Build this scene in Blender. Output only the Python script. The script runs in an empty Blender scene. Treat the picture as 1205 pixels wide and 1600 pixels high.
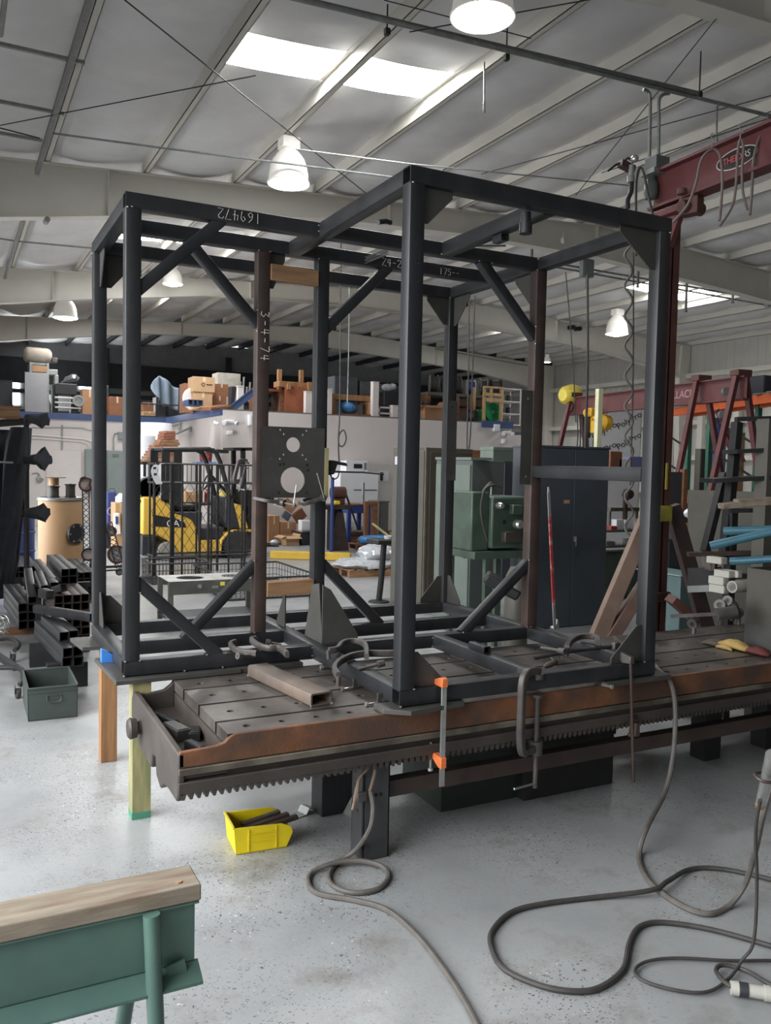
import bpy, math, random
from mathutils import Vector, Matrix
random.seed(7)
V = Vector
sc = bpy.context.scene
COL = sc.collection

# ------------------------------------------------------------------ camera
F_PX = 1318.2665
YAW, PITCH, ROLL = 0.4767, -0.0551, 0.0202
CAM = V((-1.7642, -3.2428, 1.0724))
_cy, _sy, _cp, _sp = math.cos(YAW), math.sin(YAW), math.cos(PITCH), math.sin(PITCH)
FWD = V((_sy * _cp, _cy * _cp, _sp))
_r0 = V((_cy, -_sy, 0.0))
_u0 = _r0.cross(FWD)
RIGHT = math.cos(ROLL) * _r0 + math.sin(ROLL) * _u0
UP = -math.sin(ROLL) * _r0 + math.cos(ROLL) * _u0
cd = bpy.data.cameras.new('camera')
cd.sensor_fit = 'VERTICAL'
cd.sensor_height = 24.0
cd.lens = F_PX / 1600.0 * 24.0
cd.clip_start = 0.05
cd.clip_end = 200
cam = bpy.data.objects.new('camera', cd)
COL.objects.link(cam)
cam.matrix_world = Matrix(((RIGHT.x, UP.x, -FWD.x, CAM.x), (RIGHT.y, UP.y, -FWD.y, CAM.y),
                           (RIGHT.z, UP.z, -FWD.z, CAM.z), (0, 0, 0, 1)))
sc.camera = cam
FLOOR = -0.72


def at(px, py, X=None, Y=None, Z=None, D=None):
    """point of the place seen at a pixel of the 1205x1600 photograph, on a given plane"""
    d = RIGHT * ((px - 602.5) / F_PX) + UP * (-(py - 800) / F_PX) + FWD
    if D is not None: t = D
    elif X is not None: t = (X - CAM.x) / d.x
    elif Y is not None: t = (Y - CAM.y) / d.y
    else: t = ((FLOOR if Z is None else Z) - CAM.z) / d.z
    return CAM + d * t


def fwd(p): return (V(p) - CAM).dot(FWD)


def rect(x0, y0, x1, y1, Y):
    """real x range and z range of an upright rectangle standing on the plane Y"""
    xm, ym = (x0 + x1) / 2, (y0 + y1) / 2
    return at(x0, ym, Y=Y).x, at(x1, ym, Y=Y).x, at(xm, y1, Y=Y).z, at(xm, y0, Y=Y).z


# ------------------------------------------------------------------ materials
def _nt(name):
    m = bpy.data.materials.new(name)
    m.use_nodes = True
    nt = m.node_tree
    b = nt.nodes['Principled BSDF']
    return m, nt, b


def M(name, col, rough=.5, metal=0., var=.18, scale=6., col2=None, mix=.5, bump=0., bscale=80., stretch=None, spec=.5, detail=4.):
    """procedural surface: base colour broken up by noise, a second colour in patches, optional bump"""
    m, nt, b = _nt(name)
    N, L = nt.nodes, nt.links
    tc = N.new('ShaderNodeTexCoord')
    src = tc.outputs['Object']
    if stretch:
        mp = N.new('ShaderNodeMapping'); mp.inputs['Scale'].default_value = stretch
        L.new(src, mp.inputs['Vector']); src = mp.outputs['Vector']
    n1 = N.new('ShaderNodeTexNoise'); n1.inputs['Scale'].default_value = scale
    n1.inputs['Detail'].default_value = detail; n1.inputs['Roughness'].default_value = .6
    L.new(src, n1.inputs['Vector'])
    cr = N.new('ShaderNodeValToRGB')
    e = cr.color_ramp.elements
    c = V(col[:3])
    lo = [max(0, x * (1 - var)) for x in c]; hi = [min(1, x * (1 + var)) for x in c]
    e[0].position = .3; e[0].color = (*lo, 1)
    e[1].position = .7; e[1].color = (*hi, 1)
    L.new(n1.outputs['Fac'], cr.inputs['Fac'])
    out = cr.outputs['Color']
    if col2 is not None:
        n2 = N.new('ShaderNodeTexNoise'); n2.inputs['Scale'].default_value = scale * .45
        n2.inputs['Detail'].default_value = 6; L.new(src, n2.inputs['Vector'])
        r2 = N.new('ShaderNodeMapRange'); r2.inputs['From Min'].default_value = 1 - mix - .08
        r2.inputs['From Max'].default_value = 1 - mix + .12
        L.new(n2.outputs['Fac'], r2.inputs['Value'])
        mx = N.new('ShaderNodeMixRGB'); mx.inputs['Color2'].default_value = (*col2[:3], 1)
        L.new(r2.outputs['Result'], mx.inputs['Fac']); L.new(out, mx.inputs['Color1']); out = mx.outputs['Color']
    L.new(out, b.inputs['Base Color'])
    b.inputs['Roughness'].default_value = rough
    b.inputs['Metallic'].default_value = metal
    b.inputs['Specular IOR Level'].default_value = spec
    if bump:
        n3 = N.new('ShaderNodeTexNoise'); n3.inputs['Scale'].default_value = bscale; n3.inputs['Detail'].default_value = 3
        L.new(src, n3.inputs['Vector'])
        bp = N.new('ShaderNodeBump'); bp.inputs['Strength'].default_value = bump; bp.inputs['Distance'].default_value = .01
        L.new(n3.outputs['Fac'], bp.inputs['Height']); L.new(bp.outputs['Normal'], b.inputs['Normal'])
    return m


def EM(name, col, strength):
    m, nt, b = _nt(name)
    b.inputs['Base Color'].default_value = (*col, 1)
    b.inputs['Emission Color'].default_value = (*col, 1)
    b.inputs['Emission Strength'].default_value = strength
    return m


S = lambda *c: tuple(((x / 255) / 12.92 if x / 255 <= .04045 else ((x / 255 + .055) / 1.055) ** 2.4) for x in c)

steel = M('mill_scale_steel', S(46, 47, 50), .4, .3, .34, 5, col2=S(60, 60, 62), mix=.42, bump=.08, bscale=120, stretch=(1, 1, .35))
steel_rust = M('brown_mill_scale', S(72, 58, 53), .5, .2, .3, 6, col2=S(60, 52, 50), mix=.45, bump=.08)
steel_plate = M('grey_plate', S(74, 73, 70), .48, .25, .2, 5, col2=S(62, 60, 57), mix=.4, bump=.05)
weld = M('weld_metal', S(170, 170, 168), .3, .8, .2, 40)
chalk = M('chalk', S(205, 200, 190), .9, 0, .2, 90)
cast = M('worn_cast_iron', S(96, 90, 85), .4, .3, .3, 7, col2=S(66, 61, 57), mix=.48, bump=.1, bscale=60)
cast_dark = M('dark_cast_iron', S(72, 65, 61), .55, .2, .25, 6, col2=S(62, 56, 53), mix=.45, bump=.12)
rust = M('orange_rust', S(112, 73, 48), .7, .1, .3, 8, col2=S(78, 58, 48), mix=.5, bump=.15, bscale=90)
dirty = M('greasy_machined_steel', S(124, 116, 104), .45, .4, .3, 9, col2=S(84, 76, 68), mix=.5)
recess_shade = M('painted_recess_shade', S(26, 24, 23), .8, 0, .1)  # dark colour stands in for shade inside slots and holes
wood_new = M('pine_wood', S(152, 112, 74), .65, 0, .2, 5, col2=S(124, 86, 56), mix=.45, stretch=(9, 9, .8))
wood_h = M('pine_wood_flat', S(150, 116, 84), .7, 0, .2, 5, col2=S(118, 84, 60), mix=.45, stretch=(.8, 9, 9))
wood_pale = M('pale_painted_wood', S(158, 148, 106), .7, 0, .18, 6, col2=S(120, 124, 88), mix=.5, stretch=(6, 6, 1))
wood_grey = M('weathered_wood', S(134, 123, 108), .8, 0, .22, 5, col2=S(108, 86, 70), mix=.45, stretch=(1.2, 8, 8), bump=.15, bscale=40)
wood_light = M('light_crate_timber', S(184, 154, 112), .7, 0, .15, 5, col2=S(160, 126, 88), mix=.4, stretch=(6, 6, 1))
wood_dark = M('stained_wood', S(124, 84, 60), .6, 0, .2, 5, col2=S(100, 66, 48), mix=.4, stretch=(2, 6, 6))
green_paint = M('green_paint', S(80, 108, 98), .38, 0, .15, 4, col2=S(68, 92, 88), mix=.4, bump=.04)
yellow_plastic = M('yellow_plastic', S(226, 202, 26), .4, 0, .05, 8)
rubber = M('black_rubber', S(58, 56, 54), .6, 0, .2, 20)
rubber_grey = M('dusty_rubber', S(92, 88, 84), .65, 0, .2, 20)
black_m = M('black_painted_metal', S(38, 38, 40), .5, .1, .25, 8)
black_cloth = M('black_cloth', S(38, 40, 46), .9, 0, .25, 9, bump=.3, bscale=30)
galv = M('galvanised_steel', S(140, 144, 142), .45, .5, .2, 10)
zinc = M('bright_metal', S(188, 188, 186), .3, .8, .15, 14)
white_p = M('white_paint', S(206, 199, 196), .6, 0, .03, 3)
beam_white = M('cream_white_steel', S(214, 211, 202), .55, 0, .04, 2)
vinyl = M('white_vinyl_insulation', S(228, 228, 229), .5, 0, .05, 2.2, bump=.35, bscale=5)
panel_wall = M('grey_white_wall_panel', S(196, 194, 188), .6, 0, .04, 2)
red_crane = M('dull_red_paint', S(98, 52, 53), .5, .05, .2, 5, col2=S(80, 45, 44), mix=.4)
red_brown = M('red_brown_paint', S(92, 58, 54), .55, .05, .22, 6, col2=S(76, 52, 46), mix=.45)
cab_blue = M('slate_blue_paint', S(66, 72, 80), .45, .05, .1, 3)
cab_green = M('pale_green_enamel', S(112, 124, 116), .45, .05, .1, 3)
cab_olive = M('olive_grey_enamel', S(94, 92, 84), .5, .05, .12, 3)
mach_green = M('machine_green_enamel', S(70, 88, 75), .4, .05, .2, 6, col2=S(54, 68, 58), mix=.42)
box_olive = M('olive_metal_paint', S(62, 70, 66), .5, .05, .15, 4)
card = M('cardboard', S(160, 120, 88), .8, 0, .1, 5)
card_l = M('light_cardboard', S(180, 146, 110), .8, 0, .08, 5)
card_d = M('brown_cardboard', S(136, 92, 66), .8, 0, .12, 5)
tape = M('packing_tape', S(205, 186, 156), .3, 0, .05, 5)
cat_yellow = M('forklift_yellow', S(224, 182, 80), .35, 0, .06, 4)
char = M('charcoal_plastic', S(48, 50, 56), .5, 0, .15, 6)
tyre = M('tyre_rubber', S(52, 50, 50), .8, 0, .2, 30, bump=.2, bscale=60)
tyre_l = M('grey_tyre', S(150, 148, 140), .8, 0, .1, 20)
blue_paint = M('blue_paint', S(44, 66, 128), .5, 0, .12, 5)
blue_trim = M('blue_trim_paint', S(66, 84, 124), .5, 0, .1, 5)
blue_plastic = M('blue_plastic_film', S(84, 140, 196), .3, 0, .2, 8)
teal_wrap = M('teal_sleeve', S(62, 108, 124), .35, 0, .1, 9)
orange_p = M('orange_enamel', S(232, 110, 58), .4, 0, .06, 6)
green_rack = M('green_rack_enamel', S(48, 112, 90), .45, 0, .1, 6)
yel_hoist = M('hoist_yellow', S(224, 176, 52), .4, 0, .1, 6)
yel_bucket = M('bucket_yellow', S(226, 206, 84), .5, 0, .1, 6)
red_p = M('red_paint', S(150, 52, 54), .45, 0, .2, 40, col2=S(186, 160, 154), mix=.4)
white_wood = M('bleached_board', S(214, 214, 178), .7, 0, .08, 6)
appl_white = M('white_enamel', S(226, 228, 232), .3, 0, .02, 3)
film = M('crinkled_clear_film', S(192, 196, 202), .2, .2, .25, 14, bump=.5, bscale=18)
cloth_grey = M('grey_blue_blanket', S(98, 110, 122), .9, 0, .12, 6, bump=.2, bscale=40)
fiber = M('tan_fibre_drum', S(168, 134, 98), .6, 0, .06, 3)
green_reel_m = M('green_plastic', S(30, 150, 92), .4, 0, .12, 8)
pvc = M('white_pvc', S(176, 174, 166), .4, 0, .03, 5)
orange_cl = M('clamp_orange', S(226, 122, 70), .45, .1, .2, 14)
iron_cl = M('dark_forged_iron', S(84, 80, 78), .5, .4, .25, 14)
glove_y = M('worn_yellow_leather', S(168, 140, 82), .8, 0, .2, 12, col2=S(70, 62, 52), mix=.4, bump=.3, bscale=50)
glove_r = M('red_fabric', S(98, 50, 46), .85, 0, .2, 12)
dark_panel = M('dark_board', S(58, 60, 66), .7, 0, .15, 4)
steel_sheet = M('olive_steel_sheet', S(84, 82, 75), .5, .2, .15, 3)
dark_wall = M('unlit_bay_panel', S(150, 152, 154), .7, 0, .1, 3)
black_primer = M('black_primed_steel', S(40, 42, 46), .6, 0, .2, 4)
logo_black = M('black_decal', S(38, 32, 32), .5, 0, .1, 9)
logo_white = M('white_decal', S(214, 208, 204), .5, 0, .03, 9)
logo_red = M('red_decal', S(206, 92, 92), .5, 0, .05, 9)
crate_green = M('dark_green_crate', S(42, 52, 45), .5, .05, .2, 4)
sky_panel = EM('skylight_fibreglass', (1, 1, 1), 9.)
lamp_glow = EM('lamp_lens', (1, .99, .96), 18.)
win_glow = EM('daylit_window', (.95, .98, 1), 5.)
shade_white = EM('glowing_reflector', S(222, 219, 212), .14)  # faint glow put into reflector and ballast box, which emit nothing themselves


def floor_mat():
    m, nt, b = _nt('painted_concrete')
    N, L = nt.nodes, nt.links
    tc = N.new('ShaderNodeTexCoord'); src = tc.outputs['Object']

    def noise(s, d=5, r=.6):
        n = N.new('ShaderNodeTexNoise'); n.inputs['Scale'].default_value = s; n.inputs['Detail'].default_value = d
        n.inputs['Roughness'].default_value = r; L.new(src, n.inputs['Vector']); return n.outputs['Fac']

    def ramp(fac, a, ca, bb, cb):
        r = N.new('ShaderNodeValToRGB'); e = r.color_ramp.elements
        e[0].position = a; e[0].color = (*ca, 1); e[1].position = bb; e[1].color = (*cb, 1)
        L.new(fac, r.inputs['Fac']); return r.outputs['Color']

    def mix(fac, c1, c2, mode='MIX'):
        x = N.new('ShaderNodeMixRGB'); x.blend_type = mode
        if isinstance(fac, float): x.inputs['Fac'].default_value = fac
        else: L.new(fac, x.inputs['Fac'])
        for i, c in ((1, c1), (2, c2)):
            if isinstance(c, tuple): x.inputs[i].default_value = (*c, 1)
            else: L.new(c, x.inputs[i])
        return x.outputs['Color']
    base = ramp(noise(1.3, 6), .3, S(134, 136, 137), .7, S(162, 164, 165))
    stain = ramp(noise(2.6, 8, .7), .52, (0, 0, 0), .7, (1, 1, 1))
    c = mix(stain, base, S(122, 119, 114))
    rusty = ramp(noise(1.7, 5, .6), .66, (0, 0, 0), .8, (.5, .5, .5))
    c = mix(rusty, c, S(138, 122, 104))

    # swarf: small dark curled chips and pale chips
    def specks(scale, lo, keep, colour, c, stretch=(1, 1, 1), rot=0.):
        mp = N.new('ShaderNodeMapping'); mp.inputs['Scale'].default_value = stretch; mp.inputs['Rotation'].default_value = (0, 0, rot)
        wn = N.new('ShaderNodeTexNoise'); wn.inputs['Scale'].default_value = scale * .6; L.new(src, wn.inputs['Vector'])
        ad = N.new('ShaderNodeVectorMath'); ad.operation = 'MULTIPLY_ADD'; ad.inputs[1].default_value = (.05, .05, .05)
        L.new(wn.outputs['Color'], ad.inputs[0]); L.new(src, ad.inputs[2]); L.new(ad.outputs[0], mp.inputs['Vector'])
        vo = N.new('ShaderNodeTexVoronoi'); vo.inputs['Scale'].default_value = scale; L.new(mp.outputs['Vector'], vo.inputs['Vector'])
        d = ramp(vo.outputs['Distance'], lo * .7, (1, 1, 1), lo, (0, 0, 0))
        bw = N.new('ShaderNodeSeparateColor'); L.new(vo.outputs['Color'], bw.inputs['Color'])
        k = ramp(bw.outputs['Red'], keep - .01, (0, 0, 0), keep, (1, 1, 1))
        cl = ramp(noise(1.1, 3), .4, (0, 0, 0), .55, (1, 1, 1))
        f = mix(1., d, k, 'MULTIPLY'); f = mix(1., f, cl, 'MULTIPLY')
        return mix(f, c, colour)
    c = specks(38, .26, .45, S(70, 68, 66), c, (1, 2.6, 1), .6)
    c = specks(46, .26, .45, S(76, 73, 70), c, (2.8, 1, 1), 1.9)
    c = specks(40, .12, .55, S(225, 225, 222), c)
    L.new(c, b.inputs['Base Color'])
    rr = N.new('ShaderNodeMapRange'); rr.inputs['To Min'].default_value = .22; rr.inputs['To Max'].default_value = .5
    L.new(noise(3., 6), rr.inputs['Value']); L.new(rr.outputs['Result'], b.inputs['Roughness'])
    bp = N.new('ShaderNodeBump'); bp.inputs['Strength'].default_value = .08; bp.inputs['Distance'].default_value = .01
    L.new(noise(40., 4), bp.inputs['Height']); L.new(bp.outputs['Normal'], b.inputs['Normal'])
    return m


# ------------------------------------------------------------------ mesh builder
class MB:
    def __init__(s): s.v = []; s.f = []; s.mi = []; s.cur = 0; s.mats = []

    def use(s, m):
        if m not in s.mats: s.mats.append(m)
        s.cur = s.mats.index(m); return s

    def add(s, vs, fs):
        o = len(s.v); s.v += [tuple(x) for x in vs]
        s.f += [tuple(i + o for i in f) for f in fs]; s.mi += [s.cur] * len(fs); return s

    def hexa(s, p):  # 8 pts: bottom 4 ccw, top 4 ccw
        return s.add(p, [(3, 2, 1, 0), (4, 5, 6, 7), (0, 1, 5, 4), (1, 2, 6, 5), (2, 3, 7, 6), (3, 0, 4, 7)])

    def box(s, a, b):
        x0, x1 = sorted((a[0], b[0])); y0, y1 = sorted((a[1], b[1])); z0, z1 = sorted((a[2], b[2]))
        return s.hexa([(x0, y0, z0), (x1, y0, z0), (x1, y1, z0), (x0, y1, z0), (x0, y0, z1), (x1, y0, z1), (x1, y1, z1), (x0, y1, z1)])

    def boxc(s, c, size, rz=0., rx=0., ry=0.):
        R = Matrix.Rotation(rz, 3, 'Z') @ Matrix.Rotation(ry, 3, 'Y') @ Matrix.Rotation(rx, 3, 'X')
        h = V(size) / 2; P = []
        for z in (-1, 1):
            for x, y in ((-1, -1), (1, -1), (1, 1), (-1, 1)):
                P.append(V(c) + R @ V((x * h.x, y * h.y, z * h.z)))
        return s.hexa(P)

    def frame(s, p, q, up=None):
        t = (V(q) - V(p)).normalized()
        u = V(up) if up is not None else (V((0, 0, 1)) if abs(t.z) < .9 else V((1, 0, 0)))
        a = t.cross(u).normalized(); return t, a, a.cross(t).normalized()

    def sweep_loop(s, loops, closed_ends=True):
        n = len(loops[0]); o = []; fs = []
        for lp in loops: o += lp
        for k in range(len(loops) - 1):
            for i in range(n):
                j = (i + 1) % n
                fs.append((k * n + i, k * n + j, (k + 1) * n + j, (k + 1) * n + i))
        if closed_ends:
            fs.append(tuple(reversed(range(n)))); m = (len(loops) - 1) * n; fs.append(tuple(range(m, m + n)))
        return s.add(o, fs)

    def bar(s, p, q, w, h, up=None):
        """solid bar p->q; w sideways, h along up"""
        t, a, u = s.frame(p, q, up)
        L = [[V(e) + a * (x * w / 2) + u * (y * h / 2) for x, y in ((-1, -1), (1, -1), (1, 1), (-1, 1))] for e in (p, q)]
        return s.sweep_loop(L)

    def sq(s, p, q, w, h=None, wall=.006, r=.008, up=None, a_open=True, b_open=True):
        """square hollow section with rounded corners and open ends"""
        h = h or w
        t, a, u = s.frame(p, q, up)

        def loop(e, W, H, R):
            out = []
            for cx, cy, a0 in ((1, 1, 0), (-1, 1, 90), (-1, -1, 180), (1, -1, 270)):
                for k in (0, 45, 90):
                    an = math.radians(a0 + k)
                    out.append(V(e) + a * (cx * (W / 2 - R) + R * math.cos(an)) + u * (cy * (H / 2 - R) + R * math.sin(an)))
            return out
        p, q = V(p), V(q)
        O = [loop(p, w, h, r), loop(q, w, h, r)]
        I = [loop(p, w - 2 * wall, h - 2 * wall, r * .5), loop(q, w - 2 * wall, h - 2 * wall, r * .5)]
        n = 12; vs = O[0] + O[1] + I[0] + I[1]; fs = []
        for i in range(n):
            j = (i + 1) % n
            fs.append((i, j, n + j, n + i)); fs.append((3 * n + i, 3 * n + j, 2 * n + j, 2 * n + i))
            if a_open: fs.append((j, i, 2 * n + i, 2 * n + j))
            if b_open: fs.append((n + i, n + j, 3 * n + j, 3 * n + i))
        if not a_open: fs.append(tuple(reversed(range(n))))
        if not b_open: fs.append(tuple(range(n, 2 * n)))
        return s.add(vs, fs)

    def cyl(s, p, q, r, r2=None, n=16):
        r2 = r if r2 is None else r2
        t, a, u = s.frame(p, q)
        L = [[V(e) + (a * math.cos(2 * math.pi * i / n) + u * math.sin(2 * math.pi * i / n)) * R for i in range(n)] for e, R in ((p, r), (q, r2))]
        return s.sweep_loop(L)

    def lathe(s, o, axis, prof, n=24):
        """prof: (distance along axis, radius)"""
        t = V(axis).normalized(); x = V((0, 0, 1)) if abs(t.z) < .9 else V((1, 0, 0))
        a = t.cross(x).normalized(); u = a.cross(t)
        L = [[V(o) + t * h + (a * math.cos(2 * math.pi * i / n) + u * math.sin(2 * math.pi * i / n)) * max(R, 1e-4) for i in range(n)] for h, R in prof]
        return s.sweep_loop(L)

    def tube(s, pts, r, n=8, smooth=0, rads=None):
        pts = [V(p) for p in pts]
        if smooth: pts = spline(pts, smooth)
        t0 = (pts[1] - pts[0]).normalized()
        x = V((0, 0, 1)) if abs(t0.z) < .9 else V((1, 0, 0))
        a = t0.cross(x).normalized(); L = []
        for k, p in enumerate(pts):
            if k == 0: t = t0
            elif k == len(pts) - 1: t = (pts[k] - pts[k - 1]).normalized()
            else: t = (pts[k + 1] - pts[k - 1]).normalized()
            a = (a - t * a.dot(t)).normalized(); u = a.cross(t)
            R = r if rads is None else rads[min(len(rads) - 1, int(k * len(rads) / len(pts)))]
            L.append([p + (a * math.cos(2 * math.pi * i / n) + u * math.sin(2 * math.pi * i / n)) * R for i in range(n)])
        return s.sweep_loop(L)

    def flat(s, pts, w, h, up, smooth=0):
        """rectangular section swept along pts, height along up"""
        pts = [V(p) for p in pts]
        if smooth: pts = spline(pts, smooth)
        L = []; up = V(up)
        for k, p in enumerate(pts):
            t = (pts[min(k + 1, len(pts) - 1)] - pts[max(k - 1, 0)]).normalized()
            a = t.cross(up).normalized()
            L.append([p + a * (x * w / 2) + up * (y * h / 2) for x, y in ((-1, -.7), (-.7, -1), (.7, -1), (1, -.7), (1, .7), (.7, 1), (-.7, 1), (-1, .7))])
        return s.sweep_loop(L)

    def prism(s, poly, d):
        """planar polygon (3D points) extruded by vector d"""
        n = len(poly); P = [V(p) for p in poly]; d = V(d)
        nrm = V((0, 0, 0))
        for i in range(n): nrm += P[i].cross(P[(i + 1) % n])
        if nrm.dot(d) > 0: P = P[::-1]
        vs = P + [p + d for p in P]
        fs = [tuple(range(n)), tuple(reversed(range(n, 2 * n)))]
        for i in range(n):
            j = (i + 1) % n; fs.append((j, i, n + i, n + j))
        return s.add(vs, fs)

    def holed(s, o, u, v, cells, thick, nrm, n=16, wall=True):
        """plate made of rectangular cells (u0,u1,v0,v1,[cu,cv,r]) each with an optional round hole; front face along nrm"""
        o, u, v, nrm = V(o), V(u), V(v), V(nrm)
        P = lambda a, b, t=0: o + u * a + v * b - nrm * t
        for (u0, u1, v0, v1, hole) in cells:
            if hole is None:
                for t, fl in ((0, 0), (thick, 1)):
                    q = [P(u0, v0, t), P(u1, v0, t), P(u1, v1, t), P(u0, v1, t)]
                    s.add(q, [(3, 2, 1, 0)] if fl else [(0, 1, 2, 3)])
                continue
            cu, cv, r = hole
            for t, fl in ((0, 0), (thick, 1)):
                ring = []; outer = []
                for i in range(n):
                    an = 2 * math.pi * (i + .5) / n; c, sn = math.cos(an), math.sin(an)
                    ring.append(P(cu + r * c, cv + r * sn, t))
                    du = (u1 - cu) if c > 0 else (cu - u0); dv = (v1 - cv) if sn > 0 else (cv - v0)
                    k = min(du / max(abs(c), 1e-9), dv / max(abs(sn), 1e-9))
                    outer.append((cu + k * c, cv + k * sn))
                fs = []; vs = ring + [P(a, b, t) for a, b in outer]; m = len(vs)
                for i in range(n):
                    j = (i + 1) % n
                    (a1, b1), (a2, b2) = outer[i], outer[j]
                    eps = 1e-7
                    same = (abs(a1 - a2) < eps) or (abs(b1 - b2) < eps)
                    if same: f = (i, n + i, n + j, j)
                    else:
                        ca = a1 if (abs(a1 - u0) < eps or abs(a1 - u1) < eps) else a2
                        cb = b1 if (abs(b1 - v0) < eps or abs(b1 - v1) < eps) else b2
                        vs.append(P(ca, cb, t)); f = (i, n + i, len(vs) - 1, n + j, j)
                    fs.append(tuple(reversed(f)) if fl else f)
                s.add(vs, fs)
            if wall:
                A = [P(cu + r * math.cos(2 * math.pi * (i + .5) / n), cv + r * math.sin(2 * math.pi * (i + .5) / n), 0) for i in range(n)]
                B = [p - nrm * thick for p in A]
                s.add(A + B, [(i, (i + 1) % n, n + (i + 1) % n, n + i) for i in range(n)])
        return s

    def ball(s, c, r, n=10, m=6, sc=(1, 1, 1)):
        prof = []
        vs = []; fs = []
        for k in range(m + 1):
            th = math.pi * k / m
            for i in range(n):
                ph = 2 * math.pi * i / n
                vs.append((c[0] + sc[0] * r * math.sin(th) * math.cos(ph), c[1] + sc[1] * r * math.sin(th) * math.sin(ph), c[2] + sc[2] * r * math.cos(th)))
        for k in range(m):
            for i in range(n):
                j = (i + 1) % n; fs.append((k * n + i, (k + 1) * n + i, (k + 1) * n + j, k * n + j))
        return s.add(vs, fs)

    def build(s, name, mat=None, parent=None, bevel=0., smooth=True, angle=35):
        me = bpy.data.meshes.new(name)
        me.from_pydata([tuple(v) for v in s.v], [], s.f)
        mats = s.mats if s.mats else [mat]
        if s.mats and mat is not None and mat not in mats: mats = mats
        for m in mats: me.materials.append(m)
        if s.mats: me.polygons.foreach_set('material_index', s.mi)
        me.validate(); me.update()
        if smooth:
            me.polygons.foreach_set('use_smooth', [True] * len(me.polygons))
            me.set_sharp_from_angle(angle=math.radians(angle))
        o = bpy.data.objects.new(name, me); COL.objects.link(o)
        if parent is not None:
            o.parent = parent
            o.matrix_parent_inverse = Matrix.Translation(-parent.location) if not parent.parent else Matrix.Identity(4)
        if bevel:
            bv = o.modifiers.new('bevel', 'BEVEL'); bv.width = bevel; bv.segments = 2; bv.limit_method = 'ANGLE'; bv.angle_limit = math.radians(40)
        return o


def spline(P, k):
    out = []
    for i in range(len(P) - 1):
        p0, p1, p2, p3 = P[max(i - 1, 0)], P[i], P[i + 1], P[min(i + 2, len(P) - 1)]
        for j in range(k):
            t = j / k
            out.append(.5 * ((2 * p1) + (p2 - p0) * t + (2 * p0 - 5 * p1 + 4 * p2 - p3) * t * t + (3 * p1 - p0 - 3 * p2 + p3) * t ** 3))
    out.append(P[-1]); return out


def tag(o, label, cat, group=None, kind=None):
    o['label'] = label; o['category'] = cat
    if group: o['group'] = group
    if kind: o['kind'] = kind
    return o


def thing(name, label, cat, loc=(0, 0, 0), group=None):
    o = bpy.data.objects.new(name, None); COL.objects.link(o)
    o.location = V(loc); o.empty_display_size = .1
    return tag(o, label, cat, group)


def struct(o): o['kind'] = 'structure'; return o


def dup(root, delta, label=None, group=None):
    """copy of a thing, its parts and sub-parts, moved by delta"""
    r = root.copy(); COL.objects.link(r); r.location = root.location + V(delta)
    if label: r['label'] = label
    if group: r['group'] = group
    for ch in list(root.children):
        c = ch.copy(); COL.objects.link(c); c.parent = r
        for g in list(ch.children):
            d = g.copy(); COL.objects.link(d); d.parent = c
    return r


def text_mesh(txt, name, mat, origin, xdir, ydir, size, parent=None, extrude=.0008, spacing=1.0, shear=0.):
    cu = bpy.data.curves.new(name, 'FONT'); cu.body = txt; cu.size = size; cu.extrude = extrude
    cu.align_x = 'CENTER'; cu.align_y = 'CENTER'; cu.space_character = spacing; cu.shear = shear
    t = bpy.data.objects.new(name, cu); COL.objects.link(t)
    dg = bpy.context.evaluated_depsgraph_get(); dg.update()
    me = bpy.data.meshes.new_from_object(t.evaluated_get(dg))
    bpy.data.objects.remove(t)
    x = V(xdir).normalized(); y = (V(ydir) - x * V(ydir).dot(x)).normalized(); z = x.cross(y)
    mt = Matrix(((x.x, y.x, z.x, origin[0]), (x.y, y.y, z.y, origin[1]), (x.z, y.z, z.z, origin[2]), (0, 0, 0, 1)))
    me.transform(mt)
    me.materials.clear(); me.materials.append(mat)
    o = bpy.data.objects.new(name, me); COL.objects.link(o)
    if parent is not None:
        o.parent = parent
        if not parent.parent: o.matrix_parent_inverse = Matrix.Translation(-parent.location)
    return o


STROKES = {'1': [[(.5, 0), (.5, 1)]], '2': [[(0, .8), (.2, 1), (.8, .95), (.9, .7), (.05, .05), (1, 0)]],
           '3': [[(.05, .95), (.9, .9), (.4, .55), (.95, .35), (.6, .02), (0, .1)]],
           '4': [[(.65, 0), (.7, 1)], [(.2, .95), (.1, .45), (1, .45)]], '5': [[(.95, 1), (.2, 1), (.15, .6), (.8, .6), (.9, .2), (.5, 0), (.05, .1)]],
           '6': [[(.8, 1), (.2, .6), (.1, .2), (.5, 0), (.9, .2), (.6, .5), (.15, .35)]], '7': [[(0, 1), (1, 1), (.4, 0)]],
           '9': [[(.9, .7), (.5, 1), (.1, .75), (.4, .5), (.9, .7), (.7, 0)]], '-': [[(.15, .5), (.85, .5)]],
           'Z': [[(0, 1), (1, .95), (0, .05), (1.1, 0)]], 'v': [[(0, 1), (.4, 0), (.9, 1)]], 'x': [[(0, 0), (1, 1)], [(0, 1), (1, 0)]]}


def chalk_text(txt, origin, xdir, ydir, h, parent, adv=.78, name='chalk_mark', r=.0022, mat=None):
    """hand drawn characters as thin strokes lying on a face"""
    mb = MB(); x = V(xdir).normalized(); y = V(ydir).normalized(); p = V(origin)
    for ch in txt:
        for st in STROKES.get(ch, []):
            mb.tube([p + x * (a * h * .6) + y * (b * h) for a, b in st], r, 5)
        p = p + x * h * adv
    return mb.build(name, mat or chalk, parent)
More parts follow.
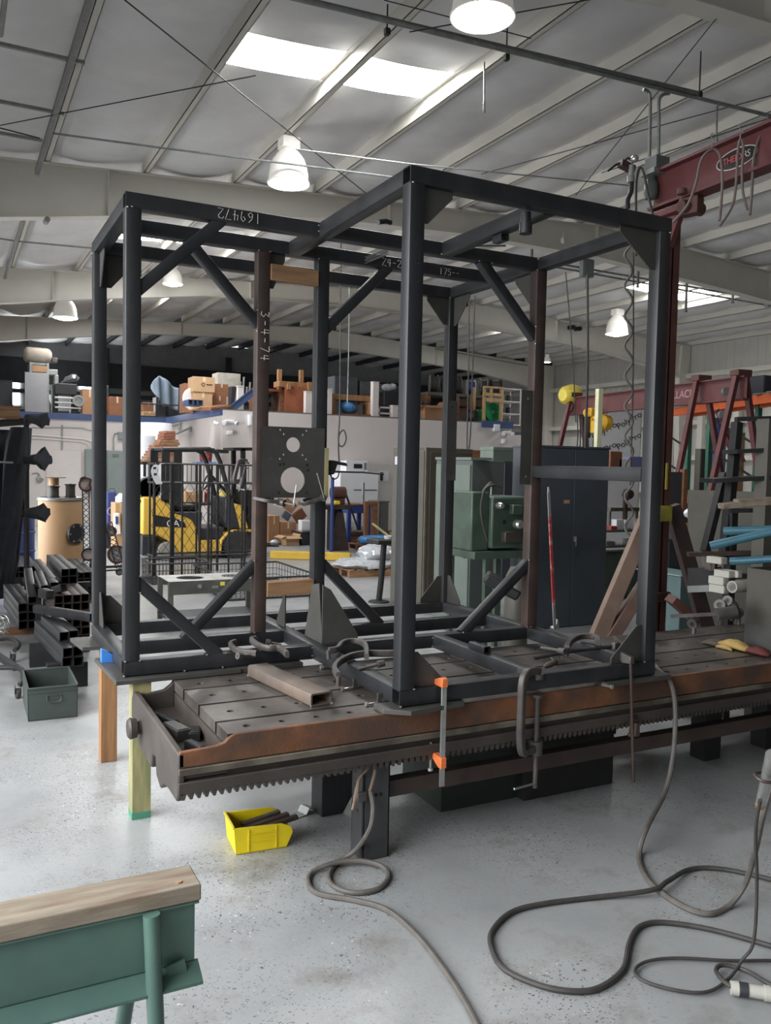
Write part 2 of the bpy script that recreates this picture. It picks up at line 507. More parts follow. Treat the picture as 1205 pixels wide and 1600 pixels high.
# ================================================================== the building
XR, XW, XL = 10.0, 21.0, -3.4          # ridge line, right wall, left wall
RAFT = [2.55, 10.4, 18.2, 25.6]
YB = 33.0
PUR0, PURS = .93, 1.43
zroof = lambda x: 6.24 - .058 * abs(x - XR)
SKY = [(.93, 3.79, 5.72, 6.62), (.93, 3.79, 14.4, 15.4), (.93, 3.79, 20.9, 22.1), (13.8, 16.66, 13.1, 14.2), (13.8, 16.66, 20.2, 21.4)]
_tr = [0]


def trim(mb, mat=None, **k):
    _tr[0] += 1
    return struct(mb.build('trim_%d' % _tr[0], mat, **k))


b = MB(); b.box((-14, -14, FLOOR - .1), (XW, YB, FLOOR)); struct(b.build('floor', floor_mat(), smooth=False))

# roof insulation sagging between the purlins
purl = [PUR0 + PURS * k for k in range(-3, 15)]
vs, fs, ms = [], [], []
ys = [-13 + .2 * k for k in range(231)]
for a, c in zip(purl[:-1], purl[1:]):
    NX = 6
    base = len(vs); ph = random.uniform(0, 6)
    for y in ys:
        for i in range(NX + 1):
            x = a + (c - a) * i / NX; t = i / NX
            wave = abs(math.sin(y * 2.0 + ph + .3 * math.sin(x * 3))) ** .55
            sag = 4 * t * (1 - t) * (.03 + .12 * wave) + .012 * math.sin(y * 7 + x * 5 + ph)
            for k_ in SKY:
                if k_[0] - .2 < x < k_[1] + .2: sag *= min(1, max(.18, (max(k_[2] - y, y - k_[3], 0)) / .9))
            vs.append((x, y, zroof(x) - .015 - sag))
    for j in range(len(ys) - 1):
        ym = (ys[j] + ys[j + 1]) / 2
        for i in range(NX):
            xm = a + (c - a) * (i + .5) / NX
            if any(s[0] < xm < s[1] and s[2] < ym < s[3] for s in SKY): continue
            q = base + j * (NX + 1) + i
            fs.append((q, q + NX + 1, q + NX + 2, q + 1))
mb = MB(); mb.add(vs, fs); struct(mb.build('ceiling', vinyl, angle=60))
for k, (x0, x1, y0, y1) in enumerate(SKY):
    mb = MB(); z = lambda x: zroof(x) + .05
    n = 12
    for i in range(n):
        a, c = x0 + (x1 - x0) * i / n, x0 + (x1 - x0) * (i + 1) / n
        mb.add([(a, y0 - .25, z(a)), (a, y1 + .25, z(a)), (c, y1 + .25, z(c)), (c, y0 - .25, z(c))], [(0, 1, 2, 3)])
    struct(mb.build('window_%d' % (k + 1), sky_panel))
# Z purlins, each one a trim piece
for x in purl:
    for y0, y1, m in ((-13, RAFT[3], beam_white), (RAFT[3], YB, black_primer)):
        zt = zroof(x); mb = MB()
        mb.box((x - .004, y0, zt - .2), (x + .004, y1, zt)); mb.box((x - .004, y0, zt - .2), (x + .075, y1, zt - .192))
        mb.box((x + .068, y0, zt - .2), (x + .075, y1, zt - .17)); mb.box((x - .075, y0, zt - .008), (x + .004, y1, zt))
        mb.box((x - .075, y0, zt - .03), (x - .068, y1, zt))
        trim(mb, m)
# tapered rafters
PROF = [(-3.3, 4.2), (-1, 4.55), (1, 4.87), (4, 5.28), (7, 5.42), (10, 5.4), (14, 5.15), (17, 4.92), (19, 4.62), (20.6, 4.3)]
for k, y in enumerate(RAFT + [-6.0]):
    mb = MB()
    for (xa, za), (xb, zb) in zip(PROF[:-1], PROF[1:]):
        mb.prism([(xa, y - .006, za), (xb, y - .006, zb), (xb, y - .006, zroof(xb) - .2), (xa, y - .006, zroof(xa) - .2)], (0, .012, 0))
        for d, t in ((za - .0, zb - .0), (zroof(xa) - .215, zroof(xb) - .215)):
            mb.hexa([(xa, y - .11, d - .012), (xb, y - .11, t - .012), (xb, y + .11, t - .012), (xa, y + .11, d - .012),
                     (xa, y - .11, d), (xb, y - .11, t), (xb, y + .11, t), (xa, y + .11, d)])
    # stiffener plates on the web and the right-hand column
    for xs in (.4, 5.2, 9.97, 15.2):
        zb_ = next(za + (zb - za) * (xs - xa) / (xb - xa) for (xa, za), (xb, zb) in zip(PROF[:-1], PROF[1:]) if xa <= xs <= xb)
        mb.box((xs - .006, y - .1, zb_), (xs + .006, y + .1, zroof(xs) - .21))
    mb.prism([(20.6, y - .11, zroof(20.8) - .2), (20.98, y - .11, zroof(20.8) - .2), (20.98, y - .11, FLOOR), (20.7, y - .11, FLOOR), (20.5, y - .11, 4.3)], (0, .22, 0))
    trim(mb, beam_white)

# right side wall with girts, posts and panel ribs
mb = MB(); mb.box((XW + .02, -13, FLOOR), (XW + .12, YB, 5.5))
for i in range(150):
    y = -13 + i * .305; mb.box((XW + .012, y, FLOOR), (XW + .021, y + .04, 5.4))
struct(mb.build('wall_right', panel_wall, smooth=False))
for z in (.35, 1.55, 2.75, 4.35):
    mb = MB(); mb.box((XW - .18, -13, z - .05), (XW, YB, z + .05)); mb.box((XW - .2, -13, z - .08), (XW - .18, YB, z + .08)); trim(mb, beam_white)
for px in (1052, 1096, 1152):
    p = at(px, 640, X=XW - .3); mb = MB(); mb.box((XW - .35, p.y - .11, FLOOR), (XW - .2, p.y + .11, 3.4 if px != 1052 else 4.4)); trim(mb, beam_white)
# left wall beyond the open bay door
for k_, (ya_, yb_, zb_) in enumerate(((4.5, 8.6, FLOOR), (8.6, 15.4, 3.4), (15.4, YB, FLOOR))):
    mb = MB(); mb.box((XL - .1, ya_, zb_), (XL, yb_, 5.3)); struct(mb.build('wall_left' + ('', '_over_door', '_rear')[k_], panel_wall, smooth=False))
mb = MB(); mb.box((XL - .1, -13, 3.6), (XL, 4.5, 5.3)); struct(mb.build('wall_left_header', panel_wall, smooth=False))
mb = MB(); mb.box((-2.6, -8.1, FLOOR), (XW, -8, 6)); struct(mb.build('wall_front_light_block', panel_wall, smooth=False))  # unseen wall added to block light from the front right
mb = MB(); mb.box((-14, -8.1, 2.7), (-2.6, -8, 6)); struct(mb.build('wall_front_header_light_block', panel_wall, smooth=False))  # unseen header added to cut high light from the front
# back wall of the unlit bay
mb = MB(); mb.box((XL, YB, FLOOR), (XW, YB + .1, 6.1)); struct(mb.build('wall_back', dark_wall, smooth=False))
for z in (2.9, 3.7):
    mb = MB(); mb.box((XL, YB - .2, z - .08), (12, YB, z + .08)); trim(mb, black_primer)
for x in (-1.2, 3.9, 9):
    mb = MB(); mb.box((x - .12, YB - .35, 2.2), (x + .12, YB - .2, 5.6)); trim(mb, black_primer)
mb = MB(); mb.box((XL, YB - .28, 4.0), (XW, YB - .2, 5.0)); trim(mb, black_primer)
for k, r in enumerate(((124, 577, 142, 608), (0, 588, 12, 640), (20, 590, 31, 632))):
    x0, x1, z0, z1 = rect(*r, YB - .05); mb = MB(); mb.box((x0, YB - .06, z0), (x1, YB - .02, z1)); struct(mb.build('window_%d' % (6 + k), win_glow))

# the white office block that carries the mezzanine
YO, YQ, XO, ZD, XE = 15.5, 21.0, 3.72, 2.25, 11.7
mb = MB(); mb.box((XO, YO, FLOOR), (XE, YO + .12, ZD)); struct(mb.build('wall_office', white_p, smooth=False))
mb = MB(); mb.box((XO, YO + .12, FLOOR), (XO + .12, YQ, ZD)); struct(mb.build('wall_office_side', white_p, smooth=False))
mb = MB(); mb.box((XL, YQ, FLOOR), (XO + .12, YQ + .12, ZD)); struct(mb.build('wall_recess', white_p, smooth=False))
mb = MB(); mb.box((XL, YQ, ZD), (XO, YB, ZD + .03)); mb.box((XO, YO, ZD), (XE, YB, ZD + .03)); struct(mb.build('floor_mezzanine', M('deck_boards', S(110, 104, 98), .8, 0), smooth=False))
mb = MB(); mb.box((XL, YQ - .06, ZD - .12), (XO, YQ, ZD + .05)); trim(mb, blue_trim)
mb = MB(); mb.box((XO - .06, YO, ZD - .12), (XO, YQ - .06, ZD + .05)); trim(mb, blue_trim)
a = at(752, 660, Y=YO).x
mb = MB(); mb.box((a, YO - .06, ZD - .12), (XE, YO, ZD + .06)); trim(mb, blue_trim)
mb = MB(); mb.box((XE, YO + .7, FLOOR), (XE + 1.2, YO + .8, ZD - .25)); struct(mb.build('wall_office_end', white_p, smooth=False))
mb = MB(); mb.box((at(846, 640, Y=25.7).x, 25.75, FLOOR), (XW, 25.85, 5.2)); struct(mb.build('wall_partition', panel_wall, smooth=False))
# half-height door outline on the recessed wall, with frame
x0, x1, z0, z1 = rect(72, 704, 127, 842, YQ); z0 = FLOOR
mb = MB(); mb.box((x0, YQ - .03, z0), (x1, YQ, z1)); struct(mb.build('door_1', white_p, bevel=.01))

# ------------------------------------------------------------------ light
w = bpy.data.worlds.new('world'); sc.world = w; w.use_nodes = True
bg = w.node_tree.nodes['Background']; bg.inputs[0].default_value = (.965, .985, 1, 1); bg.inputs[1].default_value = 1.0


def area(name, loc, target, sx, sy, power, col=(1, 1, 1), spread=180):
    l = bpy.data.lights.new(name, 'AREA'); l.shape = 'RECTANGLE'; l.size = sx; l.size_y = sy; l.energy = power; l.color = col
    l.spread = math.radians(spread)
    o = bpy.data.objects.new(name, l); COL.objects.link(o); o.location = loc
    o.rotation_euler = (V(target) - V(loc)).to_track_quat('-Z', 'Y').to_euler(); return o


area('daylight_second_door', (XL - .3, 12, 1.3), (4, 13, -.3), 6, 3.8, 300, (1, 1, 1), 130)
area('rear_window_light', (1, YB - .6, 3.4), (6, 26, 5.2), 3, 1.2, 150, (.95, .98, 1))
area('daylight_bay_door', (-3.9, .3, 1.7), (0, .6, -.7), 6.5, 3.4, 225, (.97, .99, 1), 120)
for k, (x0, x1, y0, y1) in enumerate(SKY):
    area('skylight_glow', ((x0 + x1) / 2, (y0 + y1) / 2, zroof((x0 + x1) / 2) + .02), ((x0 + x1) / 2, (y0 + y1) / 2, 0), 2.6, 1.0, 190 if x0 < 5 else 60, (.97, .99, 1))
sc.view_settings.view_transform = 'Standard'; sc.view_settings.look = 'None'
sc.view_settings.exposure = 0.42; sc.view_settings.gamma = 1.0; sc.view_settings.use_curve_mapping = False
sc.cycles.max_bounces = 7; sc.cycles.diffuse_bounces = 4; sc.cycles.glossy_bounces = 3; sc.cycles.transmission_bounces = 2
sc.cycles.sample_clamp_indirect = 6.0; sc.cycles.use_denoising = True; sc.cycles.caustics_reflective = False; sc.cycles.caustics_refractive = False
# ================================================================== welded frame
W = .0762; HF = 2.3654; FL = 1.526; FX = 1.006; Y1 = 1.0096; Y2 = 1.4676; Y3 = 2.032; XM = .7637; XP = -.1862; XQ = .1863
h2 = W / 2
frame = thing('welded_frame', 'tall black square-tube steel frame clamped on the cast iron machine table', 'steel frame', (0, 0, 0))


def member(name, p, q, mat=steel, w=W, h=None, label=None, a_open=True, b_open=True, up=None):
    mb = MB(); mb.sq(p, q, w, h, a_open=a_open, b_open=b_open, up=up)
    o = mb.build(name, mat, frame)
    if label: o['label'] = label
    return o


zt = HF - h2; zb = h2
post_specs = [('post', h2, h2), ('post', FL - h2, h2), ('post', -FX + h2, Y1 + h2), ('post', -FX + h2, Y3 + h2), ('post', FL - h2, Y3 + h2), ('post', XQ + h2, Y2 + h2)]
for n, x, y in post_specs: member('post', (x, y, W), (x, y, HF - W))
member('post', (FL - h2, Y1 + h2, W), (FL - h2, Y1 + h2, HF - W), steel_rust, label='rusty brown post')
member('post', (XP + h2, Y2 + h2, W), (XP + h2, Y2 + h2, HF - W), steel_rust, label='rusty brown post with chalk numbers')
for z in (zb, zt):
    member('beam', (0, h2, z), (FL, h2, z))                                      # front
    member('beam', (h2, W, z), (h2, Y2 if z > 1 else Y3, z))                      # runs back from the front left corner
    member('beam', (FL - h2, W, z), (FL - h2, Y3 + W, z))                         # right end
    member('beam', (-FX, Y1 + h2, z), (0, Y1 + h2, z))
    member('beam', (W, Y1 + h2, z), (FL - W, Y1 + h2, z))
    member('beam', (XM + h2, W, z), (XM + h2, Y1, z))
    member('beam', (-FX + W, Y2 + h2, z), (-.0 if z < 1 else FL - W, Y2 + h2, z))
    if z < 1: member('beam', (W, Y2 + h2, z), (FL - W, Y2 + h2, z))
    member('beam', (-FX + W, Y3 + h2, z), (FL - W, Y3 + h2, z))
    member('beam', (-FX + h2, Y1 + W, z), (-FX + h2, Y3 + W, z))                  # left end
member('cross_rail', (FL - h2, W, 1.052), (FL - h2, Y1, 1.052))


def brace(xa, za, xb, zb_, y):
    p, q = V((xa, y + h2, za)), V((xb, y + h2, zb_)); t = (q - p).normalized()
    member('brace', p - t * .02, q + t * .02, w=.06, h=.06, up=(0, 1, 0))


brace(-FX + W, 1.917, -.54, HF - W, Y1); brace(XP, 1.886, -.575, HF - W, Y2)
brace(XQ + W, 1.895, .657, HF - W, Y2); brace(FL - W, 1.895, 1.066, HF - W, Y1)
brace(-FX + W, .456, -.535, W, Y1); brace(XP, .466, -.575, W, Y2)
brace(XQ + W, .459, .646, W, Y2); brace(FL - W, .464, 1.0, W, Y1)


def gusset(p, d1, d2, t, chop=.03):
    """triangular corner plate with clipped tips: corner p, legs d1 and d2, thickness vector t"""
    p, d1, d2 = V(p), V(d1), V(d2)
    u, v = d1.normalized() * chop, d2.normalized() * chop
    mb = MB(); mb.prism([p, p + d1, p + d1 + v, p + d2 + u, p + d2], t)
    return mb.build('gusset_plate', steel_plate, frame, bevel=.001)


T = .008
gusset((W, .03, HF - W), (.155, 0, 0), (0, 0, -.155), (0, T, 0)); gusset((W, .03, W), (.16, 0, 0), (0, 0, .16), (0, T, 0))
gusset((FL - W, .03, HF - W), (-.24, 0, 0), (0, 0, -.19), (0, T, 0)); gusset((FL - W, .03, W), (-.2, 0, 0), (0, 0, .19), (0, T, 0))
gusset((-FX + W, Y3 + .034, HF - W), (.17, 0, 0), (0, 0, -.19), (0, T, 0)); gusset((-FX + W, Y3 + .034, W), (.17, 0, 0), (0, 0, .17), (0, T, 0))
gusset((-FX + .034, Y3, W), (0, -.13, 0), (0, 0, .2), (T, 0, 0)); gusset((-FX + .034, Y3, HF - W), (0, -.15, 0), (0, 0, -.2), (T, 0, 0))
gusset((FL - W, Y3 + .034, HF - W), (-.17, 0, 0), (0, 0, -.19), (0, T, 0)); gusset((FL - W, Y3 + .034, W), (-.17, 0, 0), (0, 0, .19), (0, T, 0))
gusset((FL - .042, Y3, HF - W), (0, -.2, 0), (0, 0, -.2), (T, 0, 0)); gusset((FL - .042, Y3, W), (0, -.17, 0), (0, 0, .2), (T, 0, 0))
gusset((FL - .042, Y1 + W, HF - W), (0, .2, 0), (0, 0, -.2), (T, 0, 0))
gusset((XP + W, Y2 + .034, HF - W), (.1, 0, 0), (0, 0, -.2), (0, T, 0))
gusset((.034, Y2 + W, W), (0, .14, 0), (0, 0, .2), (T, 0, 0))
# the tall angled gusset pair standing on the beam behind the front left corner
ax, ay, az = .062, 1.09, W
mb = MB(); mb.prism([(ax, ay - .06, az), (ax, ay + .2, az), (ax, ay + .1, az + .31), (ax, ay + .0, az + .33)], (T, 0, 0)); mb.build('gusset_plate', steel_plate, frame, bevel=.001)
mb = MB(); mb.prism([(ax, ay - .06, az), (ax + .22, ay - .06, az), (ax + .22, ay - .06, az + .04), (ax + .05, ay - .06, az + .3), (ax, ay - .06, az + .33)], (0, T, 0)); mb.build('gusset_plate', steel_plate, frame, bevel=.001)
# flat strap plates on the rear posts
for (x, y) in ((FL - W, Y3 - T), (FL - W - .085, Y1 - .002)):
    mb = MB()
    mb.holed((x, y, .972), (1, 0, 0), (0, 0, 1), [(0, .078, 0, .1, (.039, .05, .008)), (0, .078, .1, .48, None), (0, .078, .48, .58, (.039, .53, .008))], T, (0, -1, 0), 10)
    mb.build('strap_plate', steel_plate, frame)
# chalked numbers and mill stencils
chalk_text('169472', (-.33, Y1 - .002, HF - .012), (-1, 0, 0), (0, 0, -1), .05, frame, r=.0016)
chalk_text('3-4-74', (XP + .02, Y2 - .002, 1.945), (0, 0, -1), (1, 0, 0), .052, frame, adv=.95)
chalk_text('Z4-24', (.61, Y2 - .002, HF - .062), (1, 0, 0), (0, 0, 1), .045, frame)
chalk_text('175--', (1.02, Y2 - .002, HF - .066), (1, 0, 0), (0, 0, 1), .04, frame, r=.0012)
mill = M('mill_stencil_ink', S(40, 41, 46), .6, 0, .1)
text_mesh('A513  59', 'mill_stencil', mill, (W / 2 + .004, -.0006, 1.95), (0, 0, -1), (1, 0, 0), .034, frame, .0004, 1.4)
text_mesh('5323', 'mill_stencil', mill, (-FX + .045, Y1 - .0006, .16), (0, 0, -1), (1, 0, 0), .03, frame, .0004, 1.3)
text_mesh('AT  BIB', 'mill_stencil', mill, (-.38, Y3 - .0006, HF - h2), (1, 0, 0), (0, 0, 1), .04, frame, .0004, 2.4)
text_mesh('NX  IS  20', 'mill_stencil', mill, (.55, Y3 - .0006, HF - h2), (1, 0, 0), (0, 0, 1), .04, frame, .0004, 1.6)
# tack welds: one small bead, copied
mb = MB(); mb.ball((0, 0, 0), .0055, 8, 5, (1.2, 1, .8)); bead = mb.build('tack_weld', weld, frame)
bead.location = (.012, -.002, HF - W)
beads = [(W - .004, -.002, W), (.006, -.002, 0.004), (FL - W, -.002, W), (FL - .01, -.002, HF - W),
         (-FX + .01, Y1 - .002, HF - W), (-FX + .03, Y1 - .002, HF - W + .004), (-FX + .006, Y1 - .002, W), (-FX + W, Y1 - .002, W), (-FX, Y1 - .002, .004),
         (-.003, Y1 - .002, HF - .02), (-.003, Y1 - .002, HF - .05), (-.003, Y1 - .002, .065), (-.003, Y1 - .002, .02),
         (FL - W, Y1 - .002, HF - .012), (FL - W - .002, Y1 - .002, HF - W), (FL - W, Y1 - .002, W), (FL - W + .03, Y1 - .002, W),
         (XM - .002, Y1 - .003, HF - .07), (XM - .002, Y1 - .003, .06), (XM - .002, Y1 - .003, .012), (1.022, Y1 - .002, HF - W), (1.112, Y1 - .002, HF - W),
         (FL - W, Y1 - .002, 1.945), (FL - W, Y1 - .002, 1.84), (-FX + W, Y1 - .002, .5), (-FX + W, Y1 - .002, .417), (-.59, Y1 - .002, W), (-.49, Y1 - .002, W),
         (-FX + W, Y1 - .002, 1.96), (.975, Y1 - .002, W), (FL - W, Y1 - .002, .5), (XP + .004, Y2 - .002, HF - W), (XP + W - .004, Y2 - .002, HF - W),
         (XP + .005, Y2 - .002, W), (XQ + .004, Y2 - .002, HF - W), (XQ + W, Y2 - .002, 1.95), (XP, Y2 - .002, 1.95), (XP, Y2 - .002, 1.83), (XQ + W, Y2 - .002, .52),
         (FL - W, Y3 - .002, HF - W), (-FX, Y3 + .03, HF - W), (-FX, Y3 + .03, W), (XP, Y2 - .002, .5), (-FX + .3, Y1 - .002, .003), (-FX + .5, Y1 - .002, .003)]
for p in beads:
    c = bead.copy(); COL.objects.link(c); c.location = p
# small blocks welded on the middle beams
mb = MB(); mb.sq((XM + .02, .62, W + .02), (XM + .02, .47, W + .02), .045, .04); mb.build('stop_block', steel, frame)
mb = MB(); mb.prism([(XM - .002, .16, W), (XM - .002, .085, W), (XM - .002, .085, W - .09), (XM - .002, .16, W - .09)], (-.008, 0, 0)); mb.build('stop_block', steel_plate, frame, bevel=.001)
mb = MB(); mb.sq((XM + .04, .52, HF - W - .02), (XM + .04, .44, HF - W - .02), .05, .04); mb.build('stop_block', steel, frame)
mb = MB(); mb.cyl((XM - .08, .1, HF - W), (XM - .08, .1, HF - W - .05), .024); mb.cyl((XM - .08, .1, HF - W - .05), (XM - .08, .1, HF - W - .1), .031, n=12); mb.build('boss', steel, frame)
mb = MB(); mb.tube([(0, .18, 2.16), (-.03, .17, 2.16), (-.06, .16, 2.15), (-.075, .155, 2.145)], .011, 8); mb.build('hook', black_m, frame)

t = thing('wire_bundle', 'bundle of pale thin rods tied to the second top beam of the frame', 'rods', at(595, 403, Y=Y2 - .02))
for k in range(7):
    mb = MB(); a, e = at(570 + 2 * (k % 3), 402 + 1.6 * k, Y=Y2 - .012 - .004 * k), at(606 + 2 * (k % 2), 389 + 1.5 * k, Y=Y2 - .012 - .004 * k); mb.tube([a, a.lerp(e, .5) + V((0, 0, .004 * (k % 2))), e], .0028, 6); mb.build('rod', zinc if k % 2 else galv, t)
# steel mounting plate across the two middle posts
mp_ = thing('mounting_plate', 'grey steel plate with a round and a cut-out hole bolted across two middle posts', 'steel plate', (.04, Y2, .87))
PX, PZ, PWID, PHT = -.157, .87, .397, .417
mb = MB()
c1 = (.197, .314, .044); c2 = (.197, .104, .077)
rows = [(0, .02), (.02, .19), (.19, .23), (.23, .395), (.395, .417)]
cells = []
small = []
cols = [0, .095, .113, .281, .299, PWID]
cells += [(0, PWID, 0, .02, None), (0, .1, .02, .19, None), (.1, .294, .02, .19, c2), (.294, PWID, .02, .19, None), (0, PWID, .19, .215, None)]
r = .006
for v0, v1, vc in ((.215, .243, .229), (.385, .413, .399)):
    cells += [(0, .1, v0, v1, (.06, vc, .003)), (.1, .13, v0, v1, (.115, vc, r)), (.13, .264, v0, v1, None), (.264, .294, v0, v1, (.279, vc, r)), (.294, PWID, v0, v1, (.337, vc, .003))]
for v0, v1, vc in ((.243, .265, .254), (.363, .385, .374)):
    cells += [(0, .125, v0, v1, None), (.125, .15, v0, v1, (.137, vc, r)), (.15, .244, v0, v1, None), (.244, .27, v0, v1, (.257, vc, r)), (.27, PWID, v0, v1, None)]
cells += [(0, .145, .265, .363, None), (.145, .249, .265, .363, c1), (.249, PWID, .265, .363, None), (0, PWID, .413, .417, None)]
mb.holed((PX, Y2 - .013, PZ), (1, 0, 0), (0, 0, 1), cells, .012, (0, -1, 0), 20)
pl = mb.build('plate', steel_plate, mp_)
for (a, c) in ((.115, .195), (.137, .199), (.285, .195), (.29, .165), (.285, .03), (.11, .03)):
    mb = MB(); mb.cyl((PX + a, Y2 - .0145, PZ + c), (PX + a, Y2 - .011, PZ + c), .0075, n=12); mb.build('tapped_hole', recess_shade, mp_)
mb = MB(); mb.box((PX + PWID + .001, Y2 - .013, PZ + .0), (PX + PWID + .029, Y2 - .001, PZ + .3)); mb.build('wooden_spacer', wood_pale, mp_, bevel=.002)['label'] = 'pale wooden spacer strip'

# spacer boards wedged between the two middle posts
for z0, z1, lab in ((2.13, 2.222, 'short brown board wedged between the middle posts near the top of the frame'),
                    (.288, .37, 'short brown timber wedged between the middle posts near the bottom of the frame')):
    mb = MB()
    if z0 > 1: mb.hexa([(XP + W, Y2 - .012, z0), (XQ, Y2 - .012, z0 - .004), (XQ, Y2 + .028, z0 - .004), (XP + W, Y2 + .028, z0), (XP + W, Y2 - .012, z1), (XQ, Y2 - .012, z1 - .006), (XQ, Y2 + .028, z1 - .006), (XP + W, Y2 + .028, z1)])
    else: mb.hexa([(XP + W, Y2 - .012, z0), (XQ, Y2 - .012, z0), (XQ, Y2 + .08, z0), (XP + W, Y2 + .08, z0), (XP + W, Y2 - .012, z1), (XQ, Y2 - .012, z1 + .006), (XQ, Y2 + .08, z1 + .006), (XP + W, Y2 + .08, z1)])
    tag(mb.build('spacer_board', wood_h, bevel=.003), lab, 'wood board', 'spacer boards in the frame')

# ================================================================== machine table (planer bed)
ZT = -.03
tab = thing('machine_table', 'long worn cast iron T-slotted machine table with rusty front edge', 'machine table', (1.8, .5, ZT - .3))
TX0, TX1, TY0, TY1 = -.77, 5.2, .04, 1.0
strips = [(TY0, .199, .115), (.221, .474, .345), (.496, .755, .63), (.777, TY1, .855)]
mb = MB()
for (y0, y1, yc) in strips:
    cells = []; x = TX0 + .02; cells.append((TX0, x, y0, y1, None))
    while x < TX1 - .2:
        cells.append((x, x + .16, y0, y1, (x + .084, yc, .017))); x += .16
    cells.append((x, TX1, y0, y1, None))
    mb.holed((0, 0, ZT), (1, 0, 0), (0, 1, 0), cells, .045, (0, 0, 1), 12)
    mb.box((TX0, y0, ZT - .05), (TX0 + .004, y1, ZT - .0002))
    for y in (y0, y1): mb.add([(TX0, y, ZT), (TX1, y, ZT), (TX1, y, ZT - .05), (TX0, y, ZT - .05)], [(0, 1, 2, 3)])
mb.build('slotted_top', cast, tab, smooth=False)
mb = MB(); mb.box((TX0, TY0 + .01, -.24), (TX1, TY1, ZT - .06)); mb.build('bed_body', cast_dark, tab)
mb = MB(); mb.box((TX0 + .005, TY0 + .01, ZT - .059), (TX1, TY1, ZT - .051)); mb.build('slot_shade_sheet', recess_shade, tab)  # dark sheet under the top so slots and holes look shaded
# front rail stack: rusty apron, lip, recess coloured dark as if shaded, rack rail
mb = MB()
pts = [(-.97, -.082), (-.965, -.076), (-.82, -.07), (-.785, -.06), (-.765, -.04), (-.74, ZT + .001), (TX1, ZT + .001), (TX1, -.14), (-.97, -.14)]
mb.prism([(x, TY0 - .012, z) for x, z in pts], (0, .022, 0)); mb.build('apron', rust, tab, bevel=.004)
mb = MB(); mb.box((-.972, TY0 - .018, -.172), (TX1, TY0 + .03, -.143)); mb.build('front_lip', dirty, tab, bevel=.004)
mb = MB(); mb.box((-.965, TY0 + .012, -.2), (TX1, TY0 + .06, -.17)); mb.build('front_recess_shade', recess_shade, tab)
mb = MB(); mb.box((-.972, TY0 - .016, -.246), (TX1, TY0 + .05, -.2)); mb.build('rack_rail', cast_dark, tab, bevel=.003)
mb = MB(); n = 190; p = .0314
for i in range(n):
    x = -.965 + i * p
    mb.prism([(x + .003, TY0 - .012, -.246), (x + .009, TY0 - .012, -.272), (x + .019, TY0 - .012, -.272), (x + .027, TY0 - .012, -.246)], (0, .05, 0))
mb.build('gear_rack', cast_dark, tab, smooth=False)
# end trough
mb = MB()
ey = [(TY0 - .012, -.08), (.3, -.072), (.6, -.066), (.95, -.06), (.985, -.1), (.985, -.2), (.86, -.205), (.84, -.27), (.74, -.3), (.52, -.3), (.5, -.235), (.44, -.225), (.42, -.3), (.34, -.33), (.27, -.29), (.2, -.28), (.05, -.282), (TY0 - .012, -.25)]
mb.prism([(-.975, y, z) for y, z in ey], (.03, 0, 0)); mb.build('end_wall', cast_dark, tab, bevel=.008)
mb = MB(); mb.box((-.95, TY0, -.19), (TX0, .98, -.165)); mb.build('trough_floor', cast_dark, tab)
mb = MB()
bk = [(-.96, -.075), (-.9, -.085), (-.82, -.075), (-.785, -.05), (TX0, ZT)]
mb.prism([(x, .962, z) for x, z in bk] + [(TX0, .962, -.2), (-.96, .962, -.2)], (0, .03, 0)); mb.build('trough_back', cast_dark, tab, bevel=.004)
mb = MB(); mb.lathe((-.975, .76, -.185), (-1, 0, 0), [(0, .03), (.015, .03), (.02, .045), (.05, .05), (.06, .04), (.062, 0)], 20); mb.build('end_boss', cast_dark, tab)
mb = MB(); mb.box((-.968, .45, -.24), (-.95, .47, -.18)); mb.build('slot_liner', recess_shade, tab)
# stand under the table
stand = thing('table_stand', 'dark steel stand of box legs and long brown rail under the machine table', 'stand', (1.5, .5, FLOOR))
mb = MB()
mb.box((-.125, .095, FLOOR), (.012, .107, -.246)); mb.box((-.125, .095, FLOOR), (-.113, .215, -.246)); mb.box((.0, .095, FLOOR), (.012, .215, -.246)); mb.box((-.125, .205, FLOOR), (.012, .217, -.246))
lg = mb.build('leg', M('leg_blue_black_steel', S(70, 70, 72), .45, .2, .25, 5), stand, bevel=.004)
for (z, x) in ((-.42, -.06), (-.42, -.035), (-.29, .0), (-.39, .0)):
    mb = MB(); mb.cyl((x, .0935, z), (x, .0955, z), .008 if x < -.01 else .003, n=12); mb.build('bolt_hole', recess_shade, lg)
mb = MB(); mb.cyl((-.1255, .15, -.5), (-.1245, .15, -.5), .01, n=12); mb.build('bolt_hole', recess_shade, lg)
mb = MB(); mb.box((-.1, .62, FLOOR), (.02, .76, -.246)); mb.prism([(.02, .62, -.25), (.12, .62, -.25), (.12, .62, FLOOR + .16), (.02, .62, FLOOR)], (0, .03, 0)); mb.build('leg', steel, stand, bevel=.004)
mb = MB(); mb.prism([(-.06, .35, -.25), (-.06, .62, -.25), (-.06, .62, -.46), (-.06, .5, -.46), (-.06, .35, -.36)], (.02, 0, 0)); mb.build('web_plate', steel_rust, stand)
for px in (1105, 1198):
    x = at(px, 1150, Y=.45).x
    mb = MB(); mb.box((x - .07, .4, FLOOR), (x + .07, .52, -.246)); mb.build('leg', black_m, stand, bevel=.004)
zr = at(817, 1184, Y=.13).z
mb = MB(); mb.box((.012, .125, zr - .075), (TX1, .135, zr)); mb.box((.012, .135, zr - .01), (TX1, .19, zr)); mb.box((.012, .135, zr - .075), (TX1, .19, zr - .065)); mb.build('long_rail', steel_rust, stand)
# ================================================================== shims and plates under the frame
def single(mb, name, mat, label, cat, group=None, bevel=0., **k):
    return tag(mb.build(name, mat, bevel=bevel, **k), label, cat, group)


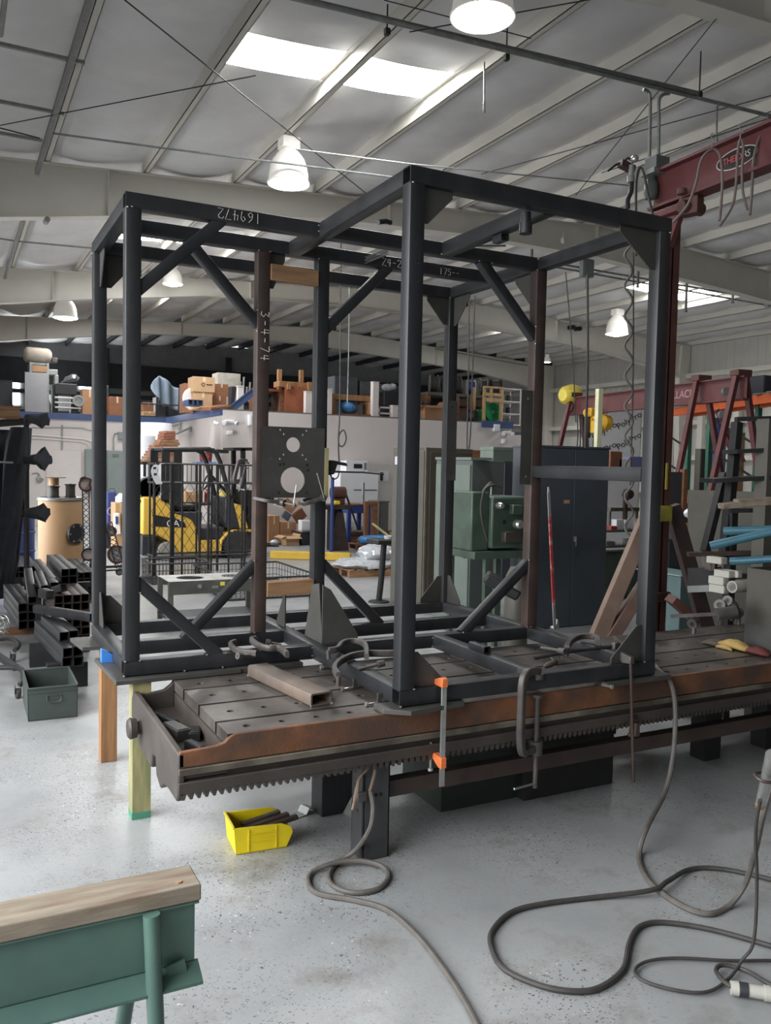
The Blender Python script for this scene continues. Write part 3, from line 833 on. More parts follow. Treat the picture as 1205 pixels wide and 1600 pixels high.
mb = MB(); mb.prism([(.03, -.055, -.026), (.33, -.02, -.026), (.36, .1, -.026), (-.07, .12, -.026), (-.07, .02, -.026)], (0, 0, .022))
single(mb, 'base_plate', steel_plate, 'grey steel shim plate under the front corner of the frame, overhanging the table edge', 'steel plate', bevel=.002)
mb = MB(); mb.prism([(-1.055, .955, -.026), (-.42, .965, -.026), (-.42, 1.07, -.026), (-.93, 1.1, -.026), (-.95, 1.5, -.026), (-1.075, 1.5, -.026)], (0, 0, .022))
single(mb, 'base_plate', steel_plate, 'dark L-shaped steel plate on the wooden posts under the left frame corner', 'steel plate', bevel=.002)
mb = MB(); mb.prism([(-1.1, 1.8, -.026), (-.9, 1.8, -.026), (-.9, 2.1, -.026), (-1.13, 2.1, -.026)], (0, 0, .022))
single(mb, 'base_plate', steel_plate, 'small steel plate under the far left corner of the frame', 'steel plate', bevel=.002)
p = at(1068, 1056, Z=-.026)
mb = MB(); mb.box((1.18, -.02, -.028), (1.62, .075, -.003)); single(mb, 'base_plate', steel_plate, 'flat steel bar under the right front corner of the frame', 'steel plate', bevel=.002)
mb = MB(); mb.box((-.48, .975, -.0285), (-.07, 1.05, -.003)); single(mb, 'flat_bar', steel_plate, 'flat steel bar lying under the left bottom beam on the back edge of the table', 'steel bar', bevel=.002)
# blue wedge
a = at(159, 1036, Z=-.003); mb = MB(); mb.prism([a, a + V((.075, 0, 0)), a + V((.05, 0, .045)), a + V((.004, 0, .07)), a + V((0, 0, .07))], (0, .05, 0)); single(mb, 'wedge', M('bright_blue', S(56, 120, 200), .5), 'small bright blue wedge under the left end of the frame', 'wedge')

# squaring bolts and angle lugs at the front left beam
for i, (px, py) in enumerate(((552, 1078), (590, 1102))):
    q = at(px, py, Z=ZT); t = thing('angle_lug', ('short steel lug with a bolt standing behind' if i == 0 else 'short steel lug with a bolt standing nearer the front corner') + ' beside the front left beam', 'steel lug', q)
    mb = MB(); mb.box((q.x, q.y, ZT + .001), (q.x + .022, q.y + .007, ZT + .055)); mb.build('lug', steel_plate, t, bevel=.001)
    mb = MB(); mb.cyl((q.x + .03, q.y + .01, ZT + .01), (q.x - .055, q.y - .0, ZT + .01), .006, n=8); mb.cyl((q.x - .05, q.y, ZT + .01), (q.x - .062, q.y, ZT + .01), .0105, n=6); mb.build('bolt', zinc, t)
q = at(505, 1046, Z=ZT); mb = MB(); mb.cyl((q.x, q.y, ZT + .012), (q.x + .09, q.y + .01, ZT + .012), .008, n=8); mb.cyl((q.x, q.y, ZT + .012), (q.x - .016, q.y, ZT + .012), .013, n=6)
single(mb, 'bolt', galv, 'dark hex bolt lying on the table beside the left bottom beam', 'bolt')
q = at(940, 1070, Z=-.02); mb = MB(); mb.cyl((q.x - .02, -.012, -.01), (q.x + .02, -.03, -.02), .007, n=8); mb.cyl((q.x + .02, -.03, -.02), (q.x + .032, -.035, -.023), .012, n=6)
single(mb, 'bolt', zinc, 'bright bolt sticking out below the front beam of the frame', 'bolt')

# rectangular tube offcut on the table
a, c = at(398, 1034, Z=ZT + .03), at(500, 1097, Z=ZT + .03)
a = at(403, 1046, Z=ZT + .032); c = at(503, 1092, Z=ZT + .032)
t = thing('steel_tube_offcut', 'short rusty rectangular steel tube lying across the T-slots of the table', 'steel tube', (c.x, c.y, ZT))
mb = MB(); mb.sq(a, c, .115, .06, wall=.008, r=.01); mb.build('tube', M('rusty_tube', S(110, 96, 86), .5, .2, .2, 8, col2=S(92, 85, 80), mix=.45), t)
for s_ in (-1, 1):
    for e in (a, c):
        mb = MB(); mb.ball((e.x + s_ * .05, e.y, ZT + .005), .007, 8, 5); mb.build('tack_weld', weld, t)
# loose blocks in the end trough
for i, (x, y, sx, sy, sz, rz, m, lab) in enumerate((
        (-.87, .5, .07, .16, .05, .25, steel_plate, 'pale flat steel block lying in the trough at the table end'),
        (-.84, .27, .035, .13, .035, .3, steel, 'small dark bar in the trough nearest the front rail'),
        (-.87, .72, .03, .2, .03, .35, steel, 'thin dark bar in the trough farthest from the front rail'),
        (-.8, .44, .05, .1, .04, -.3, black_m, 'black block beside the pale block in the trough'))):
    mb = MB(); mb.boxc((x, y, -.165 + sz / 2), (sx, sy, sz), rz); mb.boxc((x, y, -.165 + sz + .002), (sx * .8, sy * .9, .004), rz)
    single(mb, 'steel_block', m, lab, 'steel block', 'steel blocks in the table trough', bevel=.003)

# wooden posts
for i, (x, y, z1, m, lab) in enumerate(((-.972, .978, -.028, wood_pale, 'pale green and cream painted wooden post under the near left corner of the frame'),
                                        (-.985, 1.87, -.028, wood_new, 'brown wooden post under the far left side of the frame'))):
    mb = MB(); mb.box((x, y, FLOOR), (x + .092, y + .09, z1 - .0005)); t = mb.build('wooden_post', m, bevel=.003); tag(t, lab, 'wooden post', 'wooden posts propping the frame')
    if i == 0:
        mb = MB(); mb.box((x - .0008, y - .0008, FLOOR), (x + .0928, y + .0908, FLOOR + .035)); mb.build('green_end', M('green_end_paint', S(70, 132, 106), .7), t)['label'] = 'green painted foot'
# ------------------------------------------------------------------ clamps
def cclamp(label, o, u, v, d, h, r, screw, group=None, mat=iron_cl, name='c_clamp', tbar=None, flat=.6):
    """C-clamp: o = screw boss, u = towards the throat opening, v = along the screw to the anvil"""
    o, u, v = V(o), V(u).normalized(), V(v).normalized(); n = u.cross(v).normalized()
    t = thing(name, label, 'clamp', o, group)
    mb = MB()
    path = [u * 0, -u * d * .55, -u * d * .85, -u * d + v * h * .1, -u * d * 1.04 + v * h * .3, -u * d * 1.04 + v * h * .7, -u * d + v * h * .92, -u * d * .8 + v * h * 1.02, -u * d * .4 + v * h * 1.03, v * h]
    mb.flat([o + p for p in path], r * 1.7, r * 1.7 * flat + r * .6, n, smooth=5); mb.build('clamp_frame', mat, t, bevel=0)
    mb = MB(); mb.cyl(o - v * r * 1.6, o + v * r * 1.6, r * 1.5, n=14); mb.build('boss', mat, t)
    mb = MB(); mb.cyl(o - v * screw, o + v * h * .66, r * .6, n=10)
    mb.build('screw', mat, t)
    mb = MB(); mb.cyl(o + v * h * .66, o + v * h * .7, r * 1.2, n=12); mb.build('swivel_pad', mat, t)
    mb = MB(); mb.cyl(o + v * h * .97, o + v * h * .9, r * 1.3, n=12); mb.build('anvil', mat, t)
    tb = V(tbar) if tbar is not None else n
    mb = MB(); e = o - v * (screw - r); mb.cyl(e - tb * d * .1, e + tb * d * 1.3, r * .26, n=8); mb.ball(e + tb * d * 1.3, r * .34); mb.build('tommy_bar', zinc, t)['label'] = 'bright steel tommy bar'
    return t


# big C-clamp over the front beam
O = at(838, 1168, Y=.01)
cclamp('large black C-clamp gripping the front beam of the frame to the table', O, (.94, .34, 0), (0, 0, 1), .135, W - O.z + .012, .021, .2, tbar=(-.92, -.3, .1))
# orange bar clamp
X0 = at(694, 1075, Y=-.03).x; zb_ = at(694, 1228, Y=-.03).z
t = thing('bar_clamp', 'bar clamp with orange jaws hanging from the front beam beside the corner post', 'clamp', (X0, -.03, zb_))
mb = MB(); mb.box((X0 - .013, -.034, zb_), (X0 + .013, -.026, W + .035)); mb.build('bar', zinc, t, bevel=.001)
mb = MB(); mb.prism([(X0 - .015, -.04, W + .001), (X0 - .015, .045, W + .001), (X0 - .015, .05, W + .02), (X0 - .015, -.02, W + .045), (X0 - .015, -.04, W + .04)], (.03, 0, 0)); mb.build('fixed_jaw', orange_cl, t, bevel=.003)
zj = at(690, 1200, Y=-.03).z
mb = MB(); mb.prism([(X0 - .016, -.045, zj), (X0 - .016, -.02, zj), (X0 - .016, .05, zj + .035), (X0 - .016, .05, zj + .055), (X0 - .016, -.045, zj + .05)], (.03, 0, 0)); mb.build('sliding_jaw', orange_cl, t, bevel=.003)
mb = MB(); mb.cyl((X0 - .02, .04, zj - .02), (X0 - .02, .04, zj + .1), .006, n=8); mb.cyl((X0 - .02, .04, zj - .02), (X0 - .02, .04, zj - .032), .013, n=10); mb.build('screw', zinc, t)
for k in range(3):
    mb = MB(); mb.box((X0 + .013, -.04, zj + .004 + .018 * k), (X0 + .028, -.02, zj + .008 + .018 * k)); mb.build('clutch_plate', black_m, t)
# long thin bar clamp at right post
X0 = at(985, 1045, Y=-.03).x; X1 = at(990, 1222, Y=-.03).x; z0 = at(990, 1222, Y=-.03).z
t = thing('bar_clamp', 'thin rusty rod clamp hanging from the front beam beside the right corner post', 'clamp', (X1, -.03, z0))
mb = MB(); mb.cyl((X1, -.03, z0), (X0, -.03, W + .03), .0085, n=10); mb.build('bar', steel_rust, t)
mb = MB(); mb.prism([(X0 - .014, -.045, W + .01), (X0 - .014, .02, W + .002), (X0 - .014, .06, W + .05), (X0 - .014, .045, W + .06), (X0 - .014, -.045, W + .045)], (.028, 0, 0)); mb.build('fixed_jaw', iron_cl, t, bevel=.003)
zj = at(988, 1140, Y=-.03).z
mb = MB(); mb.boxc((X1 - .002, -.025, zj), (.03, .05, .07)); mb.boxc((X1 + .0, -.02, zj - .03), (.07, .02, .02)); mb.build('sliding_jaw', steel_rust, t, bevel=.004)
mb = MB(); mb.tube([(X1 + .01, 0, zj + .03), (X1 + .03, .02, zj + .05), (X1 + .055, .02, zj + .05), (X1 + .065, .02, zj + .03)], .006, 8, smooth=3); mb.build('hook', black_m, t)
# C-clamps lying on the beams: bent frame, screw and pad
def bent(label, pts, z, w_=.028, h_=.03, screw=None, group=None):
    P = [at(x, y, Z=z) for x, y in pts]; t = thing('c_clamp', label, 'clamp', P[0], group)
    mb = MB(); mb.flat(P, w_, h_, (0, 0, 1), smooth=5); mb.build('clamp_frame', iron_cl, t)
    mb = MB(); d_ = (P[0] - P[1]).normalized(); mb.cyl(P[0] + d_ * .004, P[0] + V((0, 0, -.045)), .011, n=10); mb.build('anvil', iron_cl, t)
    if screw: a, e = at(*screw[0], Z=z), at(*screw[1], Z=z - .02); mb = MB(); mb.cyl(a, e, .008, n=8); mb.cyl(a, a.lerp(e, .25), .017, n=10); mb.build('screw', iron_cl, t)


bent('dark C-clamp lying across the left bottom beam, nearer the front corner', [(529, 1056), (523, 1045), (531, 1034), (550, 1025), (575, 1021), (605, 1021), (640, 1020)], .1, .024, .034, ((600, 1036), (560, 1046)), 'C-clamps on the left bottom beam')
bent('dark C-clamp arched behind on the left bottom beam by the tall gusset', [(514, 1016), (527, 1014), (534, 1006), (545, 1002), (560, 1002), (570, 1007), (573, 1016), (573, 1026)], .115, .024, .03, None, 'C-clamps on the left bottom beam')
# pair of clamps on the bottom beam by the offcut
bent('bare steel C-clamp lying on the back beam left of the tube offcut, on the left', [(368, 1003), (360, 1007), (368, 1015), (382, 1019), (401, 1021)], .1, .022, .03, ((371, 1025), (400, 1025)), 'bare C-clamps by the tube offcut')
bent('bare steel C-clamp lying on the back beam left of the tube offcut, on the right', [(400, 998), (393, 1000), (405, 1009), (420, 1013), (437, 1013), (449, 1023)], .1, .022, .032, ((416, 1003), (440, 1008)), 'bare C-clamps by the tube offcut')
# clamps holding the mounting plate
cclamp('C-clamp gripping the left rusty post beside the mounting plate', at(378, 752, Y=Y2 + .03), (.9, .1, 0), (.15, .0, .6), .05, .12, .013, .06, 'clamps holding the mounting plate')
cclamp('dark C-clamp hanging under the left edge of the mounting plate', at(440, 785, Y=Y2 - .05), (.9, .0, -.1), (-.4, .6, .1), .09, .1, .014, .1, 'clamps holding the mounting plate')
cclamp('long C-clamp hanging under the right edge of the mounting plate', at(505, 778, Y=Y2 - .06), (.9, -.1, .3), (.2, .9, .1), .12, .12, .013, .05, 'clamps holding the mounting plate')
a = at(516, 728, Y=Y2 + .02)
t = thing('quick_clamp', 'black bar clamp sticking out to the right of the mounting plate', 'clamp', a)
e = at(600, 741, Y=Y2 - .02)
mb = MB(); mb.flat([a + V((-.02, 0, -.035)), at(570, 738, Y=Y2)], .012, .022, (0, 1, 0)); mb.build('bar', black_m, t)
mb = MB(); mb.cyl(at(565, 738, Y=Y2), e, .005, n=8); mb.build('screw', black_m, t)
mb = MB(); mb.prism([a + V((-.03, 0, .035)), a + V((-.03, 0, -.06)), a + V((.03, 0, -.05)), a + V((.05, 0, .01)), a + V((.12, 0, .0)), a + V((.11, 0, .02)), a + V((.02, 0, .035))], (0, .03, 0)); mb.build('grip', black_m, t, bevel=.004)
mb = MB(); mb.tube([a + V((0, 0, -.05)), a + V((.02, 0, -.08)), a + V((.05, 0, -.07)), a + V((.06, 0, -.04))], .004, 6, smooth=4); mb.build('trigger', black_m, t)
# red and white striped clamp leaning inside the frame
a, e = at(867, 983, Z=W + .01), at(857, 761, Y=.75)
t = thing('bar_clamp', 'tall thin red and white worn bar clamp standing on the right bottom beam', 'clamp', a)
d = e - a
for k, (s0, s1, m) in enumerate(((0, .18, zinc), (.18, .8, red_p), (.8, .97, zinc))):
    mb = MB(); mb.bar(a + d * s0, a + d * s1, .017, .009, (0, 1, 0)); mb.build('bar', m, t)
mb = MB(); mb.cyl(a + d * .97, a + d, .007, n=8); mb.build('end_pin', zinc, t)
mb = MB(); mb.prism([a + V((-.015, 0, -.0)), a + V((.035, 0, .0)), a + V((.03, 0, .055)), a + V((.018, 0, .06)), a + V((.01, 0, .02)), a + V((-.015, 0, .012))], (0, .03, 0)); mb.build('jaw', zinc, t, bevel=.003)
# C-clamp and bar inside the right end of the frame
bent('black C-clamp lying over the right bottom beam beside the right gusset', [(886, 1012), (892, 1002), (905, 995), (920, 994), (932, 996), (935, 1004)], .11, .03, .03, ((884, 1018), (846, 1012)))
a, e = at(835, 1028, Z=.03), at(962, 1009, Z=.09)
t = thing('pipe_clamp', 'long dark bar lying across the table inside the right end of the frame', 'clamp', a)
mb = MB(); mb.tube([a, a.lerp(e, .5) + V((0, 0, .006)), e], .011, 8); mb.build('bar', black_m, t)
mb = MB(); mb.boxc(e, (.05, .03, .04), .2); mb.build('jaw', iron_cl, t, bevel=.006)
a, e = at(850, 1042, Z=0.0), at(884, 1028, Z=.02)
t = thing('screwdriver', 'brown handled tool lying on the front beam behind the large C-clamp', 'hand tool', a)
mb = MB(); mb.lathe(a, e - a, [(0, .004), (.02, .014), (.06, .018), (.11, .014), (.12, .007)], 10); mb.build('handle', M('brown_handle', S(92, 82, 72), .6), t)
mb = MB(); g = at(857, 1022, Z=.03); mb.cyl(a + (e - a).normalized() * .1, g, .003, n=6); mb.build('blade', zinc, t)

# ------------------------------------------------------------------ things on the floor in front
c0, c1 = at(365, 1337), at(458, 1322)
t = thing('parts_bin', 'bright yellow plastic stacking parts bin on the floor in front of the table', 'bin', c0)
ux = (c1 - c0).normalized(); uy = V((-ux.y, ux.x, 0)); Lb = (c1 - c0).length; Wb = .2; Hb = .125


def PB(a, b_, z): return c0 + ux * a + uy * b_ + V((0, 0, z))


mb = MB()
t_ = .006
out0 = [(.015, .012), (Lb - .05, .012), (Lb - .05, Wb - .012), (.015, Wb - .012)]
side = [(0.012, 0.001), (Lb - .03, .001), (Lb + .0, .07), (Lb - .012, .1), (Lb - .06, .118), (0, Hb)]
for b0 in (0, Wb - t_):
    mb.prism([PB(a, b0, z) for a, z in side], uy * t_)
mb.prism([PB(.012, 0, .001), PB(.012, Wb, .001), PB(0, Wb, Hb), PB(0, 0, Hb)], ux * t_)
mb.prism([PB(Lb - .03, 0, .001), PB(Lb - .03, Wb, .001), PB(Lb, Wb, .07), PB(Lb, 0, .07)], -ux * t_)
mb.prism([PB(.012, 0, .001), PB(Lb - .03, 0, .001), PB(Lb - .03, Wb, .001), PB(.012, Wb, .001)], (0, 0, t_))
mb.build('bin_shell', yellow_plastic, t, bevel=.002)
for a in (.07, .2): mb = MB(); mb.boxc(PB(a, -.002, .06), (.005, .006, .1), math.atan2(ux.y, ux.x)); mb.build('rib', yellow_plastic, t)
for z in (.05, .065, .08, .09): mb = MB(); mb.boxc(PB(.135, -.0015, z), (.12, .005, .004), math.atan2(ux.y, ux.x)); mb.build('rib', yellow_plastic, t)
mb = MB(); mb.boxc(PB(0 + .0, Wb / 2, Hb), (.012, Wb, .008), math.atan2(ux.y, ux.x)); mb.build('rim', yellow_plastic, t, bevel=.002)
for i in range(3):
    a, e = PB(.03 + .02 * i, .06 + .035 * i, .06 + .01 * i), PB(Lb + .045 - .035 * i, .09 + .03 * i, .1 + .004 * i)
    mb = MB(); mb.sq(a, e, .032, .02, wall=.003, r=.003)
    single(mb, 'steel_bar', steel_rust, 'dark steel bar lying in the yellow parts bin, ' + ('lowest', 'middle', 'rearmost')[i], 'steel bar', 'steel bars in the yellow bin')
q = at(470, 1283)
mb = MB(); x = V((.1, .03, 0)); y = V((-.02, .06, 0)); q = at(466, 1279)
mb.prism([q + V((0, 0, .001)), q + x * .5 + V((0, 0, .001)), q + x * .7 + V((0, 0, .03)), q + x * 1.2 + V((0, 0, .012)), q + x * 1.2 + V((0, 0, .015)), q + x * .7 + V((0, 0, .034)), q + x * .5 + V((0, 0, .004)), q + V((0, 0, .004))], y * 1.1)
single(mb, 'sheet_scrap', galv, 'small bent grey sheet metal scrap on the floor behind the yellow bin', 'scrap metal')

# crates under the table
def crate(name, label, px0, px1, py, yfront, depth, z1, mat, group):
    x0, x1 = at(px0, py, Y=yfront).x, at(px1, py, Y=yfront).x
    t = thing(name, label, 'crate', ((x0 + x1) / 2, yfront, FLOOR), group); w_ = .012
    mb = MB()
    for a, b_ in (((x0, yfront), (x1, yfront + w_)), ((x0, yfront + depth - w_), (x1, yfront + depth)), ((x0, yfront + w_), (x0 + w_, yfront + depth - w_)), ((x1 - w_, yfront + w_), (x1, yfront + depth - w_))):
        mb.box((*a, FLOOR + .001), (*b_, z1))
    mb.box((x0 + w_, yfront + w_, FLOOR + .02), (x1 - w_, yfront + depth - w_, FLOOR + .03)); mb.build('crate_body', mat, t, bevel=.002)
    mb = MB()
    for y in (yfront - .008, yfront + depth - .004): mb.box((x0 - .008, y, z1 - .03), (x1 + .008, y + .012, z1))
    for x in (x0 - .008, x1 - .004): mb.box((x, yfront, z1 - .03), (x + .012, yfront + depth, z1))
    mb.build('rim', mat, t, bevel=.002)
    return t


crate('storage_crate', 'dark green open steel crate under the table behind the large C-clamp', 690, 816, 1220, .42, .42, -.42, crate_green, 'crates under the machine table')
crate('storage_crate', 'black open crate under the table to the right of the green crate', 820, 958, 1200, .36, .5, -.4, black_m, 'crates under the machine table')

# ammo box style tote at the left
c0, c1 = at(44, 1128), at(121, 1120)
ux = (c1 - c0).normalized(); uy = V((-ux.y, ux.x, 0)); Lb = (c1 - c0).length; Wb = .56; Hb = .225
uy = (at(112, 1052, Z=FLOOR + Hb) - V((c1.x, c1.y, FLOOR + Hb))).normalized(); uy.z = 0; uy.normalize()
t = thing('tote_box', 'open grey-green metal tote box with a handle on the floor left of the posts', 'tote box', c0)
P = lambda a, b_, z: c0 + ux * a + uy * b_ + V((0, 0, z))
mb = MB(); w_ = .006
for q in ([P(0, 0, .001), P(Lb, 0, .001), P(Lb + .004, 0, Hb), P(-.004, 0, Hb)],): mb.prism(q, uy * w_); mb.prism([p_ + uy * (Wb - w_) for p_ in q], uy * w_)
mb.prism([P(0, 0, .001), P(0, Wb, .001), P(-.004, Wb, Hb), P(-.004, 0, Hb)], ux * w_); mb.prism([P(Lb, 0, .001), P(Lb, Wb, .001), P(Lb + .004, Wb, Hb), P(Lb + .004, 0, Hb)], -ux * w_)
mb.prism([P(0, 0, .004), P(Lb, 0, .004), P(Lb, Wb, .004), P(0, Wb, .004)], (0, 0, .004)); mb.build('tote_body', box_olive, t)
mb = MB()
for a, e in (((0, 0), (Lb, 0)), ((0, Wb), (Lb, Wb)), ((0, 0), (0, Wb)), ((Lb, 0), (Lb, Wb))): mb.bar(P(*a, Hb), P(*e, Hb), .014, .014)
mb.bar(P(0, -.003, Hb - .03), P(Lb, -.003, Hb - .03), .006, .006); mb.build('rolled_rim', box_olive, t, bevel=.003)
mb = MB(); hx = Lb * .52; mb.tube([P(hx - .045, -.006, Hb - .055), P(hx - .045, -.016, Hb - .09), P(hx - .035, -.016, Hb - .1), P(hx + .035, -.016, Hb - .1), P(hx + .045, -.016, Hb - .09), P(hx + .045, -.006, Hb - .055), P(hx - .045, -.006, Hb - .055)], .004, 6); mb.build('handle', box_olive, t)

# ------------------------------------------------------------------ green sawhorse in the foreground
zt_ = .0
e0 = at(297, 1350, Z=zt_); e1 = at(313, 1382, Z=zt_); l0 = at(0, 1408, Z=zt_)
dx = (e0 - l0).normalized(); wv = (e1 - e0); wv = wv - dx * wv.dot(dx)
t = thing('sawhorse', 'green steel work stand with a weathered wooden plank on top, in the foreground', 'work stand', e0 + V((0, 0, FLOOR)))
l0 = l0 - dx * .6
th = .042
mb = MB(); mb.hexa([l0 + V((0, 0, -th)), e0 + V((0, 0, -th)), e0 + wv + V((0, 0, -th)), l0 + wv + V((0, 0, -th)), l0, e0, e0 + wv, l0 + wv]); plank = mb.build('wooden_plank', wood_grey, t, bevel=.004)
mb = MB(); q = e0 - dx * .05 + wv * .72; mb.cyl(q, q + V((0, 0, .003)), .008, n=12); mb.build('nail_head', M('rusty_nail', S(150, 120, 96), .6), plank)
wn = wv.normalized()
mb = MB()
zb2 = -.205
f0, f1 = l0 + wv * .8, e0 + wv * .8 - dx * .012
mb.prism([f1 + V((0, 0, -th - .001)), f1 + V((0, 0, zb2)), l0 + wv * .8 + V((0, 0, zb2)), l0 + wv * .8 + V((0, 0, -th - .001))], wn * .007)
mb.prism([f1 + dx * .008 + wn * -.1 + V((0, 0, -th - .001)), l0 + wv * .8 - wn * .1 + V((0, 0, -th - .001)), l0 + wv * .8 + wn * .02 + V((0, 0, -th - .001)), f1 + dx * .008 + wn * .02 + V((0, 0, -th - .001))], (0, 0, -.008))
a_, b__ = f1 + dx * .01 + V((0, 0, zb2)), l0 + wv * .8 + V((0, 0, zb2))
mb.prism([a_, b__, b__ + wn * .06 + V((0, 0, -.03)), a_ + wn * .06 + V((0, 0, -.03))], (0, 0, -.007))
mb.build('beam', green_paint, t, bevel=.002)
q = at(222, 1440, Z=-.05)
lx = f1 - dx * .115 + wn * .035
mb = MB(); mb.cyl(lx + V((0, 0, -th - .002)), lx + V((0, 0, FLOOR)) + dx * .02 + wn * .05, .021, n=16); mb.build('leg', green_paint, t)
lx2 = lx - wn * .16
mb = MB(); mb.cyl(lx2 + V((0, 0, -.21)) - dx * .01, V((lx2.x, lx2.y, FLOOR)) - dx * .06 - wn * .1, .021, n=16); mb.build('leg', green_paint, t)
mb = MB(); mb.cyl(lx + V((0, 0, -.245)), lx2 + V((0, 0, -.25)), .012, n=10); mb.ball(lx + V((-.02, 0, -.24)), .014); mb.build('brace', green_paint, t)
mb = MB(); mb.prism([a_ + dx * -.09 + wn * .02 + V((0, 0, .01)), a_ + dx * -.07 + wn * .02 + V((0, 0, -.035)), a_ - dx * .03 + wn * .02 + V((0, 0, -.03)), a_ - dx * .04 + wn * .02 + V((0, 0, .02))], wn * .006); mb.build('bracket', green_paint, t)
q0, q1 = at(48, 1575, Z=-.3), at(30, 1640, Z=-.5)
mb = MB(); mb.bar(at(48, 1560, Z=-.25) - dx * .0, at(20, 1680, Z=-.55), .04, .03); mb.build('leg', black_m, t, bevel=.003)

# ------------------------------------------------------------------ cables on the floor
def cable(label, pts, r, mat, cat='cable', name='welding_cable', smooth=6, group=None):
    mb = MB(); mb.tube(pts, r, 8, smooth=smooth); return single(mb, name, mat, label, cat, group)


fl = lambda x, y, z=0.012: at(x, y, Z=FLOOR + z)
g = at(580, 1180, Y=.088)
t = thing('ground_clamp', 'bronze welding ground clamp gripping the front table leg', 'welding clamp', g)
gz = lambda px, py, y=.075: at(px, py, Y=y)
mb = MB(); mb.tube([gz(578, 1182), gz(574, 1200), gz(562, 1215), gz(557, 1240), gz(551, 1265)], .009, 8, smooth=4, rads=[.011, .008, .008, .012, .007]); mb.build('jaw_arm', M('bronze_clamp', S(150, 130, 116), .35, .6, .2, 20), t)
mb = MB(); mb.tube([gz(582, 1182, .06), gz(586, 1203, .06), gz(582, 1222, .06), gz(578, 1236, .06)], .008, 8, smooth=4); mb.build('jaw_arm', M('bronze_clamp_b', S(134, 116, 104), .35, .6, .2, 20), t)
mb = MB(); mb.boxc(gz(565, 1245, .07), (.05, .02, .045), .0); mb.build('spring_block', iron_cl, t, bevel=.005)
mb = MB(); mb.cyl(gz(580, 1190, .09), gz(580, 1190, .05), .012, n=10); mb.build('jaw_tip', zinc, t)
cable('thick welding cable from the ground clamp, looping once on the floor before the leg',
      [gz(579, 1236, .06), gz(583, 1262, .04), at(578, 1295, Y=.0), fl(556, 1328, .06), fl(528, 1347), fl(514, 1368), fl(522, 1385), fl(553, 1395), fl(590, 1389), fl(607, 1370), fl(596, 1353, .022), fl(560, 1345, .03), fl(520, 1349, .03), fl(487, 1364), fl(483, 1383), fl(500, 1397), fl(555, 1407), fl(605, 1422), fl(650, 1460), fl(690, 1510), fl(728, 1568), fl(765, 1640)], .0115, rubber_grey)
cable('thick cable falling off the table edge by the right post and across the floor',
      [at(1010, 1020, Z=-.015), at(1030, 1047, Z=-.012), at(1046, 1062, Y=.02), at(1055, 1100, Y=-.03), at(1053, 1170, Y=-.08), at(1040, 1235, Y=-.14), fl(1010, 1295, .1), fl(999, 1335), fl(1008, 1368), fl(1035, 1396), fl(1075, 1420), fl(1110, 1428), fl(1140, 1415), fl(1165, 1380, .1), fl(1180, 1330, .3), fl(1193, 1270, .55), fl(1215, 1200, .75)], .0125, rubber_grey)
cable('black rubber cable lying in a wide loop on the floor at the right foreground',
      [fl(1240, 1385), fl(1205, 1374), fl(1130, 1358), fl(1080, 1358), fl(1045, 1376, .03), fl(1018, 1391, .03), fl(930, 1402), fl(850, 1412), fl(800, 1425), fl(770, 1453), fl(768, 1480), fl(788, 1514), fl(845, 1540), fl(900, 1549), fl(940, 1542), fl(974, 1514), fl(984, 1472), fl(1000, 1448), fl(1035, 1441), fl(1110, 1452), fl(1205, 1478), fl(1260, 1495)], .0105, rubber)
cable('thin dark cable looping beside the white plug connector and rising at the right edge',
      [fl(1240, 1505), fl(1205, 1501), fl(1140, 1501), fl(1060, 1497), fl(1012, 1502), fl(992, 1516), fl(1005, 1532), fl(1055, 1547), fl(1105, 1550), fl(1138, 1530), fl(1160, 1500, .04), fl(1178, 1470, .12), fl(1183, 1380, .35), fl(1181, 1300, .6), fl(1188, 1250, .75)], .006, rubber)
t = thing('plug_connector', 'white and black cable plug lying on the floor at the bottom right', 'plug', fl(1172, 1547))
a, e = fl(1142, 1543, .03), fl(1204, 1553, .03)
d = e - a
mb = MB(); mb.lathe(a, d, [(0, .018), (.0, .023), (d.length * .2, .024), (d.length * .2, .021), (d.length * .85, .022), (d.length * .85, .026), (d.length, .026)], 16); mb.build('plug_body', pvc, t)
mb = MB(); mb.lathe(a + d * .22, d, [(0, .0235), (d.length * .22, .0235)], 16); mb.build('plug_band', char, t)
cable('short black lead looping into the white plug', [fl(1143, 1542, .03), fl(1128, 1530, .03), fl(1119, 1516, .02), fl(1130, 1508, .02), fl(1165, 1516, .02), fl(1200, 1536, .03), fl(1230, 1548, .03)], .008, rubber)
t = thing('torch_lance', 'bright metal torch tube with a brown hook hanging at the right edge', 'welding torch', fl(1187, 1252))
a, e = fl(1189, 1254, .72), fl(1207, 1180, .95)
mb = MB(); mb.cyl(a, e, .016, .02, n=14); mb.build('barrel', zinc, t)
mb = MB(); mb.cyl(a, a - (e - a).normalized() * .02, .017, n=12); mb.build('nozzle', M('brass', S(170, 130, 90), .35, .7), t)
mb = MB(); c_ = a.lerp(e, .55); mb.tube([c_ + V((.06, 0, .02)), c_ + V((.02, -.04, 0)), c_ + V((-.04, -.02, .0)), c_ + V((-.03, .02, .01)), c_ + V((.05, .03, .0))], .005, 6, smooth=4); mb.build('hook', steel_rust, t)
# ================================================================== square tube stock on the left
def hdir(vx):
    d = at(vx, 713, D=1) - CAM; d.z = 0; return d.normalized()


_tube_protos = {}


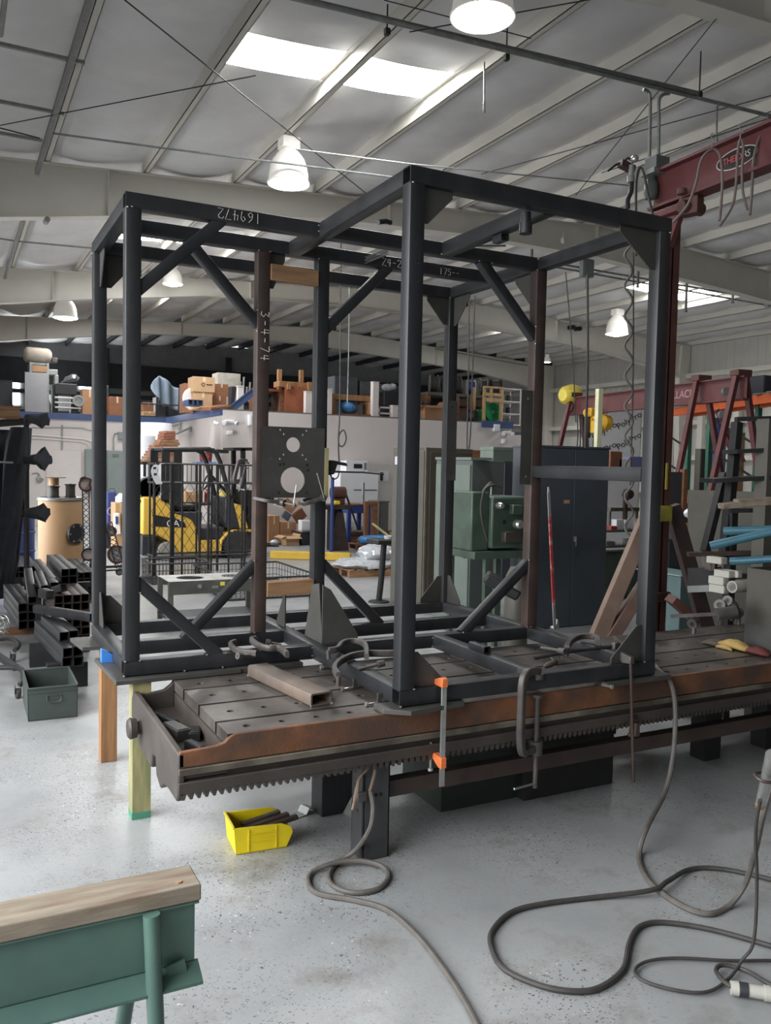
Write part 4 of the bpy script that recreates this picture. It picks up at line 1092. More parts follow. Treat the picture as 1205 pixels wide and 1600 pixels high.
def stack(corner, vx, s_, cols, rows, length, label, group, mat=steel, skip=(), jit=.05, mats=None):
    """rows of square tubes; corner = near bottom left corner; each tube is its own object"""
    d = hdir(vx); r = V((d.y, -d.x, 0)); key = (round(s_, 4), round(length, 2), round(vx), mat.name)
    if key not in _tube_protos:
        mb = MB(); mb.sq((0, 0, 0), d * length, s_, wall=.005, r=.006); _tube_protos[key] = mb
        me_o = mb.build('square_tube', mat); _tube_protos[key] = me_o.data; bpy.data.objects.remove(me_o)
    for j in range(rows):
        for i in range(cols):
            if (i, j) in skip: continue
            o = bpy.data.objects.new('square_tube', _tube_protos[key]); COL.objects.link(o)
            o.location = corner + r * (s_ * (i + .5) * 1.02) + V((0, 0, s_ * (j + .5) * 1.01)) + d * random.uniform(-jit, jit) * .4
            tag(o, label, 'steel tube', group)


TS = .0762
def corner_px(px, py, s_px, rows_vis, rows):
    D = TS * F_PX / s_px; p = at(px, py, D=D); p.z -= (rows - rows_vis) * TS * 1.01; return p


c = corner_px(98, 1044, 15.6, 2, 2)
stack(c, -217, TS, 2, 2, 1.25, 'black square steel tube in the front stack on the floor behind the metal tote', 'tubes in the front stack')
c2 = c + hdir(-217) * .25 + V((.02, 0, TS * 2.04)); stack(c2, -217, TS, 2, 1, .8, 'short black square tube lying loose on top of the front stack', 'tubes on top of the front stack')
for k, dd in enumerate((.2, 1.0)):
    q = c + hdir(-217) * dd; mb = MB(); mb.boxc((q.x + .07, q.y, (FLOOR + c.z) / 2 - .001), (.3, .09, c.z - FLOOR - .002), 0); single(mb, 'timber_bearer', black_m, ('nearer' if k == 0 else 'farther') + ' timber bearer under the front stack of tubes', 'timber', 'timber bearers under the tubes')
c = corner_px(29, 979, 13.4, 3, 3); d_ = hdir(-120)
cz = at(29, 984, Z=FLOOR + .07); c = cz
S3 = 13.4 * fwd(c) / F_PX
stack(c, -150, S3, 2, 3, 1.5, 'black square steel tube in the left stack on a timber bearer', 'tubes in the left stack')
c3 = c + V((S3 * 2.1, .2, 0)); stack(c3, -150, S3, 1, 1, 1.2, 'single black tube lying low beside the left stack', 'tubes in the left stack')
q = at(35, 993); mb = MB(); mb.boxc((q.x + .02, q.y + .1, FLOOR + .034), (.45, .09, .066), .05); single(mb, 'timber_bearer', wood_dark, 'reddish timber bearer under the left stack of tubes', 'timber')
c = corner_px(85, 957, 13.0, 2, 2); c.z = FLOOR + .005
nrow = max(3, round((at(85, 936, D=fwd(c)).z - FLOOR) / (TS * 1.01)))
stack(c, -100, TS, 4, nrow, 1.0, 'square steel tube with brownish top in the middle stack', 'tubes in the middle stack', steel_rust)
c4 = c + hdir(-100) * .3 + V((.0, 0, TS * 1.01 * nrow + .002)); stack(c4, -100, TS, 1, 1, .7, 'single dark tube lying on the left of the middle stack', 'tubes on the middle stack')
c = corner_px(95.6, 913, 11.9, 2, 2); base4 = c.z
stack(c, -85, TS, 2, 2, 1.4, 'black square tube in the high stack in front of the fibre drum', 'tubes in the high stack')
d_ = hdir(-85); r_ = V((d_.y, -d_.x, 0))
bk = thing('steel_bunk', 'dark steel bunk carrying the high stack of tubes', 'tube rack', (c.x, c.y, FLOOR))
for s_ in (.15, 1.0):
    q = c + d_ * s_
    mb = MB(); mb.bar(q + V((0, 0, -.03)) - r_ * .25, q + V((0, 0, -.03)) + r_ * .3, .06, .05); mb.build('cross_bar', black_m, bk)
    for o_ in (-.2, .25):
        mb = MB(); p_ = q + r_ * o_; mb.box((p_.x - .03, p_.y - .03, FLOOR), (p_.x + .03, p_.y + .03, base4 - .056)); mb.build('leg', black_m, bk)
c = corner_px(121, 927, 9.6, 3, 3); c.z = FLOOR + .08
rows6 = max(3, round((at(121, 898, D=fwd(c)).z - FLOOR - .08) / TS))
stack(c, -85, TS, 3, rows6, 1.6, 'grey square tube in the far right stack beside the trolley', 'tubes in the far stack')
q = c + V((.1, .3, 0)); mb = MB(); mb.boxc((q.x, q.y, FLOOR + .038), (.5, .1, .075)); single(mb, 'timber_bearer', wood_dark, 'timber bearer under the far right stack of tubes', 'timber')
c = corner_px(20, 905, 8.6, 2, 2); c.z = at(25, 903, D=fwd(c)).z; b7 = c.z
stack(c, -70, TS, 4, 2, 1.5, 'grey square tube in the far left stack behind the dark rack', 'tubes in the far left stack')
mb = MB(); mb.box((c.x - .05, c.y + .1, FLOOR), (c.x + .4, c.y + .22, b7 - .003)); mb.box((c.x - .05, c.y + 1.1, FLOOR), (c.x + .4, c.y + 1.2, b7 - .003)); mb.box((c.x + .1, c.y + .22, FLOOR), (c.x + .2, c.y + 1.1, FLOOR + .08))
single(mb, 'steel_bunk', black_m, 'low dark bunk under the far left stack of tubes', 'tube rack')
for (a, e, s_, lab) in (((44, 893, 9.0), (51, 938, 8.1), .08, 'grey tube lying at a slant on the left stack'),
                        ((58, 879, 9.4), (82, 909, 8.3), .08, 'grey tube sloping down towards the middle stack'),
                        ((60, 896, 8.6), (70, 920, 8.0), .07, 'short grey tube behind the dark offcuts in the middle'),
                        ((57, 951, 7.4), (146, 965, 6.9), .07, 'long black tube lying across in front of the middle stack'),
                        ((66, 926, 7.6), (79, 930, 7.5), .08, 'short dark tube offcut left of the middle stack'),
                        ((86, 922, 7.9), (100, 918, 7.8), .07, 'short dark tube offcut on top of the middle stack')):
    mb = MB(); mb.sq(at(a[0], a[1], D=a[2]), at(e[0], e[1], D=e[2]), s_, wall=.006)
    single(mb, 'square_tube', steel, lab, 'steel tube')

# ------------------------------------------------------------------ dark storage rack with hanging things at the left edge
t = thing('storage_rack', 'dark upright storage rack draped with black sheets at the left edge', 'rack', at(41, 940, D=8.3))
P = lambda x, y, D=10.0: at(x, y, D=D)
mb = MB(); mb.sq((P(41, 655).x, P(41, 655).y, FLOOR), P(41, 657), .06); mb.build('upright', black_m, t)
mb = MB(); mb.bar(P(-60, 668), P(47, 660), .05, .05); mb.bar(P(-60, 662, 10.4), P(47, 656, 10.4), .05, .05); mb.build('top_rail', black_m, t)
mb = MB(); mb.sq((P(-30, 655, 10.4).x, P(-30, 655, 10.4).y, FLOOR), P(-30, 662, 10.4), .06); mb.build('upright', black_m, t)
mb = MB(); mb.tube([P(38, 742, 9.85), P(39, 800, 9.85), P(40, 880, 9.85), P(41, 905, 9.8), P(38, 912, 9.78), P(36, 905, 9.8)], .007, 6); mb.build('hanging_rod', steel_rust, t)
mb = MB(); mb.cyl(P(-20, 721, 9.6), P(20, 723, 9.6), .012, n=8); mb.build('peg', galv, t)
# draped black sheets
def drape(name, outline, D, depth, mat, label, parent=None, seed=1, folds=7):
    """cloth hanging as a wavy closed sleeve; outline = list of (y, x_left, x_right) pixels"""
    rnd = random.Random(seed); ph = [rnd.uniform(0, 6) for _ in range(4)]; L = []; N = 28
    for (y, xl, xr) in outline:
        a, e = at(xl, y, D=D), at(xr, y, D=D); c = (a + e) / 2; hw = (e - a).length / 2; loop = []
        for i in range(N):
            an = 2 * math.pi * i / N
            k = 1 + .12 * math.sin(folds * an + ph[0] + y * .01) + .06 * math.sin(3 * an + ph[1] + y * .03)
            loop.append(c + RIGHT * (math.cos(an) * hw * k) + V((FWD.x, FWD.y, 0)) * (math.sin(an) * depth * k))
        L.append(loop)
    mb = MB(); mb.sweep_loop(L); return mb.build(name, mat, parent, smooth=True, angle=80)


drape('hanging_sheet', [(668, 22, 44), (690, 14, 44), (720, 9, 42), (780, 6, 36), (830, 3, 30), (880, 0, 24), (925, -4, 14)], 10.0, .18, black_cloth, '', t, 3)
drape('hanging_sheet', [(672, -10, 18), (760, -16, 14), (880, -20, 12), (935, -22, 6)], 10.2, .2, black_cloth, '', t, 5)
for k, (x0, y0, x1, y1, r0, r1) in enumerate(((48, 653, 70, 657, 9, 10), (46, 719, 70, 717, 9, 14), (44, 802, 70, 801, 10, 11))):
    tt = thing('hanging_sleeve', 'black flared rubber sleeve on the dark rack, ' + ('topmost', 'middle', 'lowest')[k] + ' of the three', 'rubber sleeve', P(x0, y0), 'black sleeves on the rack')
    a, e = P(x0 - 6, y0, 9.9), P(x1, y1, 9.8); d = e - a; n = 20; px2m = 9.9 / F_PX; L = []
    tdir = d.normalized(); s1 = tdir.cross(V((0, 0, 1))).normalized(); s2 = s1.cross(tdir)
    for f, rr, wv_ in ((0, 5, 0), (.3, r0 * .8, .05), (.6, r0 * .9, .1), (.85, r1, .2), (1, r1 * 1.1, .3)):
        L.append([a + d * (f + (.08 * math.sin(5 * 2 * math.pi * i / n + k) if f == 1 else 0)) + (s1 * math.cos(2 * math.pi * i / n) + s2 * math.sin(2 * math.pi * i / n)) * rr * px2m * (1 + wv_ * math.sin(4 * 2 * math.pi * i / n + k)) for i in range(n)])
    mb = MB(); mb.sweep_loop(L); mb.build('sleeve', black_cloth, tt, angle=70)
    mb = MB(); mb.lathe(a, d, [(0, 5.5 * px2m), (.0, 6.5 * px2m), (.03, 6.5 * px2m), (.03, 5.5 * px2m)], 14); mb.build('collar', black_m, tt)
q0, q1 = P(-25, 656, 9.9), P(33, 634, 9.9)
t = thing('wooden_crate', 'old wooden crate lying on top of the dark rack', 'crate', P(5, 658))
mb = MB(); mb.box((q0.x, q0.y, q0.z + .03), (q1.x, q1.y + .4, q1.z)); mb.build('crate_body', wood_h, t, bevel=.004)
for z in (q0.z + .035, q1.z - .02):
    mb = MB(); mb.box((q0.x - .004, q1.y - .012, z - .006), (q1.x + .006, q1.y + .002, z + .012)); mb.build('batten', wood_dark, t)
# caster cart base
for k, (pts, cst) in enumerate((([(-30, 1003, 8.0), (12, 998, 7.8), (27, 1003, 7.6), (29, 1010, 7.5), (23, 1016, 7.4)], (20, 1017)), ([(-30, 1044, 6.6), (20, 1043, 6.5), (35, 1048, 6.4), (36, 1062, 6.3), (31, 1070, 6.3)], (28, 1076)))):
    t = thing('caster_leg', ('farther' if k == 0 else 'nearer') + ' black tube leg with a caster wheel at the left edge of the floor', 'cart leg', at(*cst), 'caster legs of a cart')
    mb = MB(); mb.tube([at(x, y, D=D) for x, y, D in pts], .02, 10, smooth=4); mb.build('tube_leg', black_m, t)
    w_ = at(cst[0], cst[1], D=pts[-1][2]); w_.z = FLOOR + .038
    mb = MB(); mb.lathe(w_ - V((.015, 0, 0)), (1, .2, 0), [(0, .02), (0, .036), (.004, .038), (.026, .038), (.03, .036), (.03, .02)], 18); mb.build('caster_wheel', rubber, t)
    mb = MB(); mb.box((w_.x - .022, w_.y - .02, w_.z), (w_.x - .018, w_.y + .02, w_.z + .06)); mb.box((w_.x + .02, w_.y - .02, w_.z), (w_.x + .024, w_.y + .02, w_.z + .06)); mb.build('fork', black_m, t)
mb = MB(); mb.bar(at(-6, 1023, D=6.9), at(26, 1044, D=6.5), .045, .04); single(mb, 'cart_bar', black_m, 'short flat black bar between the two caster legs', 'cart bar')
rnd = random.Random(3); mb = MB()
for k in range(16):
    c_ = at(2 + rnd.uniform(-8, 8), 978 + rnd.uniform(-8, 10), D=7.9); r0 = rnd.uniform(.03, .09); ax_ = V((rnd.uniform(-1, 1), rnd.uniform(-1, 1), rnd.uniform(-1, 1))).normalized(); s1 = ax_.orthogonal().normalized(); s2 = ax_.cross(s1)
    mb.tube([c_ + (s1 * math.cos(a * .5) + s2 * math.sin(a * .5)) * r0 for a in range(11)], .0035, 5)
single(mb, 'wire_tangle', zinc, 'tangle of bright wire at the left edge behind the caster leg', 'wire')
bpy.data.objects['wire_tangle']['kind'] = 'stuff'
t = thing('drum', 'blue barrel standing behind the dark rack at the left edge', 'barrel', at(26, 893))
q = at(24, 893); mb = MB(); mb.lathe(q, (0, 0, 1), [(.001, .0), (.001, .28), (.02, .29), (.3, .285), (.31, .295), (.34, .295), (.35, .285), (.6, .285), (.61, .295), (.64, .295), (.65, .285), (.86, .29), (.88, .28), (.86, .27), (.86, 0)], 28); mb.build('barrel_body', blue_paint, t)

# ------------------------------------------------------------------ fibre drum and reels
DD = 12.6; bx, cx = at(62, 900, D=DD), at(128, 900, D=DD)
cc = (bx + cx) / 2; R_ = (cx - bx).length / 2; cc.z = FLOOR; ztop = at(95, 778, D=DD - R_).z
t = thing('fibre_drum', 'tall tan fibre wire drum with a metal rim', 'drum', cc)
H_ = ztop - FLOOR
mb = MB(); mb.lathe(cc, (0, 0, 1), [(.001, 0), (.001, R_), (H_ - .03, R_), (H_ - .02, R_ - .005), (H_ - .02, 0)], 36); mb.build('drum_body', fiber, t)
mb = MB(); mb.lathe(cc, (0, 0, 1), [(H_ - .045, R_ + .004), (H_ - .04, R_ + .014), (H_ - .02, R_ + .014), (H_ - .015, R_ + .01), (H_, R_ + .012), (H_, R_ - .02), (H_ - .02, R_ - .03), (H_ - .02, R_ - .06), (H_ - .045, R_ - .06)], 36); mb.build('metal_rim', galv, t)
mb = MB(); mb.lathe(cc, (0, 0, 1), [(.0, R_ + .003), (.03, R_ + .005), (.03, R_ + .001)], 36); mb.build('bottom_rim', galv, t)
an = at(120, 834, D=DD - R_ * .6); dirn = (V((an.x, an.y, 0)) - V((cc.x, cc.y, 0))).normalized()
mb = MB(); o_ = cc + dirn * (R_ * .97) + V((0, 0, an.z - FLOOR)); mb.lathe(o_, dirn, [(0, .0), (0, .15), (.03, .15), (.03, .11), (.022, .1), (.022, 0)], 28); hb = mb.build('pay_off_ring', black_m, t)
for i in range(6):
    a_ = i * math.pi / 3; s1 = dirn.cross(V((0, 0, 1))); mb = MB(); p_ = o_ + dirn * .03 + (s1 * math.cos(a_) + V((0, 0, 1)) * math.sin(a_)) * .125; mb.cyl(p_, p_ + dirn * .006, .014, n=10); mb.build('rivet', zinc, hb)


def reel(name, label, base, axis, r, w_, core, m_fl, m_wire, group=None, fill=.85, cat='cable reel', rim=.02):
    """two flanges, a hub and the wound cable"""
    t = thing(name, label, cat, base, group); a = V(axis).normalized()
    for s_ in (0, w_ - rim):
        mb = MB(); mb.lathe(V(base) + a * s_, a, [(0, r * .15), (0, r), (rim, r), (rim, r * .15)], 28); mb.build('flange', m_fl, t)
    mb = MB(); pr = [(rim, core)]; n = 6
    for i in range(n):
        s0 = rim + (w_ - 2 * rim) * i / n; s1 = rim + (w_ - 2 * rim) * (i + .5) / n
        pr += [(s0, r * fill * .985), (s1, r * fill)]
    pr += [(w_ - rim, r * fill * .985), (w_ - rim, core)]
    mb.lathe(V(base), a, pr, 28); mb.build('wound_cable', m_wire, t)
    mb = MB(); mb.lathe(V(base), a, [(-.005, .02), (-.005, r * .18), (w_ + .005, r * .18), (w_ + .005, .02)], 16); mb.build('hub', m_fl, t)
    return t


ps = 12.3 / F_PX
q = at(84, 776, D=12.3); q.z = ztop + .002
reel('wire_reel', 'upright black wire reel with a pale top disc on the fibre drum', q, (0, 0, 1), .085, .17, .05, black_m, rubber)
q2 = q + V((0, 0, .178)); t = thing('wire_spool', 'pale wooden spool with a wide thin top disc, standing on the black reel', 'spool', q2)
mb = MB(); mb.lathe(q2, (0, 0, 1), [(0, .01), (0, .07), (.11, .07), (.11, .01)], 22); mb.build('core', card_l, t)
mb = MB(); mb.lathe(q2, (0, 0, 1), [(.11, .01), (.11, .17), (.118, .172), (.12, .165), (.12, .01)], 28); mb.build('disc', wood_grey, t)
q = at(110, 776, D=12.4); q.z = ztop + .002
reel('wire_reel', 'second black wire reel standing on the right side of the fibre drum', q, (0, 0, 1), .08, .2, .05, black_m, rubber)

# ------------------------------------------------------------------ lattice trolleys
def truss(mb, a, e, w_, n, r=.009):
    a, e = V(a), V(e); s = RIGHT * (w_ / 2)
    for k in (-1, 1): mb.cyl(a + s * k, e + s * k, r, n=6)
    for i in range(n):
        p, q = a.lerp(e, i / n), a.lerp(e, (i + 1) / n)
        mb.cyl(p - s, q + s, r * .6, n=5); mb.cyl(p + s, q - s, r * .6, n=5)


t = thing('lattice_trolley', 'black lattice hand trolley standing left of the left frame post', 'trolley', at(142, 893))
D = 11.6
mb = MB(); truss(mb, at(136, 893, D=D), at(134, 765, D=D), .09, 14); truss(mb, at(148, 893, D=D + .2), at(148, 765, D=D + .2), .09, 14); mb.build('lattice_frame', black_m, t)
mb = MB(); mb.tube([at(136, 770, D=D), at(128, 757, D=D), at(126, 748, D=D), at(134, 745, D=D)], .012, 8, smooth=4); mb.build('handle', black_m, t)
for (x, y, r, m) in ((135, 757, .1, red_brown), (138, 866, .09, tyre), (150, 757, .09, red_brown)):
    c_ = at(x, y, D=D - .05); ax_ = V((FWD.x, FWD.y, 0)) * -1 + RIGHT * .3
    mb = MB(); mb.lathe(c_, ax_, [(0, r * .75), (0, r), (.05, r), (.05, r * .75), (0, r * .75)], 24); w_ = mb.build('wheel', m, t)
    mb = MB(); mb.lathe(c_ + ax_.normalized() * .015, ax_, [(0, 0), (0, r * .76), (.02, r * .76), (.02, 0)], 24); mb.build('wheel_disc', M('pale_pink_disc_%d' % x, S(196, 176, 172), .6), w_)
t = thing('lattice_trolley', 'black lattice hand trolley leaning between the two left frame posts', 'trolley', at(180, 890))
mb = MB(); truss(mb, at(188, 888, D=D), at(168, 815, D=D), .11, 9); mb.build('lattice_frame', black_m, t)
mb = MB(); mb.bar(at(160, 886, D=D), at(192, 885, D=D), .04, .03); mb.bar(at(160, 892, D=D), at(192, 890, D=D), .03, .02); mb.build('base_bar', black_m, t)
for (x, y, r, m) in ((184, 866, .13, red_crane), (175, 830, .07, red_crane), (188, 893, .05, tyre)):
    c_ = at(x, y, D=D + .08); ax_ = V((FWD.x, FWD.y, 0)) * -1
    mb = MB(); mb.lathe(c_, ax_, [(0, r * .8), (0, r), (.05, r), (.05, r * .8), (0, r * .8)], 24); w_ = mb.build('wheel', m, t)
    mb = MB(); mb.lathe(c_ + ax_.normalized() * .015, ax_, [(0, 0), (0, r * .8), (.02, r * .8), (.02, 0)], 24); mb.build('wheel_disc', M('grey_disc_%d' % x, S(170, 166, 160), .6), w_)

# ------------------------------------------------------------------ along the recessed wall
def cabinet_px(name, label, cat, r, Y, depth, mat, doors=1, base=None, group=None, handle=True, vents=0, kick=0.):
    x0, x1, z0, z1 = rect(*r, Y)
    if base is not None: z0 = base
    t = thing(name, label, cat, ((x0 + x1) / 2, Y, z0), group)
    mb = MB(); mb.box((x0, Y + .02, z0 + kick), (x1, Y + depth, z1))
    if kick: mb.box((x0 + .02, Y + .05, z0), (x1 - .02, Y + depth, z0 + kick))
    mb.build('body', mat, t, bevel=.004)
    wd = (x1 - x0) / doors
    for i in range(doors):
        mb = MB(); mb.box((x0 + wd * i + .008, Y, z0 + kick + .02), (x0 + wd * (i + 1) - .008, Y + .02, z1 - .02)); dr = mb.build('door', mat, t, bevel=.003)
        if handle:
            hx = x0 + wd * (i + (.86 if i == 0 and doors > 1 else .14)); hz = (z0 + z1) / 2
            mb = MB(); mb.boxc((hx, Y - .015, hz), (.02, .03, .09)); mb.boxc((hx, Y - .03, hz - .01), (.014, .01, .12)); mb.build('handle', zinc, dr)
        for k in range(vents):
            mb = MB(); mb.boxc((x0 + wd * (i + .5), Y - .002, z1 - .12 - .05 * k), (wd * .4, .006, .02)); mb.build('vent', char, dr)
    return t


elec = M('electrical_grey', S(128, 138, 136), .5, .1, .05, 3)
cabinet_px('electrical_panel', 'grey electrical panel on the recessed wall behind the left frame post', 'electrical panel', (134, 702, 155, 770), YQ - .22, .2, elec, handle=False)
cabinet_px('electrical_panel', 'large grey electrical panel between the two left frame posts', 'electrical panel', (168, 704, 193, 775), YQ - .22, .2, elec, vents=2)
q0, q1, z0, z1 = rect(185, 675, 195, 688, YQ - .1)
mb = MB(); mb.box((q0, YQ - .1, z0), (q1, YQ - .002, z1)); mb.box((q0 + .02, YQ - .11, z0 + .02), (q1 - .02, YQ - .1, z1 - .02)); single(mb, 'junction_box', elec, 'small grey junction box on the wall above the large electrical panel', 'junction box', bevel=.004)
wallp = lambda x, y, o_=.03: at(x, y, Y=YQ - o_)
for k, (pts, lab) in enumerate((([(-20, 679), (60, 680), (132, 686), (143, 690), (146, 702)], 'upper white conduit run along the recessed wall bending down to the panel'),
                                ([(-20, 684), (60, 685), (126, 690), (137, 694), (139, 702)], 'lower white conduit run along the recessed wall'),
                                ([(97, 664), (97, 703)], 'short vertical conduit above the wall door'),
                                ([(177, 704), (177, 684), (179, 678), (187, 676)], 'bent conduit rising from the large electrical panel'),
                                ([(50, 668), (105, 668), (130, 669), (137, 672), (160, 674)], 'thin grey cable swagged under the blue deck edge'))):
    mb = MB(); mb.tube([wallp(*p) for p in pts], .018 if k != 4 else .01, 8); single(mb, 'conduit', white_p if k < 2 else galv, lab, 'conduit', 'conduits on the recessed wall')
t = thing('wall_box', 'small round wall box with a conduit on the recessed wall left of the drum', 'wall box', wallp(62, 750))
mb = MB(); q = wallp(62, 748); mb.lathe(q + V((0, .03, 0)), (0, -1, 0), [(0, .09), (.06, .09), (.07, .07), (.07, 0)], 18); mb.build('box', galv, t)
mb = MB(); mb.tube([wallp(50, 740), wallp(58, 738), wallp(62, 742)], .015, 8); mb.build('conduit_stub', galv, t)

# blue folded chairs, boxes behind the trolleys
x0, x1, z0, z1 = rect(167, 768, 182, 822, 14.5)
t = thing('folded_tarp_bag', 'dark blue printed bag standing behind the leaning trolley', 'bag', ((x0 + x1) / 2, 14.5, FLOOR))
mb = MB(); mb.box((x0, 14.5, z0), (x1, 14.7, z1)); mb.build('bag_body', M('navy_fabric', S(62, 70, 122), .8, 0, .12, 9), t, bevel=.03)
mb = MB(); mb.tube([(x0 + .03, 14.49, z1), (x0 + .05, 14.49, z1 + .06), (x1 - .05, 14.49, z1 + .06), (x1 - .03, 14.49, z1)], .008, 6); mb.build('handle', char, t)
mb = MB(); mb.tube([((x0 + x1) / 2 + .08 * math.cos(a), 14.492, z0 + .3 + .08 * math.sin(a)) for a in [i * .5 for i in range(13)]], .006, 5); mb.build('emblem', logo_white, t)
mb = MB(); mb.box((x0 - .02, 14.48, FLOOR), (x1 + .0, 14.75, z0 - .002)); single(mb, 'storage_box', char, 'dark box on the floor under the blue bag', 'box', bevel=.01)


def carton(label, r, Y, depth, mat=card, base=None, open_=False, rot=0., group=None, tape_=True, name='cardboard_box', mark=None):
    x0, x1, z0, z1 = rect(*r, Y)
    if base is not None: z0 = base
    t = thing(name, label, 'box', ((x0 + x1) / 2, Y, z0), group); w_ = x1 - x0; h = z1 - z0
    mb = MB()
    if not open_: mb.box((x0, Y, z0), (x1, Y + depth, z1))
    else:
        e = .006
        mb.box((x0, Y, z0), (x1, Y + e, z1)); mb.box((x0, Y + depth - e, z0), (x1, Y + depth, z1)); mb.box((x0, Y + e, z0), (x0 + e, Y + depth - e, z1)); mb.box((x1 - e, Y + e, z0), (x1, Y + depth - e, z1)); mb.box((x0 + e, Y + e, z0), (x1 - e, Y + depth - e, z0 + e))
    mb.build('carton', mat, t, bevel=.006)
    if open_:
        f = min(w_, depth) * .45
        mb = MB(); mb.prism([(x0, Y, z1), (x1, Y, z1), (x1 + .02, Y - f * .8, z1 - f * .35), (x0 - .02, Y - f * .8, z1 - f * .35)], (0, 0, .006)); mb.build('flap', mat, t)
        mb = MB(); mb.prism([(x0, Y, z1), (x0, Y + depth, z1), (x0 - f * .85, Y + depth, z1 - f * .3), (x0 - f * .85, Y - .02, z1 - f * .3)], (0, 0, .006)); mb.build('flap', mat, t)
        mb = MB(); mb.prism([(x1, Y, z1), (x1, Y + depth, z1), (x1 + f * .5, Y + depth, z1 + f * .7), (x1 + f * .5, Y, z1 + f * .7)], (.006, 0, 0)); mb.build('flap', mat, t)
    elif tape_:
        mb = MB(); mb.box((x0 + w_ * .44, Y - .0015, z1 - h * .3), (x0 + w_ * .56, Y, z1 + .0015)); mb.box((x0 + w_ * .44, Y, z1), (x0 + w_ * .56, Y + depth, z1 + .0015)); mb.build('tape', tape, t)
        mb = MB(); mb.box((x0 + .005, Y - .001, z0 + h * .5 - .002), (x1 - .005, Y, z0 + h * .5 + .0)); 
    if mark: mark(t, x0, x1, z0, z1, Y)
    return t


carton('tan cardboard carton with a hand hole behind the leaning trolley', (180, 786, 196, 856), 13.6, .5, card_l, base=FLOOR)
t = thing('paper_sack', 'white printed paper sack leaning on the tan carton behind the trolley', 'sack', at(184, 830, Y=13.4))
x0, x1, z0, z1 = rect(178, 802, 189, 835, 13.45); mb = MB(); mb.hexa([(x0, 13.4, z0), (x1, 13.4, z0), (x1, 13.58, z0), (x0, 13.58, z0), (x0 + .01, 13.5, z1), (x1 - .01, 13.5, z1), (x1 - .01, 13.58, z1), (x0 + .01, 13.58, z1)]); mb.build('sack_body', appl_white, t, bevel=.02)
mb = MB(); mb.box((x0 + .03, 13.42, z0 + .2), (x0 + .07, 13.5, z1 - .06)); mb.build('print', blue_paint, t)
x0, x1, z0, z1 = rect(186, 770, 194, 785, 13.7); mb = MB(); mb.lathe(((x0 + x1) / 2, 13.8, z0 + .005), (0, 0, 1), [(0, .0), (0, .1), (.1, .1), (.14, .05), (.17, .03), (.17, 0)], 18); single(mb, 'plastic_jug', appl_white, 'white plastic jug on the tan carton behind the trolley', 'jug')

# white rolls and brown stack by the office corner
t = thing('paper_roll', 'tall white wrapped roll standing in the corner of the office block', 'roll', at(240, 790, Y=17))
c_ = at(241, 740, Y=17.5); rr = .42 
mb = MB(); mb.lathe((c_.x, c_.y, FLOOR), (0, 0, 1), [(.001, 0), (.001, rr), (at(241, 665, Y=17.5).z - FLOOR - .02, rr), (at(241, 661, Y=17.5).z - FLOOR, rr * .95), (at(241, 661, Y=17.5).z - FLOOR, 0)], 26); mb.build('roll_body', appl_white, t)
mb = MB(); c2 = at(224, 700, Y=16.5); mb.cyl((c2.x, c2.y, FLOOR), (c2.x, c2.y, at(224, 680, Y=16.5).z), .27, n=24); single(mb, 'paper_roll', appl_white, 'shorter white wrapped roll left of the tall one by the office corner', 'roll', bevel=.02)
rnd = random.Random(5)
zb0, zt0 = at(255, 722, Y=15).z, at(265, 673, Y=15).z; n = 11
tb = thing('work_platform', 'dark steel platform carrying the stack of flattened boxes', 'platform', at(250, 770, Y=15)); xa, xb, _, _ = rect(222, 722, 282, 728, 15.0)
mb = MB(); mb.box((xa, 15, zb0 - .06), (xb, 15.7, zb0)); mb.build('deck', black_m, tb)
for x in (xa + .04, xb - .08):
    for y in (15.02, 15.62): mb = MB(); mb.box((x, y, FLOOR), (x + .05, y + .05, zb0 - .06)); mb.build('leg', black_m, tb)
for i in range(n):
    f = i / (n - 1); x0 = at(225 + 33 * min(1, f * 1.1) + rnd.uniform(-2, 2), 700, Y=15).x; x1 = at((281 if f < .75 else 276) + rnd.uniform(-2, 1), 700, Y=15).x; z = zb0 + (zt0 - zb0) * i / n
    mb = MB(); h = (zt0 - zb0) / n
    mb.hexa([(x0, 15.02, z + .001), (x1, 15.02, z + .001), (x1, 15.6, z + .001), (x0, 15.6, z + .001), (x0 + .01, 15.03, z + h * .9), (x1 - .01, 15.02, z + h * .97), (x1, 15.6, z + h * .97), (x0, 15.6, z + h * .9)])
    single(mb, 'flattened_box', M('flattened_card_%d' % i, tuple(c_ * rnd.uniform(.55, .85) for c_ in S(168, 122, 92)), .85, 0, .3, 14), 'flattened brown cardboard box in the stepped stack by the office corner', 'cardboard', 'stack of flattened boxes')
# ================================================================== forklift
YF = 12.0
fk = lambda x, y, Y=YF: at(200 + x / 5.477, 690 + y / 5.477, Y=Y)
lift = thing('forklift', 'yellow forklift truck with a black overhead guard parked behind the left half of the frame', 'forklift', at(310, 872))


def fpoly(name, pts, mat, y0=0., d=1.1, bevel=.02, parent=None):
    mb = MB(); P = [fk(*p) for p in pts]; mb.prism([(p.x, YF + y0, p.z) for p in P], (0, d, 0)); return mb.build(name, mat, parent or lift, bevel=bevel)


